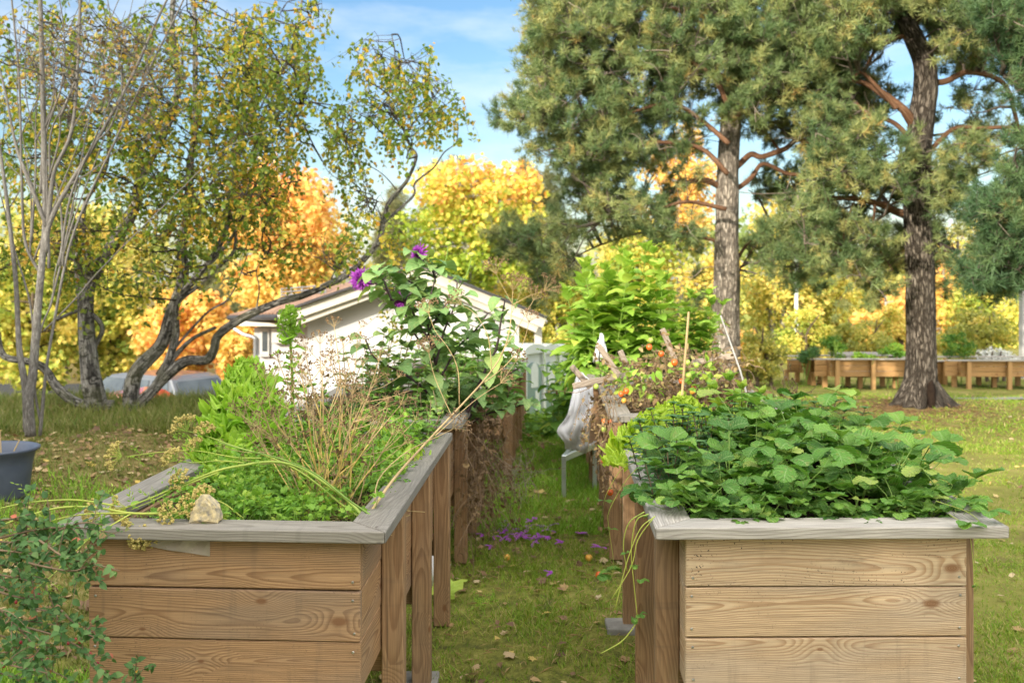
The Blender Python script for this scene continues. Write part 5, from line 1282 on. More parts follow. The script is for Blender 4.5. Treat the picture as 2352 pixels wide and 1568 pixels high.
# raspberry shoot and dry sprigs at the back of the strawberry bed
RNG = np.random.default_rng(16)
leafy_stems('raspberry_shoot', 'light green raspberry shoot rising behind the strawberry leaves', 'raspberry', [P(1722, 950, 4.35)[0], 4.35, .83], 4, .05, .04, .33, .10, .34, 'artichoke', 'stem_brown', None, nodes=8, opp=3, droop=.6)
leafy_stems('raspberry_shoot', 'smaller raspberry leaves right of the taller shoot', 'raspberry', [P(1778, 960, 4.3)[0], 4.3, .83], 4, .05, .04, .20, .08, .34, 'artichoke', 'stem_brown', None, nodes=5, opp=3, droop=.7)
tangle('dry_sprig', 'brown withered sprig at the back right of the strawberry bed', 'dry sprig', lambda: P(RNG.uniform(1790, 1850), RNG.uniform(895, 935), 4.25), 12, .12, 'stem_brown', 'dry_leaf', 4, (.012, .025), .5, .0016, (0, .5), loc=P(1820, 940, 4.25))
# sunroot
RNG = np.random.default_rng(17)
t = leafy_stems('sunroot_plant', 'tall bright green sunroot with large pointed leaves in the third right bed', 'sunroot', [P(1445, 800, 8.3)[0], 8.2, .80], 24, .42, .40, .95, .24, .30, 'artichoke', 'stem_green', None, prof=lance, nodes=13, e0=.55, droop=1.0, lean=.10, teeth=.01)
t = leafy_stems('sunroot_plant', 'lower leafy sunroot shoots at the right side of the tall one', 'sunroot', [P(1565, 800, 8.6)[0], 8.6, .80], 12, .22, .3, .62, .20, .28, 'artichoke', 'stem_green', None, prof=lance, nodes=9, e0=.55, droop=1.1, lean=.08, teeth=.01)
t = leafy_stems('sunroot_plant', 'yellowing drooping lower leaves of sunroot over the path edge', 'sunroot', [P(1385, 800, 7.9)[0], 7.9, .82], 8, .16, .2, .34, .22, .34, 'artichoke', 'stem_green', None, prof=lance, nodes=6, e0=.0, droop=1.3, lean=.08, teeth=.01)
leafy_stems('herb_clump', 'broad dark leaves hanging down the side of the third right bed', 'herb', [P(1310, 1000, 9.0)[0], 8.9, .30], 16, .16, .7, .62, .15, .36, 'bush_green', 'stem_green', None, nodes=8, e0=.1, droop=1.2)
leafy_stems('herb_clump', 'low broad-leaved weeds at the far end of the path', 'herb', [P(1262, 970, 10.4)[0], 10.3, .0], 26, .26, .5, .16, .11, .36, 'bush_green', 'stem_green', None, nodes=4, e0=.3, droop=.8)
leafy_stems('herb_clump', 'bright parsley tuft above the white fleece', 'herb', [P(1420, 850, 7.0)[0], 7.0, .85], 16, .12, .12, .16, .05, .4, 'herb', 'stem_green', None, nodes=6)

# white fleece over the tomato bed end and the metal stand below
RNG = np.random.default_rng(18)
g = Geo(); nU, nV = 34, 30
rows = [[(1322, 868), (1335, 855), (1360, 880)], [(1315, 900), (1335, 905), (1362, 915)], [(1300, 950), (1330, 945), (1356, 950)], [(1278, 985), (1320, 985), (1352, 985)], [(1295, 1010), (1322, 1015), (1350, 1010)], [(1298, 1028), (1322, 1032), (1346, 1040)]]
R_ = np.array([spline(PL([(x, y) for x, y in r], 6.75), nU) for r in rows]); cl = np.stack([spline(R_[:, i], nV) for i in range(nU)], 1)
u = np.linspace(0, 1, nU)[None]; v_ = np.linspace(0, 1, nV)[:, None]
cl[..., 1] += .012 * np.sin(u * 9 + 4 * v_) * (.3 + v_) + .004 * np.sin(u * 23 + 9 * v_) + .012 * np.sin(v_ * 14 + u * 5) + .006 * np.sin(v_ * 27 - u * 13) * np.sin(u * 17 + v_ * 5) - .1 * np.sin(v_ * 3)
i = np.arange(nV - 1)[:, None] * nU; j = np.arange(nU - 1)[None]; q = np.stack([i + j, i + j + 1, i + j + nU + 1, i + j + nU], -1).reshape(-1, 4)
g.add(cl.reshape(-1, 3), [q]); o = g.build('fleece_cloth', MAT['cloth'], smooth=True); sm = o.modifiers.new('thick', 'SOLIDIFY'); sm.thickness = .004
tag(o, 'white garden fleece hanging crumpled over the right row beside the path', 'cloth')
g = Geo(); nU = 16; pts = [PL([(1368, 800), (1382, 765), (1394, 810)], 7.4), PL([(1364, 815), (1380, 800), (1396, 822)], 7.3), PL([(1362, 832), (1380, 828), (1396, 836)], 7.3)]
cl = np.stack([spline(p, nU) for p in pts]); cl[..., 1] += .03 * np.sin(np.arange(nU) * 1.3)[None]
i = np.arange(2)[:, None] * nU; j = np.arange(nU - 1)[None]; g.add(cl.reshape(-1, 3), [np.stack([i + j, i + j + 1, i + j + nU + 1, i + j + nU], -1).reshape(-1, 4)])
o = g.build('fleece_cloth', MAT['cloth'], smooth=True); o.modifiers.new('thick', 'SOLIDIFY').thickness = .004; tag(o, 'small white fleece scrap between the stakes below the sunroot', 'cloth')
t = thing('metal_stand', 'small light metal stand with a glass top on the path by the right row', 'metal stand', P(1330, 1110, 7.3) * [1, 1, 0])
A1, A2, B1, B2 = P(1295, 1052, 7.2), P(1366, 1022, 7.45), P(1313, 1030, 7.75), P(1372, 1010, 7.9)
for a, b in ((A1, A2), (B1, B2), (A1, B1), (A2, B2)):
    g = Geo(); beam(g, a, b, .03, .045, wood=False); g.build('rail', MAT['alu'], t)
for a in (A1, A2, B2):
    g = Geo(); beam(g, a + [0, 0, .02], [a[0], a[1], 0.005], .03, .03, (1, 0, 0), wood=False); g.build('leg', MAT['alu'], t)
g = Geo(); v = np.array([A1, A2, B2, B1]) + [0, 0, .012]; g.add(np.vstack([v, v + [0, 0, .005]]), [np.array([[0, 3, 2, 1], [4, 5, 6, 7]])]); g.build('pane', MAT['glass'], t)
# bag and pale leaf under the second left bed
g = Geo(); ball(g, [vpx(5.0) - .62, 5.05, .12], .11, 16, 12, (.7, 1, 1.1), jit=.06); tag(g.build('plastic_bag', MAT['cloth'], smooth=True), 'crumpled white plastic bag on the ground behind the left posts', 'bag')
g = Geo(); v, f, at = ribbons([P(1024, 1375, 4.85) * [1, 1, 0] + [0, 0, .02]] * 3, [.6, 1.9, 3.3], .16, .06, [1.1, 1.2, .9], [-.2, .1, -.4], ovate, nu=5, nv=8, ruf=.2, tint=.8); g.add(v, f, at)
tag(g.build('squash_leaf', MAT['lettuce_pale'], smooth=True), 'large pale leaf lying at the foot of the third left post', 'leaf')
g = Geo()
for k in range(26): c = P(1085 + k * 2, 1383 - k * .6, 4.75); c[2] = .03; feather(g, c, rdir(1, .5)[0], .07, 16)
tag(g.build('parsley_sprig', MAT['herb']), 'bright green curly parsley sprig lying on the path grass', 'herb')

# ------------------------------------------------------------------ cotoneaster
RNG = np.random.default_rng(19)
t = thing('cotoneaster_shrub', 'arching cotoneaster with small dark leaves and red berries, lower left corner', 'shrub', (-1.75, 2.6, 0))
sh = [[(-60, 1250), (20, 1230), (90, 1215), (160, 1210), (210, 1215), (265, 1225)], [(-40, 1215), (40, 1225), (110, 1250), (180, 1290), (240, 1345)], [(30, 1230), (75, 1290), (110, 1360), (140, 1440)], [(90, 1240), (150, 1280), (200, 1290), (275, 1310)],
      [(-60, 1330), (10, 1350), (60, 1390), (120, 1405), (180, 1430), (240, 1470)], [(-60, 1420), (0, 1430), (60, 1440), (130, 1460), (190, 1490), (225, 1530), (270, 1560)], [(-60, 1480), (20, 1490), (80, 1520), (140, 1550), (200, 1580)], [(-60, 1540), (20, 1550), (80, 1590)],
      [(140, 1400), (190, 1450), (240, 1470)], [(60, 1290), (100, 1300), (170, 1310), (215, 1290)], [(-40, 1290), (20, 1300), (70, 1320)], [(-40, 1200), (30, 1190), (70, 1180)], [(60, 1260), (60, 1220), (62, 1175)], [(250, 1580), (300, 1565), (320, 1558)], [(-60, 1380), (0, 1400), (50, 1450), (90, 1500), (110, 1560)], [(-40, 1450), (30, 1470), (60, 1520)],
      [(100, 1250), (130, 1220), (190, 1200), (240, 1205)], [(-50, 1260), (20, 1265), (100, 1275)], [(-50, 1310), (30, 1325), (100, 1340)], [(-50, 1510), (40, 1530), (110, 1545)], [(110, 1280), (160, 1275), (215, 1262)], [(-30, 1350), (40, 1370), (90, 1375)], [(-50, 1440), (50, 1425), (130, 1435)], [(-40, 1240), (40, 1245), (120, 1235), (180, 1245)], [(0, 1500), (60, 1485), (120, 1500)]]
gs, gl_ = Geo(), Geo(); brs = []
for k, s in enumerate(sh):
    d = 2.62 + RNG.uniform(-.25, .16); p = spline(PL(s, d), 22); tube(gs, p, [.0035, .0012], 5)
    L = np.linalg.norm(p[-1] - p[0]); n = int(L * 115); f = RNG.uniform(.0, 1, n); c = p[(f * 21).astype(int)] + rdir(n) * .005
    tan = unit(np.gradient(p, axis=0))[(f * 21).astype(int)]; dd = unit(tan * .5 + rdir(n, .15))
    scatter(gl_, T_ovate(4, .34), c, dd, ZUP * .7 + np.array([0, -.5, 0]) + rdir(n) * .5, RNG.uniform(.016, .028, n), RNG.uniform(0, 1, n) * (1 - .04 * (RNG.uniform(0, 1, n) < .8)))
    for m in range(4):
        i0 = RNG.integers(3, 20); e = p[i0] + unit(rdir(1)[0] + tan[0] * .6) * RNG.uniform(.04, .12); q = spline([p[i0], (p[i0] + e) / 2 + [0, 0, .01], e], 8); tube(gs, q, [.0016, .0007], 4, cap=False)
        n2 = 10; ii = RNG.integers(1, 8, n2); dd = unit((e - p[i0]) * 3 + rdir(n2)); scatter(gl_, T_ovate(4, .34), q[ii], dd, ZUP * .7 + np.array([0, -.5, 0]) + rdir(n2) * .5, RNG.uniform(.014, .026, n2), RNG.uniform(0, 1, n2))
for (x, y) in ((105, 1420 - 130), (315 / 1, 0),):
    pass
gs.build('branches', MAT['stem_brown'], t); gl_.build('leaves', MAT['cotoneaster'], t, smooth=True)
for (zx, zy) in ((315, 848), (130, 910), (220, 915), (555, 1245), (615, 1212), (650, 1235), (390, 1378), (735, 1330), (170, 1235), (890, 1505), (570, 1215), (30, 1430), (795, 1405), (515, 630)):
    vx, vy = zx * .3382 * .834, (1350 + zy * .338) * .834; g = Geo(); ball(g, P(vx, vy, 2.45 + RNG.uniform(0, .1)), .0040, 10, 7, (1, 1, 1.2)); g.build('berry', MAT['berry'], t, smooth=True)

# ------------------------------------------------------------------ things lying on the path
RNG = np.random.default_rng(20)
me0 = None
for k in range(44):
    vx, vy = RNG.normal(1222, 46), RNG.normal(1222, 14)
    if k > 38: vx, vy = [(1290, 1250), (1268, 1330), (1130, 1262), (1160, 1218), (1380, 1262)][k - 39]
    d = FPX * CAMZ / (vy - 640); g = Geo(); c = P(vx, vy, d); c[2] = float(terrain(c[0], c[1])) + .02
    if me0 is None or k % 6 == 0:
        v, f, at = ribbons([[0, 0, 0]] * 3, RNG.uniform(0, 6.28, 3), RNG.uniform(.045, .07), .011, RNG.uniform(-.1, .5, 3), RNG.uniform(-.8, .2, 3), petp, nu=3, nv=6, fold=.3, tint=RNG.uniform(0, 1)); g.add(v, f, at); o = g.build('flower_petal', MAT['petal_ground']); me0 = o
    else: o = me0.copy(); C.objects.link(o)
    o.location = [float(a) for a in c]; o.rotation_euler = (0, 0, RNG.uniform(0, 6.28)); tag(o, 'fallen purple dahlia petals lying in the path grass', 'petals', 'purple petals scattered on the path')
for k, (zx, zy, m, lb) in enumerate(((705, 970, 'fruit', 'small yellow tomato fallen on the left side of the path'), (1108, 972, 'fruit', 'small yellow tomato lying by the right posts, farther one'), (1160, 1068, 'tomato', 'orange tomato lying at the foot of the right posts'), (1205, 632, 'tomato', 'red tomato lying low beside the tomato bed posts'))):
    vx, vy = (1000 + zx * .561) * .834, (1000 + zy * .561) * .834; d = FPX * CAMZ / (vy - 640) ; g = Geo(); c = P(vx, vy, d); c[2] = float(terrain(c[0], c[1])) + .022
    ball(g, c, .021, 14, 10); o = g.build('fallen_tomato', MAT[m], loc=c, smooth=True); tag(o, lb, 'tomato', 'tomatoes fallen on the path')
    g = Geo(); n = 5; a = np.arange(n) * 2 * PI / n; v, f, at = ribbons(np.tile(c + [0, 0, .021], (n, 1)), a, .014, .003, .2, -.4, lance, nu=3, nv=4, tint=.3); g.add(v, f, at); g.build('sepals', MAT['stem_green'], o)
# ------------------------------------------------------------------ grass and fallen leaves
RNG = np.random.default_rng(31)
def grass(name, label, x0, x1, y0, y1, n, hmin, hmax, mat, mask=None, lean=.5, wide=1.0, patch=.25):
    x, y = RNG.uniform(x0, x1, n), y0 + (y1 - y0) * RNG.uniform(0, 1, n) ** 1.25
    if mask is not None: m = mask(x, y); x, y = x[m], y[m]; n = len(x)
    pn = np.sin(x * 5.1 + 2 * np.sin(y * 3.3)) * np.sin(y * 4.3 + 1.5 * np.sin(x * 4.1)) * .5 + .5
    m = RNG.uniform(0, 1, n) < patch + .95 * pn; x, y, pn = x[m], y[m], pn[m]; n = len(x)
    p = np.c_[x, y, terrain(x, y) - .004]; d = rdir(n) * lean; d[:, 2] = np.abs(d[:, 2]) * .3 + 1 - .35 * lean * RNG.uniform(0, 1, n)
    s = RNG.uniform(hmin, hmax, n) * (.55 + .6 * pn); g = Geo()
    sz = np.stack([s * 0 + .055 * wide, s, s * 0 + .05], -1)[:, None, :]
    tv, tf, tl = T_blade(); Yd = unit(d); Zn = rdir(n); Zn = unit(Zn - Yd * np.sum(Zn * Yd, -1, keepdims=True)); Xd = np.cross(Yd, Zn)
    v = p[:, None] + tv[None, :, :1] * Xd[:, None] * sz[..., :1] + tv[None, :, 1:2] * Yd[:, None] * sz[..., 1:2] + tv[None, :, 2:] * Zn[:, None] * sz[..., 1:2] * 1.2
    at = np.zeros((n, 5, 3)); at[..., :2] = tl; at[..., 2] = np.clip(RNG.normal(.42, .28, n), 0, 1)[:, None]
    off = (np.arange(n) * 5)[:, None, None]; g.add(v, [(f[None] + off).reshape(-1, f.shape[1]) for f in tf], at)
    return tag(g.build(name, mat), label, 'grass', kind='stuff')
grass('path_grass', 'short patchy grass of the path between the two bed rows', -.75, 1.0, 2.4, 11.2, 90000, .02, .07, MAT['grass'], lean=.8, patch=.04)
grass('path_grass', 'lush longer grass at the far end of the path', -.4, .95, 6.2, 11.5, 26000, .03, .10, MAT['grass_lush'], lean=.6, wide=1.3)
grass('lawn_grass', 'mown lawn grass on the right side', 1.45, 7.5, 2.8, 9.5, 90000, .015, .045, MAT['grass'], lean=.9, wide=1.3)
grass('lawn_grass', 'thin lawn grass round the pines and far beds', 1.5, 10.5, 9.0, 18.5, 70000, .02, .055, MAT['grass'], lean=.9, wide=2.2, mask=lambda x, y: ((x - 4.6) ** 2 + (y - 11.6) ** 2 > .12))
grass('lawn_grass', 'near lawn grass with dry blades right of the pale bed', 1.46, 4.2, 2.6, 6.0, 60000, .02, .05, MAT['grass'], lean=.9)
grass('bank_grass', 'dry autumn grass on the bank left of the beds', -6.5, -1.25, 3.3, 11, 90000, .02, .08, MAT['grass_dry'], lean=.8, wide=1.6)
grass('bank_grass', 'long dry grass on the crest of the bank under the birch', -6.5, -1.2, 8.0, 11, 26000, .07, .20, MAT['grass_dry'], lean=.55, wide=1.8)
grass('bank_grass', 'lush green grass under the cotoneaster beside the left front bed', -2.5, -1.22, 2.2, 3.9, 22000, .05, .15, MAT['grass_lush'], lean=.6, wide=1.4)
grass('bank_grass', 'green grass tufts by the plastic tub', -3.0, -2.5, 5.5, 6.4, 900, .06, .16, MAT['grass_lush'], lean=.6, wide=1.4)
def litter(name, label, n, x0, x1, y0, y1, smin, smax, mask=None, lo=0, hi=1):
    x, y = RNG.uniform(x0, x1, n), RNG.uniform(y0, y1, n)
    if mask is not None: m = mask(x, y); x, y = x[m], y[m]
    n = len(x); p = np.c_[x, y, terrain(x, y) + RNG.uniform(.006, .03, n)]; d = rdir(n); d[:, 2] *= .25
    g = Geo(); h = n // 2
    scatter(g, T_birch(), p[:h], d[:h], ZUP + rdir(h) * .45, RNG.uniform(smin, smax, h), RNG.uniform(lo, hi, h))
    scatter(g, T_maple(), p[h:], d[h:], ZUP + rdir(n - h) * .45, RNG.uniform(smin, smax, n - h), RNG.uniform(lo, hi, n - h))
    return tag(g.build(name, MAT['litter']), label, 'fallen leaves', kind='stuff')
litter('fallen_leaves', 'small dry birch leaves scattered over the path', 650, -.7, 1.0, 2.5, 11, .022, .06)
litter('fallen_leaves', 'brown and orange fallen leaves covering the left bank', 5200, -6, -1.2, 3.4, 10.5, .025, .065)
litter('fallen_leaves', 'few fallen leaves on the right lawn', 700, 1.5, 8, 3.2, 16, .025, .06, lo=.3)
g = Geo(); n = 1300; x, y = RNG.uniform(-.7, 1.0, n), RNG.uniform(2.5, 8, n); p = np.c_[x, y, terrain(x, y) + .012]; d = rdir(n) * [1, 1, .12]
scatter(g, T_quad(.05, .05), p, d, ZUP + rdir(n) * .2, RNG.uniform(.025, .09, n), RNG.uniform(0, .7, n))
tag(g.build('straw_litter', MAT['straw']), 'dead straw and twigs in the path grass', 'straw litter', kind='stuff')

a = RNG.uniform(0, 6.28, 2600); r = np.abs(RNG.normal(0, .9, 2600)) + .15; x, y = 4.75 + r * np.cos(a) * 1.3, 11.6 + r * np.sin(a)
g = Geo(); p = np.c_[x, y, terrain(x, y) + .012]; d = rdir(2600) * [1, 1, .15]; scatter(g, T_quad(.07, .05), p, d, ZUP + rdir(2600) * .2, RNG.uniform(.04, .10, 2600), RNG.uniform(0, .6, 2600))
tag(g.build('needle_litter', MAT['litter']), 'brown needle litter round the foot of the dark pine', 'needle litter', kind='stuff')
# ------------------------------------------------------------------ tree helpers
def inside(cl, d, dd, avoid=None):
    """random point in a list of pixel ellipses (cx, cy, rx, ry[, weight]) at depth d +- dd"""
    wts = np.array([c[2] * c[3] * (c[4] if len(c) > 4 else 1) for c in cl], float); c = cl[RNG.choice(len(cl), p=wts / wts.sum())]
    a, r = RNG.uniform(0, 2 * PI), math.sqrt(RNG.uniform(0, 1))
    q = c[5] if len(c) > 5 else d
    if avoid is not None:
        x, y = c[0] + c[2] * r * math.cos(a), c[1] + c[3] * r * math.sin(a)
        for (ax0, ay0, ax1, ay1) in avoid:
            if ax0 < x < ax1 and ay0 < y < ay1: return P(x, y, q + RNG.uniform(.35, 1.0) * dd)
    return P(c[0] + c[2] * r * math.cos(a), c[1] + c[3] * r * math.sin(a), q + RNG.uniform(-dd, dd) * math.sqrt(1 - .6 * r * r))
def connect(gb, sk, p, r0, r1, tint=.5, sides=4, wig=.06, maxlen=None, updir=0.0):
    dif = sk - p; dist = np.linalg.norm(dif, axis=1); pref = dist + np.clip(sk[:, 2] - p[2], 0, None) * .6
    i = int(np.argmin(pref)); a = sk[i]; L = dist[i]
    if maxlen and L > maxlen: return None
    m1 = a * .66 + p * .34 + rdir(1)[0] * wig * L + [0, 0, updir * L]; m2 = a * .33 + p * .67 + rdir(1)[0] * wig * L + [0, 0, updir * L]
    k = max(5, min(12, int(L / .12))); path = spline([a, m1, m2, p], k); tube(gb, path, [r0, r1], sides, tint, cap=False); return path

def leafy_tree(name, label, limbs, d, clumps, dd, ntw, twlen, nleaf, lsize, lmat, bmat, T, group=None, base=None, droop=.8, tmat='twig', r_tw=.003, tint=(0, 1), sides=12, tints=None, tap=1.4, rs=1.0):
    """limbs: (pixel path, r0, r1[, depth]); clumps: crown ellipses; twigs joined to nearest wood"""
    b = base if base is not None else PL(limbs[0][0][:1], d)[0]
    t = thing(name, label, 'tree', b, group); gb, gt, gl_ = Geo(), Geo(), Geo(); sk = []
    for k, lm in enumerate(limbs):
        pts = lm[0]; dk = lm[3] if len(lm) > 3 else d; p = PL(pts, dk)
        if k and len(lm) <= 3:
            p[:, 1] += 0
        n = max(8, len(pts) * 6); p[1:-1] += RNG.normal(size=(len(p) - 2, 3)) * lm[1] * .25; path = spline(p, n); ft = np.linspace(0, 1, n)
        tube(gb, path, rs * (lm[2] + (lm[1] - lm[2]) * (1 - ft) ** tap), sides if lm[1] > .03 else 6, rough=.06); sk.append(path[n // 5:])
    sk = np.concatenate(sk)
    # sub-branches first, twigs hang from those
    sub = []
    for k in range(max(8, ntw // 6)):
        p = inside(clumps, d, dd); pa = connect(gt, sk, p, .0078 * r_tw / .003, .0034 * r_tw / .003, wig=.07)
        if pa is not None: sub.append(pa)
    sk2 = np.concatenate([sk] + sub)
    P_, D_, N_, S_, T_ = [], [], [], [], []
    for k in range(ntw):
        p = inside(clumps, d, dd); pa = connect(gt, sk2, p, r_tw * 1.2, r_tw * .7, wig=.08, sides=3)
        dr = rdir(1)[0]; dr[2] = dr[2] * .4 - droop; pts = [p]; q = p; L = twlen * RNG.uniform(.6, 1.3)
        for i in range(4): dr = unit(dr + rdir(1)[0] * .35 + [0, 0, -droop * .3]); q = q + dr * L / 4; pts.append(q)
        path = spline(pts, 8); tube(gt, path, [r_tw * .6, r_tw * .3], 3, cap=False)
        m = max(2, int(nleaf * RNG.uniform(.6, 1.35))); ii = RNG.integers(0, 8, m); c = path[ii] + rdir(m) * lsize * .6
        P_.append(c); D_.append(unit(rdir(m) + [0, 0, -droop * .9])); S_.append(lsize * RNG.uniform(.65, 1.25, m)); base_t = RNG.uniform(*tint) if tints is None else tints(p)
        T_.append(np.clip(base_t + RNG.normal(0, .20, m), 0, 1))
    P_ = np.concatenate(P_); D_ = np.concatenate(D_); n = len(P_); scatter(gl_, T, P_, D_, rdir(n), np.concatenate(S_), np.concatenate(T_))
    gb.build('trunk', MAT[bmat], t, smooth=True); gt.build('branches', MAT[tmat], t, smooth=True); gl_.build('crown', MAT[lmat], t); return t

# ------------------------------------------------------------------ slim grey tree at the left edge
RNG = np.random.default_rng(41); D = 7.3
L1 = [([(70, 1000), (72, 920), (76, 850), (90, 700), (104, 600), (110, 500), (100, 300), (95, 100), (90, -120)], .058, .022),
      ([(64, 990), (58, 880), (50, 800), (36, 640), (15, 480), (-5, 320), (-30, 150)], .042, .014),
      ([(92, 1000), (102, 900), (112, 820), (138, 660), (160, 560), (195, 470), (262, 330), (322, 200), (400, 50), (440, -40)], .018, .008),
      ([(105, 580), (118, 510), (150, 430), (215, 330), (300, 180), (370, 40), (415, -60)], .032, .010),
      ([(108, 520), (70, 420), (40, 330), (10, 200), (-30, 60)], .026, .008), ([(110, 520), (125, 400), (165, 300), (182, 150), (186, -60)], .026, .012),
      ([(80, 800), (66, 690), (30, 560), (0, 440)], .014, .006), ([(100, 760), (170, 690), (240, 610), (420, 430), (520, 340), (640, 290)], .010, .003), ([(100, 640), (60, 560), (50, 420), (45, 200), (30, 30), (20, -60)], .018, .008),
      ([(215, 330), (255, 290), (280, 200), (262, 90), (240, -40)], .012, .005), ([(150, 430), (215, 390), (290, 330), (370, 300), (430, 240)], .009, .003), ([(262, 330), (300, 300), (400, 240)], .006, .002),
      ([(100, 300), (140, 200), (150, 80), (130, -40)], .012, .005), ([(40, 330), (80, 240), (110, 200), (200, 160)], .008, .003), ([(20, 480), (60, 420), (90, 400)], .008, .004), ([(95, 980), (80, 880), (95, 760), (120, 690), (128, 620), (170, 480), (190, 380)], .014, .005),
      ([(320, 200), (360, 150), (470, 100), (560, 60)], .006, .002), ([(112, 440), (40, 400), (-20, 330)], .009, .004), ([(195, 470), (280, 430), (340, 400)], .006, .002), ([(165, 300), (230, 180), (250, 60), (290, -40)], .008, .004)]
for k_ in range(13):
    x0, y0 = RNG.uniform(60, 150), RNG.uniform(250, 720); dx_ = RNG.uniform(-140, 260) * (y0 / 700); x1 = x0 + dx_
    L1.append(([(x0, y0), (x0 + dx_ * .3 + RNG.normal(0, 20), y0 * .72), (x0 + dx_ * .62 + RNG.normal(0, 28), y0 * .38), (x1, RNG.uniform(-60, 60))], RNG.uniform(.010, .018), .003))
c1 = [(200, 150, 160, 110, 1.0), (330, 120, 120, 90), (100, 120, 90, 90), (300, 260, 80, 60)]
leafy_tree('bare_tree', 'slender multi-stemmed grey tree at the left edge with few brown leaves', L1, D, c1, .7, 300, .16, 2, .036, 'dry_leaf', 'bark_slim', T_birch(), tmat='bark_slim', rs=.72, base=np.array([*P(75, 1000, D)[:2], float(terrain(P(75, 0, D)[0], D))]), r_tw=.0025, droop=.5, tint=(.2, .6), sides=10)

# ------------------------------------------------------------------ gnarled birch
RNG = np.random.default_rng(42); D = 9.3
L2 = [([(225, 940), (212, 880), (205, 820), (198, 740), (205, 670), (222, 615), (262, 560), (300, 480), (322, 420), (350, 370), (372, 310), (392, 200), (400, 60), (405, -60)], .135, .03),
      ([(300, 945), (325, 860), (362, 780), (396, 710), (408, 650), (420, 560), (432, 470), (442, 380), (444, 300), (446, 180), (452, 60), (440, -60)], .105, .025),
      ([(290, 950), (330, 905), (375, 862), (425, 838), (472, 822), (488, 800), (497, 772), (545, 738), (592, 706), (645, 692), (705, 680), (755, 658), (800, 628), (842, 590), (868, 545), (879, 514)], .075, .036),
      ([(879, 514), (890, 470), (915, 440), (936, 409), (958, 362), (945, 335), (928, 305), (912, 270), (898, 250), (890, 200), (905, 140), (900, 80)], .032, .006),
      ([(879, 514), (912, 480), (950, 447), (955, 420), (996, 386), (1020, 349), (1047, 327), (1053, 285)], .024, .005),
      ([(310, 945), (350, 890), (385, 835), (402, 770), (418, 700), (445, 640), (484, 590), (510, 520), (530, 440), (545, 380), (560, 300), (580, 250), (605, 220), (650, 150), (690, 60), (700, -60)], .06, .015),
      ([(205, 820), (190, 740), (178, 660), (182, 600), (165, 500), (150, 400), (160, 250), (180, 100), (190, -40)], .07, .02),
      ([(340, 905), (392, 840), (420, 795), (455, 770), (495, 752)], .04, .022), ([(260, 930), (180, 925), (130, 890), (100, 855), (60, 830), (10, 815), (0, 760), (-10, 690), (-40, 640)], .07, .03),
      ([(215, 800), (235, 750), (200, 715), (165, 720), (130, 735)], .035, .02), ([(408, 690), (450, 660), (500, 618), (535, 575), (542, 535)], .032, .02), ([(222, 640), (190, 560), (200, 470), (240, 380), (250, 240), (230, 100)], .045, .015),
      ([(446, 460), (500, 400), (560, 340), (605, 230), (640, 190)], .018, .006), ([(445, 640), (520, 560), (560, 500), (580, 440), (610, 380), (660, 300), (690, 240)], .03, .008), ([(350, 370), (300, 300), (280, 200), (290, 80)], .02, .006), ([(755, 658), (770, 620), (800, 590), (830, 540), (850, 500)], .010, .004),
      ([(590, 706), (596, 660), (590, 620), (610, 590)], .012, .005), ([(879, 514), (850, 480), (820, 440), (760, 400), (740, 370)], .010, .004), ([(915, 440), (880, 400), (830, 370), (790, 340)], .010, .003), ([(928, 305), (970, 260), (1000, 220), (1030, 190)], .008, .003), ([(420, 560), (380, 480), (330, 440), (300, 420)], .02, .006),
      ([(360, 860), (400, 800), (470, 720), (520, 690), (550, 640), (570, 580)], .022, .008), ([(510, 520), (560, 480), (600, 470), (660, 430)], .012, .004)]
c2 = [(420, 120, 190, 130, 1.1), (620, 110, 100, 110, 1.15), (250, 300, 140, 120, .8), (450, 330, 160, 120, 1.1), (600, 300, 110, 90, 1.0), (660, 220, 60, 90, .9), (330, 500, 150, 80, .75), (540, 470, 110, 60, .9), (100, 350, 110, 120, 1.0), (120, 560, 130, 80, .95), (60, 200, 80, 100, .9), (180, 60, 100, 80, .7),
      (860, 110, 60, 40, .9), (900, 190, 80, 60, 1.0), (960, 160, 60, 50, .9), (1020, 230, 50, 55, .9), (830, 250, 70, 50, .8), (760, 290, 50, 50, .7), (800, 330, 60, 40, .8), (900, 300, 70, 50, .8), (960, 260, 50, 50, .7), (810, 400, 50, 40, .8), (830, 470, 50, 50, .7), (760, 560, 60, 50, .7), (840, 530, 40, 40, .7), (650, 560, 70, 40, .5), (1000, 110, 20, 15, .6), (720, 20, 40, 40, .8), (60, 80, 80, 90, .4), (920, 560, 30, 40, .7), (910, 700, 28, 60, .8), (560, 590, 60, 30, .5), (240, 620, 100, 50, .6), (450, 450, 130, 70, .7), (620, 430, 80, 60, .8), (380, 610, 110, 50, .6), (700, 150, 40, 60, .7)]
leafy_tree('birch_tree', 'gnarled many-trunked birch with crooked limb reaching in front of the house', L2, D, c2, 1.5, 1750, .36, 15, .050, 'birch_leaf', 'bark_birch', T_birch(), base=np.array([*P(280, 940, D)[:2], float(terrain(P(280, 0, D)[0], D))]), r_tw=.0034, tmat='twig_dark', tint=(.05, .78), sides=16, tap=1.2, rs=.72)

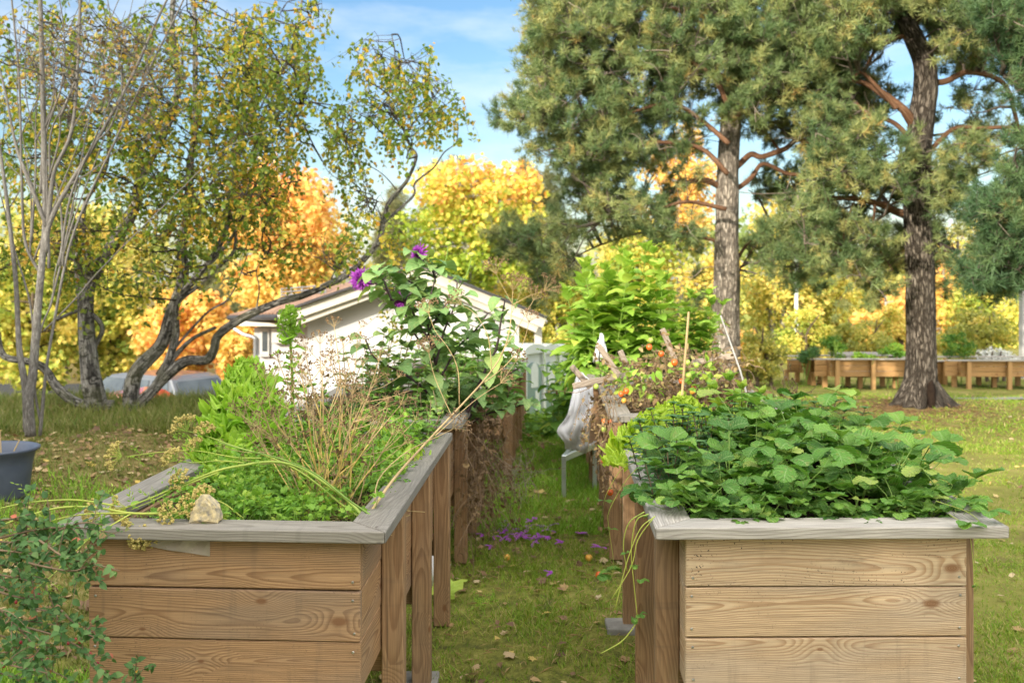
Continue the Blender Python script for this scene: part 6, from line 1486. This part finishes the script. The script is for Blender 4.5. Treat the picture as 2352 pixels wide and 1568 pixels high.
# ------------------------------------------------------------------ pines
def pine(label, limbs, d, clumps, dd, ntw, ntuft, tsize, nmat, group, base, seed, flare=None, deadn=60, avoid=None, bark='bark_pine'):
    global RNG
    RNG = np.random.default_rng(seed)
    t = thing('pine_tree', label, 'tree', base, group); gb, gr_, gt, gl_, gx_ = Geo(), Geo(), Geo(), Geo(), Geo(); sk = []
    for k, lm in enumerate(limbs):
        p = PL(lm[0], lm[3] if len(lm) > 3 else d); n = len(lm[0]) * 8; p[1:-1] += RNG.normal(size=(len(p) - 2, 3)) * (.035 if k else 0); path = spline(p, n)
        rad = (np.interp(np.linspace(0, 1, n), np.linspace(0, 1, len(lm[0])), lm[4]) if len(lm) > 4 else np.linspace(lm[1] * .8, lm[2] * .8, n))
        tube(gb if k == 0 else gr_, path, rad, 72 if k == 0 else 8, rough=.0 if k == 0 else .06, ridge=.022 if k == 0 else 0); sk.append(path[n // 4:] if k else path[n // 2:])
    sk = np.concatenate(sk); sub = []
    for k in range(max(20, ntw // 7)):
        p = inside(clumps, d, dd, avoid); pa = connect(gt, sk, p, .020, .006, wig=.10, sides=5, updir=.04)
        if pa is not None: sub.append(pa)
    sk2 = np.concatenate([sk] + sub); P_, D_, S_, T_ = [], [], [], []
    for k in range(ntw):
        p = inside(clumps, d, dd, avoid); pa = connect(gt, sk2, p, .006, .0035, wig=.10, sides=3)
        base_t = RNG.uniform(.0, .78); outw = unit(p - sk2[RNG.integers(len(sk2))]) * .5 + rdir(1)[0] * .8; outw[2] += .25
        for b in range(3):
            dr = unit(outw + rdir(1)[0] * .9); L = RNG.uniform(.12, .28); q = p + dr * L; path = spline([p, (p + q) / 2 + rdir(1)[0] * .03, q + [0, 0, .03]], 7); tube(gt, path, [.0035, .002], 3, cap=False)
            m = max(3, int(ntuft / 3 * RNG.uniform(.7, 1.3))); ii = RNG.integers(2, 7, m); P_.append(path[ii] + rdir(m) * .035); D_.append(unit(dr * .8 + rdir(m) * .8 + [0, 0, .25])); S_.append(tsize * RNG.uniform(.7, 1.25, m)); T_.append(np.clip(base_t + RNG.normal(0, .16, m), 0, 1))
    P_, D_, S_, T_ = map(np.concatenate, (P_, D_, S_, T_)); n = len(P_); c = RNG.integers(0, 3, n)
    for s in range(3):
        m = c == s; scatter(gl_, T_tuft(16, 3 + s, 1.5), P_[m], D_[m], rdir(m.sum()), S_[m], T_[m])
    for k in range(deadn):
        p = inside(clumps, d, dd); pts = [p]; dr = rdir(1)[0]
        for i in range(4): dr = unit(dr + rdir(1)[0] * .6 + [0, 0, -.1]); pts.append(pts[-1] + dr * .09)
        tube(gt, spline(pts, 9), [.005, .0015], 4, 1.0, cap=False); q = pts[2]; tube(gt, [q, q + rdir(1)[0] * .12], [.003, .001], 3, 1.0, cap=False); connect(gt, sk2, p, .007, .005, 1.0, sides=3)
    if flare:
        flare(gb); gh = Geo(); ball(gh, P(2139, 908, d - .25), .06, 14, 10, (.8, .8, 3.0), jit=.06); gh.build('hollow', M_plain('rotten hollow shade', (.03, .02, .014), (.015, .01, .008), .95, 20, .1), t)  # near-black bulge: rot colour with the hollow's shade put in
    gb.build('trunk', MAT[bark], t, smooth=True); gr_.build('limbs', MAT['bark_pine_red'], t, smooth=True); gt.build('branches', MAT['twig'], t, smooth=True); gl_.build('crown', MAT[nmat], t)
    return t
gpn = 'tall pines on the right lawn'
D = 12.6
P1 = [([(1664, 925), (1666, 860), (1667, 780), (1667, 700), (1669, 640), (1669, 560), (1670, 500), (1671, 440), (1671, 400), (1675, 330), (1678, 280), (1682, 180), (1690, 100), (1700, 0), (1705, -120)], .2, .1, D, [.205, .19, .178, .17, .166, .150, .142, .145, .135, .132, .13, .115, .105, .09, .075]),
      ([(1690, 385), (1720, 368), (1765, 358), (1790, 340), (1830, 325), (1880, 322), (1920, 322), (1960, 340), (2000, 360), (2060, 385)], .052, .016, D), ([(1685, 440), (1720, 410), (1755, 390), (1800, 385), (1850, 400), (1890, 425), (1940, 440), (1990, 470), (2020, 490)], .04, .012, D),
      ([(1660, 432), (1630, 422), (1590, 422), (1550, 430)], .055, .03, D), ([(1790, 345), (1760, 310), (1735, 300)], .022, .012, D), ([(1676, 250), (1640, 180), (1590, 140), (1530, 120), (1470, 130)], .045, .014, D - .4), ([(1674, 330), (1600, 260), (1520, 240), (1440, 260), (1360, 280)], .04, .012, D - .6),
      ([(1672, 400), (1600, 340), (1500, 330), (1410, 340), (1300, 300), (1200, 275)], .04, .010, D - .5), ([(1690, 120), (1600, 40), (1500, 20), (1400, 60), (1320, 110)], .04, .010, D - .3), ([(1680, 200), (1750, 130), (1820, 80), (1900, 60)], .04, .012, D + .3), ([(1668, 560), (1600, 540), (1500, 530), (1400, 570), (1300, 600)], .035, .010, D + .5),
      ([(1668, 480), (1570, 470), (1480, 480), (1400, 490)], .035, .010, D - .5), ([(1676, 280), (1740, 240), (1820, 220), (1880, 210)], .035, .01, D - .4), ([(1690, 60), (1620, -40), (1500, -60)], .04, .012, D), ([(1668, 640), (1720, 560), (1760, 540), (1790, 500), (1840, 470)], .03, .008, D + .6), ([(1680, 700), (1700, 620), (1730, 570)], .02, .008, D + .3), ([(1530, 120), (1560, 200), (1540, 240)], .02, .01, D - .4), ([(1440, 260), (1490, 200), (1530, 170)], .02, .008, D - .5)]
k1 = [(1280, 60, 60, 60), (1225, 85, 28, 22, 1), (1350, 40, 100, 70, 1.2), (1330, 130, 110, 80, 1.2), (1250, 170, 50, 40), (1215, 260, 70, 35, 1.1), (1165, 285, 30, 22, .9), (1350, 250, 120, 70, 1.2), (1470, 60, 110, 90, 1.1), (1470, 190, 120, 70, 1.0), (1390, 350, 110, 60, 1.2), (1530, 290, 90, 60, .9), (1600, 60, 110, 90, 1.0), (1640, 130, 80, 50), (1770, 60, 110, 80, 1), (1860, 60, 100, 80, .9), (1590, 190, 70, 50, .8), (1790, 190, 100, 60, .9), (1880, 190, 80, 80, .7), (1730, 260, 70, 50, .7), (1450, 480, 110, 45, 1.1), (1360, 430, 70, 50), (1540, 540, 70, 40, .8), (1220, 545, 90, 40, 1.0), (1290, 610, 70, 38, .9), (1320, 520, 60, 40, .7), (1860, 300, 80, 45, .6), (1800, 440, 90, 40, .5), (1270, 350, 60, 40), (1690, 30, 60, 40, .8), (1440, -40, 300, 60, .7), (1800, -40, 200, 60, .7), (1560, 380, 60, 40, .5), (1750, 590, 50, 40, .45), (1180, 545, 50, 25, .8), (1250, 655, 30, 30, .5), (1600, 640, 40, 50, .35), (1810, 290, 110, 40, .8), (1770, 430, 60, 40, .6), (1850, 520, 80, 45, .6), (1770, 560, 50, 40, .5), (1900, 250, 60, 50, .8), (1840, 620, 60, 40, .4), (1800, 130, 110, 60, 1), (1900, 130, 80, 60, .9), (1760, 200, 60, 50, .7)]
pine('tall pine with grey sunlit trunk and wide crown, centre right', P1, D, k1, 1.2, 1800, 22, .105, 'pine_needle', gpn, np.array([*P(1664, 900, D)[:2], float(terrain(P(1664, 0, D)[0], D))]), 51, deadn=120, bark='bark_pine_sunlit', avoid=[(1615, 310, 1740, 900), (1690, 300, 1990, 500), (1550, 405, 1660, 440)])
D = 11.9
def flare2(gb):
    b = P(2112, 940, D)
    for k, (a, L, r) in enumerate(((-.2, .55, .10), (.5, .35, .09), (3.4, .45, .09), (2.5, .30, .08), (4.4, .42, .10), (5.2, .38, .10), (-.55, .50, .085), (.05, .62, .07), (3.9, .36, .09))):
        dv = np.array([math.cos(a), math.sin(a) * .8, 0]); s = b + dv * .06 + [0, 0, .42]; m = b + dv * (.13 + L * .2) + [0, 0, .16]; e = b + dv * (.16 + L * .6); e[2] = float(terrain(e[0], e[1])) - .02
        tube(gb, spline([s, m, (m + e) / 2 + [0, 0, -.03], e], 14), [.09, r, r * .7, r * .3], 10, rough=.05)
P2 = [([(2112, 955), (2113, 900), (2115, 840), (2115, 760), (2114, 680), (2112, 600), (2109, 540), (2106, 480), (2107, 420), (2109, 340), (2118, 260), (2126, 200), (2122, 140), (2100, 90), (2083, 50), (2075, -20), (2070, -120)], .2, .1, D, [.235, .205, .178, .168, .168, .165, .16, .158, .15, .15, .148, .14, .125, .115, .105, .10, .08]),
      ([(2098, 500), (2060, 480), (2010, 470), (1960, 466), (1900, 455), (1850, 450)], .072, .02, D), ([(2100, 290), (2060, 250), (2010, 215), (1985, 195), (1950, 185)], .075, .03, D), ([(2060, 250), (2030, 200), (1990, 175), (1960, 180)], .04, .02, D - .1), ([(2100, 330), (2050, 290), (2000, 260), (1960, 230)], .045, .02, D + .1),
      ([(2125, 360), (2160, 320), (2200, 296), (2260, 288), (2320, 300), (2370, 330)], .042, .02, D), ([(2130, 190), (2170, 172), (2220, 172), (2280, 185), (2320, 215), (2340, 260), (2345, 310)], .05, .025, D), ([(2112, 100), (2070, 88), (2045, 90), (2020, 110), (1990, 150)], .045, .02, D), ([(2090, 60), (2140, 0), (2200, -40)], .05, .02, D), ([(2108, 420), (2160, 400), (2220, 410), (2260, 440)], .025, .008, D), ([(2010, 470), (2000, 520), (2020, 580), (2050, 620)], .022, .008, D - .2), ([(1960, 466), (1940, 540), (1960, 600), (1990, 640)], .018, .006, D - .2), ([(1900, 455), (1880, 500), (1890, 560)], .018, .006, D), ([(2000, 260), (1990, 330), (1950, 360)], .03, .01, D), ([(2112, 620), (2160, 590), (2200, 580)], .014, .005, D)]
k2 = [(1990, 60, 90, 60, 1), (1960, 150, 70, 50, .7), (1960, 270, 80, 45, .9), (2020, 340, 90, 45, 1.0), (1930, 400, 90, 45, 1.0), (2010, 430, 80, 35, .9), (2060, 560, 70, 40, .7), (2090, 590, 50, 30, .6), (2130, 420, 70, 50, .55), (2180, 400, 60, 40, .5), (2220, 90, 80, 60, .8), (2180, 30, 90, 50, 1.1), (2290, 60, 60, 50, .8), (2220, 240, 70, 40, .45), (2290, 340, 60, 40, .5), (1900, 560, 70, 50, .6), (1990, 620, 60, 40, .45), (2160, 110, 40, 60, .5), (2060, 20, 60, 50, 1), (2250, 170, 50, 40, .4), (2150, 560, 50, 40, .5), (1860, 470, 60, 50, .7), (2100, -50, 260, 60, .8), (2130, 660, 40, 25, .3), (1930, 650, 40, 40, .3), (1950, 520, 80, 45, .8), (1890, 330, 60, 50, .7), (2010, 240, 60, 40, .5), (2030, 680, 40, 25, .3), (1960, 600, 60, 40, .6), (1930, 210, 60, 50, .7), (2240, 330, 60, 50, .6), (2170, 470, 50, 40, .5)]
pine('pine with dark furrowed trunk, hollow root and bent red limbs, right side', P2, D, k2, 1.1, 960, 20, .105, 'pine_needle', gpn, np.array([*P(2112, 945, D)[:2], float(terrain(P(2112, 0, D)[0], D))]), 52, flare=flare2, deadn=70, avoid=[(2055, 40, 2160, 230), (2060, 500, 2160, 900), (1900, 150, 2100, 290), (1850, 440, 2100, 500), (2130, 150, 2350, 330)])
D = 10.2
P3 = [([(2560, 960), (2550, 700), (2540, 400), (2520, 100), (2500, -150)], .2, .12, D), ([(2540, 420), (2470, 420), (2400, 440), (2330, 450), (2270, 470)], .05, .012, D), ([(2520, 120), (2440, 90), (2370, 70), (2290, 60)], .05, .012, D), ([(2550, 620), (2470, 600), (2390, 590), (2320, 600), (2240, 620)], .045, .01, D), ([(2530, 250), (2440, 220), (2370, 190), (2300, 170)], .04, .01, D)]
k3 = [(2320, 40, 55, 50, 1.2), (2345, 110, 40, 50, 1.1), (2280, 25, 40, 30, .8), (2345, 190, 30, 30, .8), (2345, 430, 40, 50, 1), (2300, 490, 45, 40, 1.0), (2335, 560, 55, 50, 1.2), (2275, 590, 45, 35, 1.0), (2310, 630, 55, 30, 1.0), (2255, 630, 30, 25, .8), (2365, 340, 30, 40, .7), (2430, 300, 60, 300, .4), (2270, 500, 30, 30, .7)]
pine('dark green pine whose boughs enter at the right picture edge', P3, D, k3, .7, 520, 22, .10, 'pine_needle_dark', gpn, np.array([*P(2560, 0, D)[:2], float(terrain(P(2560, 0, D)[0], D))]), 53, deadn=20)

# ------------------------------------------------------------------ background trees
def far_tree(name, label, vx, d, top, bot, hw, lmat, n, ls_, trunk=.12, bmat='bark_brown', group='autumn trees behind the garden', ncl=26, T=None, seed=0, stems=1, tint=None, cx=None, fill=.36, oval=1.0):
    """crown from pixel rows top..bot, half width hw (pixels) at distance d"""
    global RNG
    RNG = np.random.default_rng(seed + 700); T = T or T_maple(); ls = ls_ * .84
    gz = float(terrain((vx - 1176) * d / FPX, d)) - .3
    b = np.array([*P(vx, 700, d)[:2], gz]); t = thing(name, label, 'tree', b, group)
    px = d / FPX; cz = CAMZ - ((top + bot) / 2 - 640) * px; rz = (bot - top) / 2 * px; rx = hw * px; ctr = np.array([b[0] if cx is None else P(cx, 700, d)[0], d, cz])
    rad = np.array([rx, min(rx, 3.2), rz]); gb, gt, gl_ = Geo(), Geo(), Geo(); sk = []
    for s in range(stems):
        o = np.array([(s - (stems - 1) / 2) * .35 * trunk / .12, 0, 0]); tp_ = ctr + [RNG.normal(0, rx * .25), RNG.normal(0, .3), rz * .75]
        path = spline([b + o, b + o * 1.2 + (tp_ - b) * [.1, .1, .35] + rdir(1)[0] * .12, b + o + (tp_ - b) * [.5, .5, .7], tp_], 16); tube(gb, path, [trunk, trunk * .8, trunk * .25], 8, rough=.03); sk.append(path[4:])
    sk = np.concatenate(sk); ncl = int(ncl * 1.5); n = int(n * 1.5); cl = in_ball(ncl, .42) ; pts = ctr + cl * rad * .80; cr = RNG.uniform(.15, .42, ncl)
    P_, D_, S_, T_ = [], [], [], []
    for c, r, u in zip(pts, cr, cl):
        connect(gt, sk, c, trunk * .28, trunk * .08, sides=4, wig=.06)
        m = max(8, int(n / ncl * (r / fill) ** 2 * RNG.uniform(.75, 1.25))); e = in_ball(m, .45); e[:, 2] *= .75
        P_.append(c + e * r * rad * [1, 1, .9]); D_.append(unit(e * .6 + rdir(m) + [0, 0, -.35])); S_.append(ls * RNG.uniform(.7, 1.25, m))
        bt = RNG.uniform(.1, .9) if tint is None else tint(u)
        T_.append(np.clip(bt + RNG.normal(0, .22, m), 0, 1))
    P_, D_, S_, T_ = map(np.concatenate, (P_, D_, S_, T_)); k = P_[:, 2] > gz + .05; P_, D_, S_, T_ = P_[k], D_[k], S_[k], T_[k]
    scatter(gl_, T, P_, D_, ZUP * .5 + rdir(len(P_)), S_, T_)
    gb.build('trunk', MAT[bmat], t, smooth=True); gt.build('branches', MAT[bmat], t); gl_.build('crown', MAT[lmat], t); return t
upred = lambda u: np.clip(.5 + .45 * u[2] + RNG.normal(0, .12), 0, 1)
far_tree('maple_tree', 'golden orange maple left of the house roof', 650, 28, 335, 800, 172, 'maple_gold', 11000, .17, .16, seed=1, ncl=44, tint=upred)
far_tree('maple_tree', 'yellow-green maple with orange-red top rising behind the house ridge', 1090, 31, 312, 700, 185, 'maple_green', 11500, .18, .17, 'bark_far', seed=2, ncl=46, tint=lambda u: np.clip(.36 + .66 * u[2] + .24 * u[0] + RNG.normal(0, .1), 0, 1))
far_tree('maple_tree', 'low yellow maple with red twigs behind the birch trunks', 420, 27, 640, 915, 120, 'maple_gold', 6500, .16, .10, seed=3, ncl=34)
far_tree('maple_tree', 'yellow-green low tree behind the parked cars at the far left', 250, 29, 600, 920, 130, 'lime_yellow', 6500, .16, .10, seed=4, ncl=34)
far_tree('maple_tree', 'green-yellow tree behind the slim grey stems at the left edge', 60, 27, 560, 960, 140, 'lime_yellow', 7500, .16, .12, seed=5, ncl=34)
far_tree('maple_tree', 'golden low maple behind the left house corner', 560, 26, 690, 930, 90, 'maple_gold', 4800, .15, .09, seed=6, ncl=26)
far_tree('red_maple', 'small salmon-red maple between the birch trunks and the house', 405, 25, 690, 800, 45, 'maple_red', 1200, .13, .06, seed=7, ncl=12)
far_tree('pale_tree', 'pale yellow hazy tree behind the birch crown at upper left', 150, 36, 430, 760, 200, 'birch_far', 6000, .2, .14, seed=8, ncl=40)
far_tree('far_pine', 'olive pine behind the golden maple at left', 500, 38, 590, 800, 80, 'pine_needle_pale', 2600, .34, .14, seed=9, T=T_tuft(13, 5, 1.1), ncl=26, group='distant pines')
far_tree('far_pine', 'pale olive pine between the two maples', 920, 40, 420, 680, 70, 'pine_needle_pale', 2200, .36, .14, seed=10, T=T_tuft(13, 5, 1.1), ncl=24, group='distant pines')
far_tree('far_pine', 'pine top showing above the orange maple crown', 1035, 42, 348, 520, 70, 'pine_needle_pale', 1700, .36, .14, seed=11, T=T_tuft(13, 5, 1.1), ncl=20, group='distant pines')
far_tree('far_pine', 'sunny olive pine between the maple and the big pine', 1225, 38, 325, 640, 75, 'pine_needle_pale', 2600, .34, .15, seed=12, T=T_tuft(13, 5, 1.1), ncl=26, group='distant pines')
far_tree('far_birch', 'yellow birch with white stems right of the house gable', 1150, 34, 560, 860, 110, 'birch_far', 5200, .15, .13, 'bark_far', seed=13, T=T_birch(), ncl=30, stems=2)
far_tree('far_birch', 'yellow birch behind the cabins', 1290, 33, 520, 850, 95, 'lime_yellow', 5200, .16, .12, 'bark_far', seed=14, T=T_birch(), ncl=30, stems=2)
gyb = 'yellow birches behind the pines'
far_tree('far_birch', 'orange-yellow birch seen left of the big pine trunk', 1560, 33, 250, 620, 100, 'maple_gold', 6000, .16, .12, 'bark_far', gyb, seed=15, T=T_birch(), ncl=32)
far_tree('far_birch', 'yellow-green birch low left of the big pine trunk', 1480, 31, 470, 800, 110, 'lime_yellow', 6500, .16, .11, 'bark_far', gyb, seed=16, T=T_birch(), ncl=34)
far_tree('far_birch', 'golden birch directly behind the big pine trunk', 1640, 30, 520, 880, 100, 'birch_far', 6000, .15, .11, 'bark_far', gyb, seed=17, T=T_birch(), ncl=32, stems=2)
far_tree('far_birch', 'bright yellow birch between the two pine trunks, by the lamp post', 1800, 32, 360, 860, 120, 'birch_far', 8500, .16, .12, 'bark_far', gyb, seed=18, T=T_birch(), ncl=44, stems=3, tint=lambda u: np.clip(.35 + .25 * RNG.normal(), 0, 1))
far_tree('far_birch', 'lime yellow birch right of the lamp post', 1905, 34, 430, 840, 80, 'lime_yellow', 5200, .16, .11, 'bark_far', gyb, seed=19, T=T_birch(), ncl=30, stems=2)
far_tree('maple_tree', 'orange maple left of the dark pine trunk', 2040, 30, 650, 880, 85, 'maple_gold', 4200, .16, .10, 'bark_far', gyb, seed=20, ncl=24)
far_tree('far_birch', 'orange and yellow tree directly behind the dark pine trunk', 2150, 35, 520, 860, 80, 'maple_gold', 5000, .16, .11, 'bark_far', gyb, seed=21, T=T_birch(), ncl=28, stems=2)
far_tree('far_birch', 'yellow-green birch with white trunks at the right edge', 2280, 33, 560, 860, 110, 'lime_yellow', 6500, .16, .12, 'bark_far', gyb, seed=22, T=T_birch(), ncl=34, stems=3)
far_tree('far_birch', 'distant yellow birch high behind the right pine boughs', 2210, 40, 430, 800, 90, 'birch_far', 3500, .18, .12, 'bark_far', gyb, seed=23, T=T_birch(), ncl=24)
gsh = 'shrubs behind the far beds'
def shrub(label, vx, d, top, bot, hw, lmat, n, ls, seed, T=None, ncl=22): far_tree('shrub', label, vx, d, top, bot, hw, lmat, n, ls, .04, 'bark_brown', gsh, ncl, T or T_birch(), seed, 3)
shrub('olive-brown twiggy shrub just right of the big pine foot', 1745, 17.5, 730, 900, 70, 'bush_olive', 3200, .07, 31)
shrub('yellow shrub left of the far beds', 1690, 20, 740, 890, 60, 'maple_gold', 2400, .09, 32)
shrub('orange-yellow rounded shrub behind the long sunlit bed', 1975, 22, 715, 860, 90, 'bush_olive', 4200, .09, 33)
shrub('broad olive hedge behind the right far bed', 2250, 21, 705, 850, 110, 'bush_olive', 5200, .09, 34)
shrub('yellow hedge behind the lamp post', 1850, 23, 700, 870, 70, 'lime_yellow', 3200, .10, 35)
shrub('orange shrub in front of the far birches at mid right', 2060, 24, 690, 850, 60, 'birch_far', 2600, .10, 36)
shrub('white-flowering low shrub at the right end behind the far beds', 2290, 18.4, 797, 850, 55, 'white_flower', 900, .06, 37)
shrub('yellow bush beyond the sunroot leaves', 1590, 19, 700, 880, 60, 'lime_yellow', 2600, .09, 38)
shrub('yellow hedge below the birches behind the cabins', 1330, 26, 720, 900, 80, 'lime_yellow', 3200, .11, 39)
gfp = 'plants growing in the far beds'
def fplant(label, vx, d, top, hw, lmat, seed, n=900, ls=.05): far_tree('garden_plant', label, vx, d, top, 835, hw, lmat, n, ls, .012, 'stem_green', gfp, 10, T_ovate(4, .3), seed, 3)
fplant('bluish green leafy plant at the left end of the far beds', 1855, 17.6, 790, 32, 'mint', 51)
fplant('bright green bushy plant in the long sunlit far bed', 1918, 17.3, 755, 38, 'bush_green', 52, 1500)
fplant('low lime lettuce-like plants in the middle of the sunlit far bed', 1985, 17.3, 805, 34, 'lettuce', 53, 700)
fplant('pale green plant with white flowers left of the dark pine trunk', 2055, 17.3, 785, 34, 'herb', 54, 1000)
fplant('dark green tall plant right of the dark pine trunk', 2205, 17.8, 755, 45, 'bush_green', 55, 1400)

# ------------------------------------------------------------------ unseen trees added at the viewer's back to shade the garden beds
RNG = np.random.default_rng(61)
nv = np.array([SX, SY]); tv_ = np.array([-SY, SX])
for k, (o_, hgt, lb) in enumerate(((-9.0, 7.6, 'unseen tall broadleaf tree added behind the viewer to shade the left side'), (-4.6, 6.9, 'unseen dense tall broadleaf tree added for shade straight behind the viewer'), (-.2, 7.5, 'unseen dense broadleaf tree added for shade behind the viewer, second from the right'), (4.2, 9.0, 'unseen broad tree added for shade behind the viewer on the right'), (8.6, 9.4, 'unseen wide tall tree added for shade behind the viewer at far right'))):
    c = nv * 11.5 + tv_ * o_; t = thing('added_shade_tree', lb, 'tree', (c[0], c[1], 0), 'unseen trees added behind the viewer for shade'); g = Geo(); n = 2600
    u = in_ball(n, .5); p = np.c_[c[0] + u[:, 0] * 3.0, c[1] + u[:, 1] * 2.4, hgt * .52 + u[:, 2] * hgt * .48]; scatter(g, T_maple(), p, rdir(n), rdir(n), RNG.uniform(.35, .65, n), RNG.uniform(0, 1, n)); g.build('crown', MAT['bush_green'], t)
    g = Geo(); tube(g, spline([[c[0], c[1], -.1], [c[0] + .1, c[1], hgt * .4], [c[0], c[1] + .1, hgt * .9]], 10), [.28, .08], 10); g.build('trunk', MAT['bark_brown'], t)
# ------------------------------------------------------------------ distant wood, one mass
RNG = np.random.default_rng(71); g = Geo()
for k in range(150):
    d = RNG.uniform(44, 58); vx = RNG.uniform(-150, 2500); top = RNG.uniform(450, 590); bot = 860; px = d / FPX
    c = P(vx, RNG.uniform(top + 40, 800), d); m = 170; e = in_ball(m, .45); r = RNG.uniform(45, 85) * px
    scatter(g, T_birch(), c + e * r * [1, 1, .9], rdir(m, -.3), ZUP * .5 + rdir(m), RNG.uniform(.28, .5, m), np.clip(RNG.uniform(0, .9) + RNG.normal(0, .12, m), 0, 1))
tag(g.build('distant_wood', MAT['wood_leaf']), 'hazy yellow-green wood far behind house and pines', 'wood', kind='stuff')
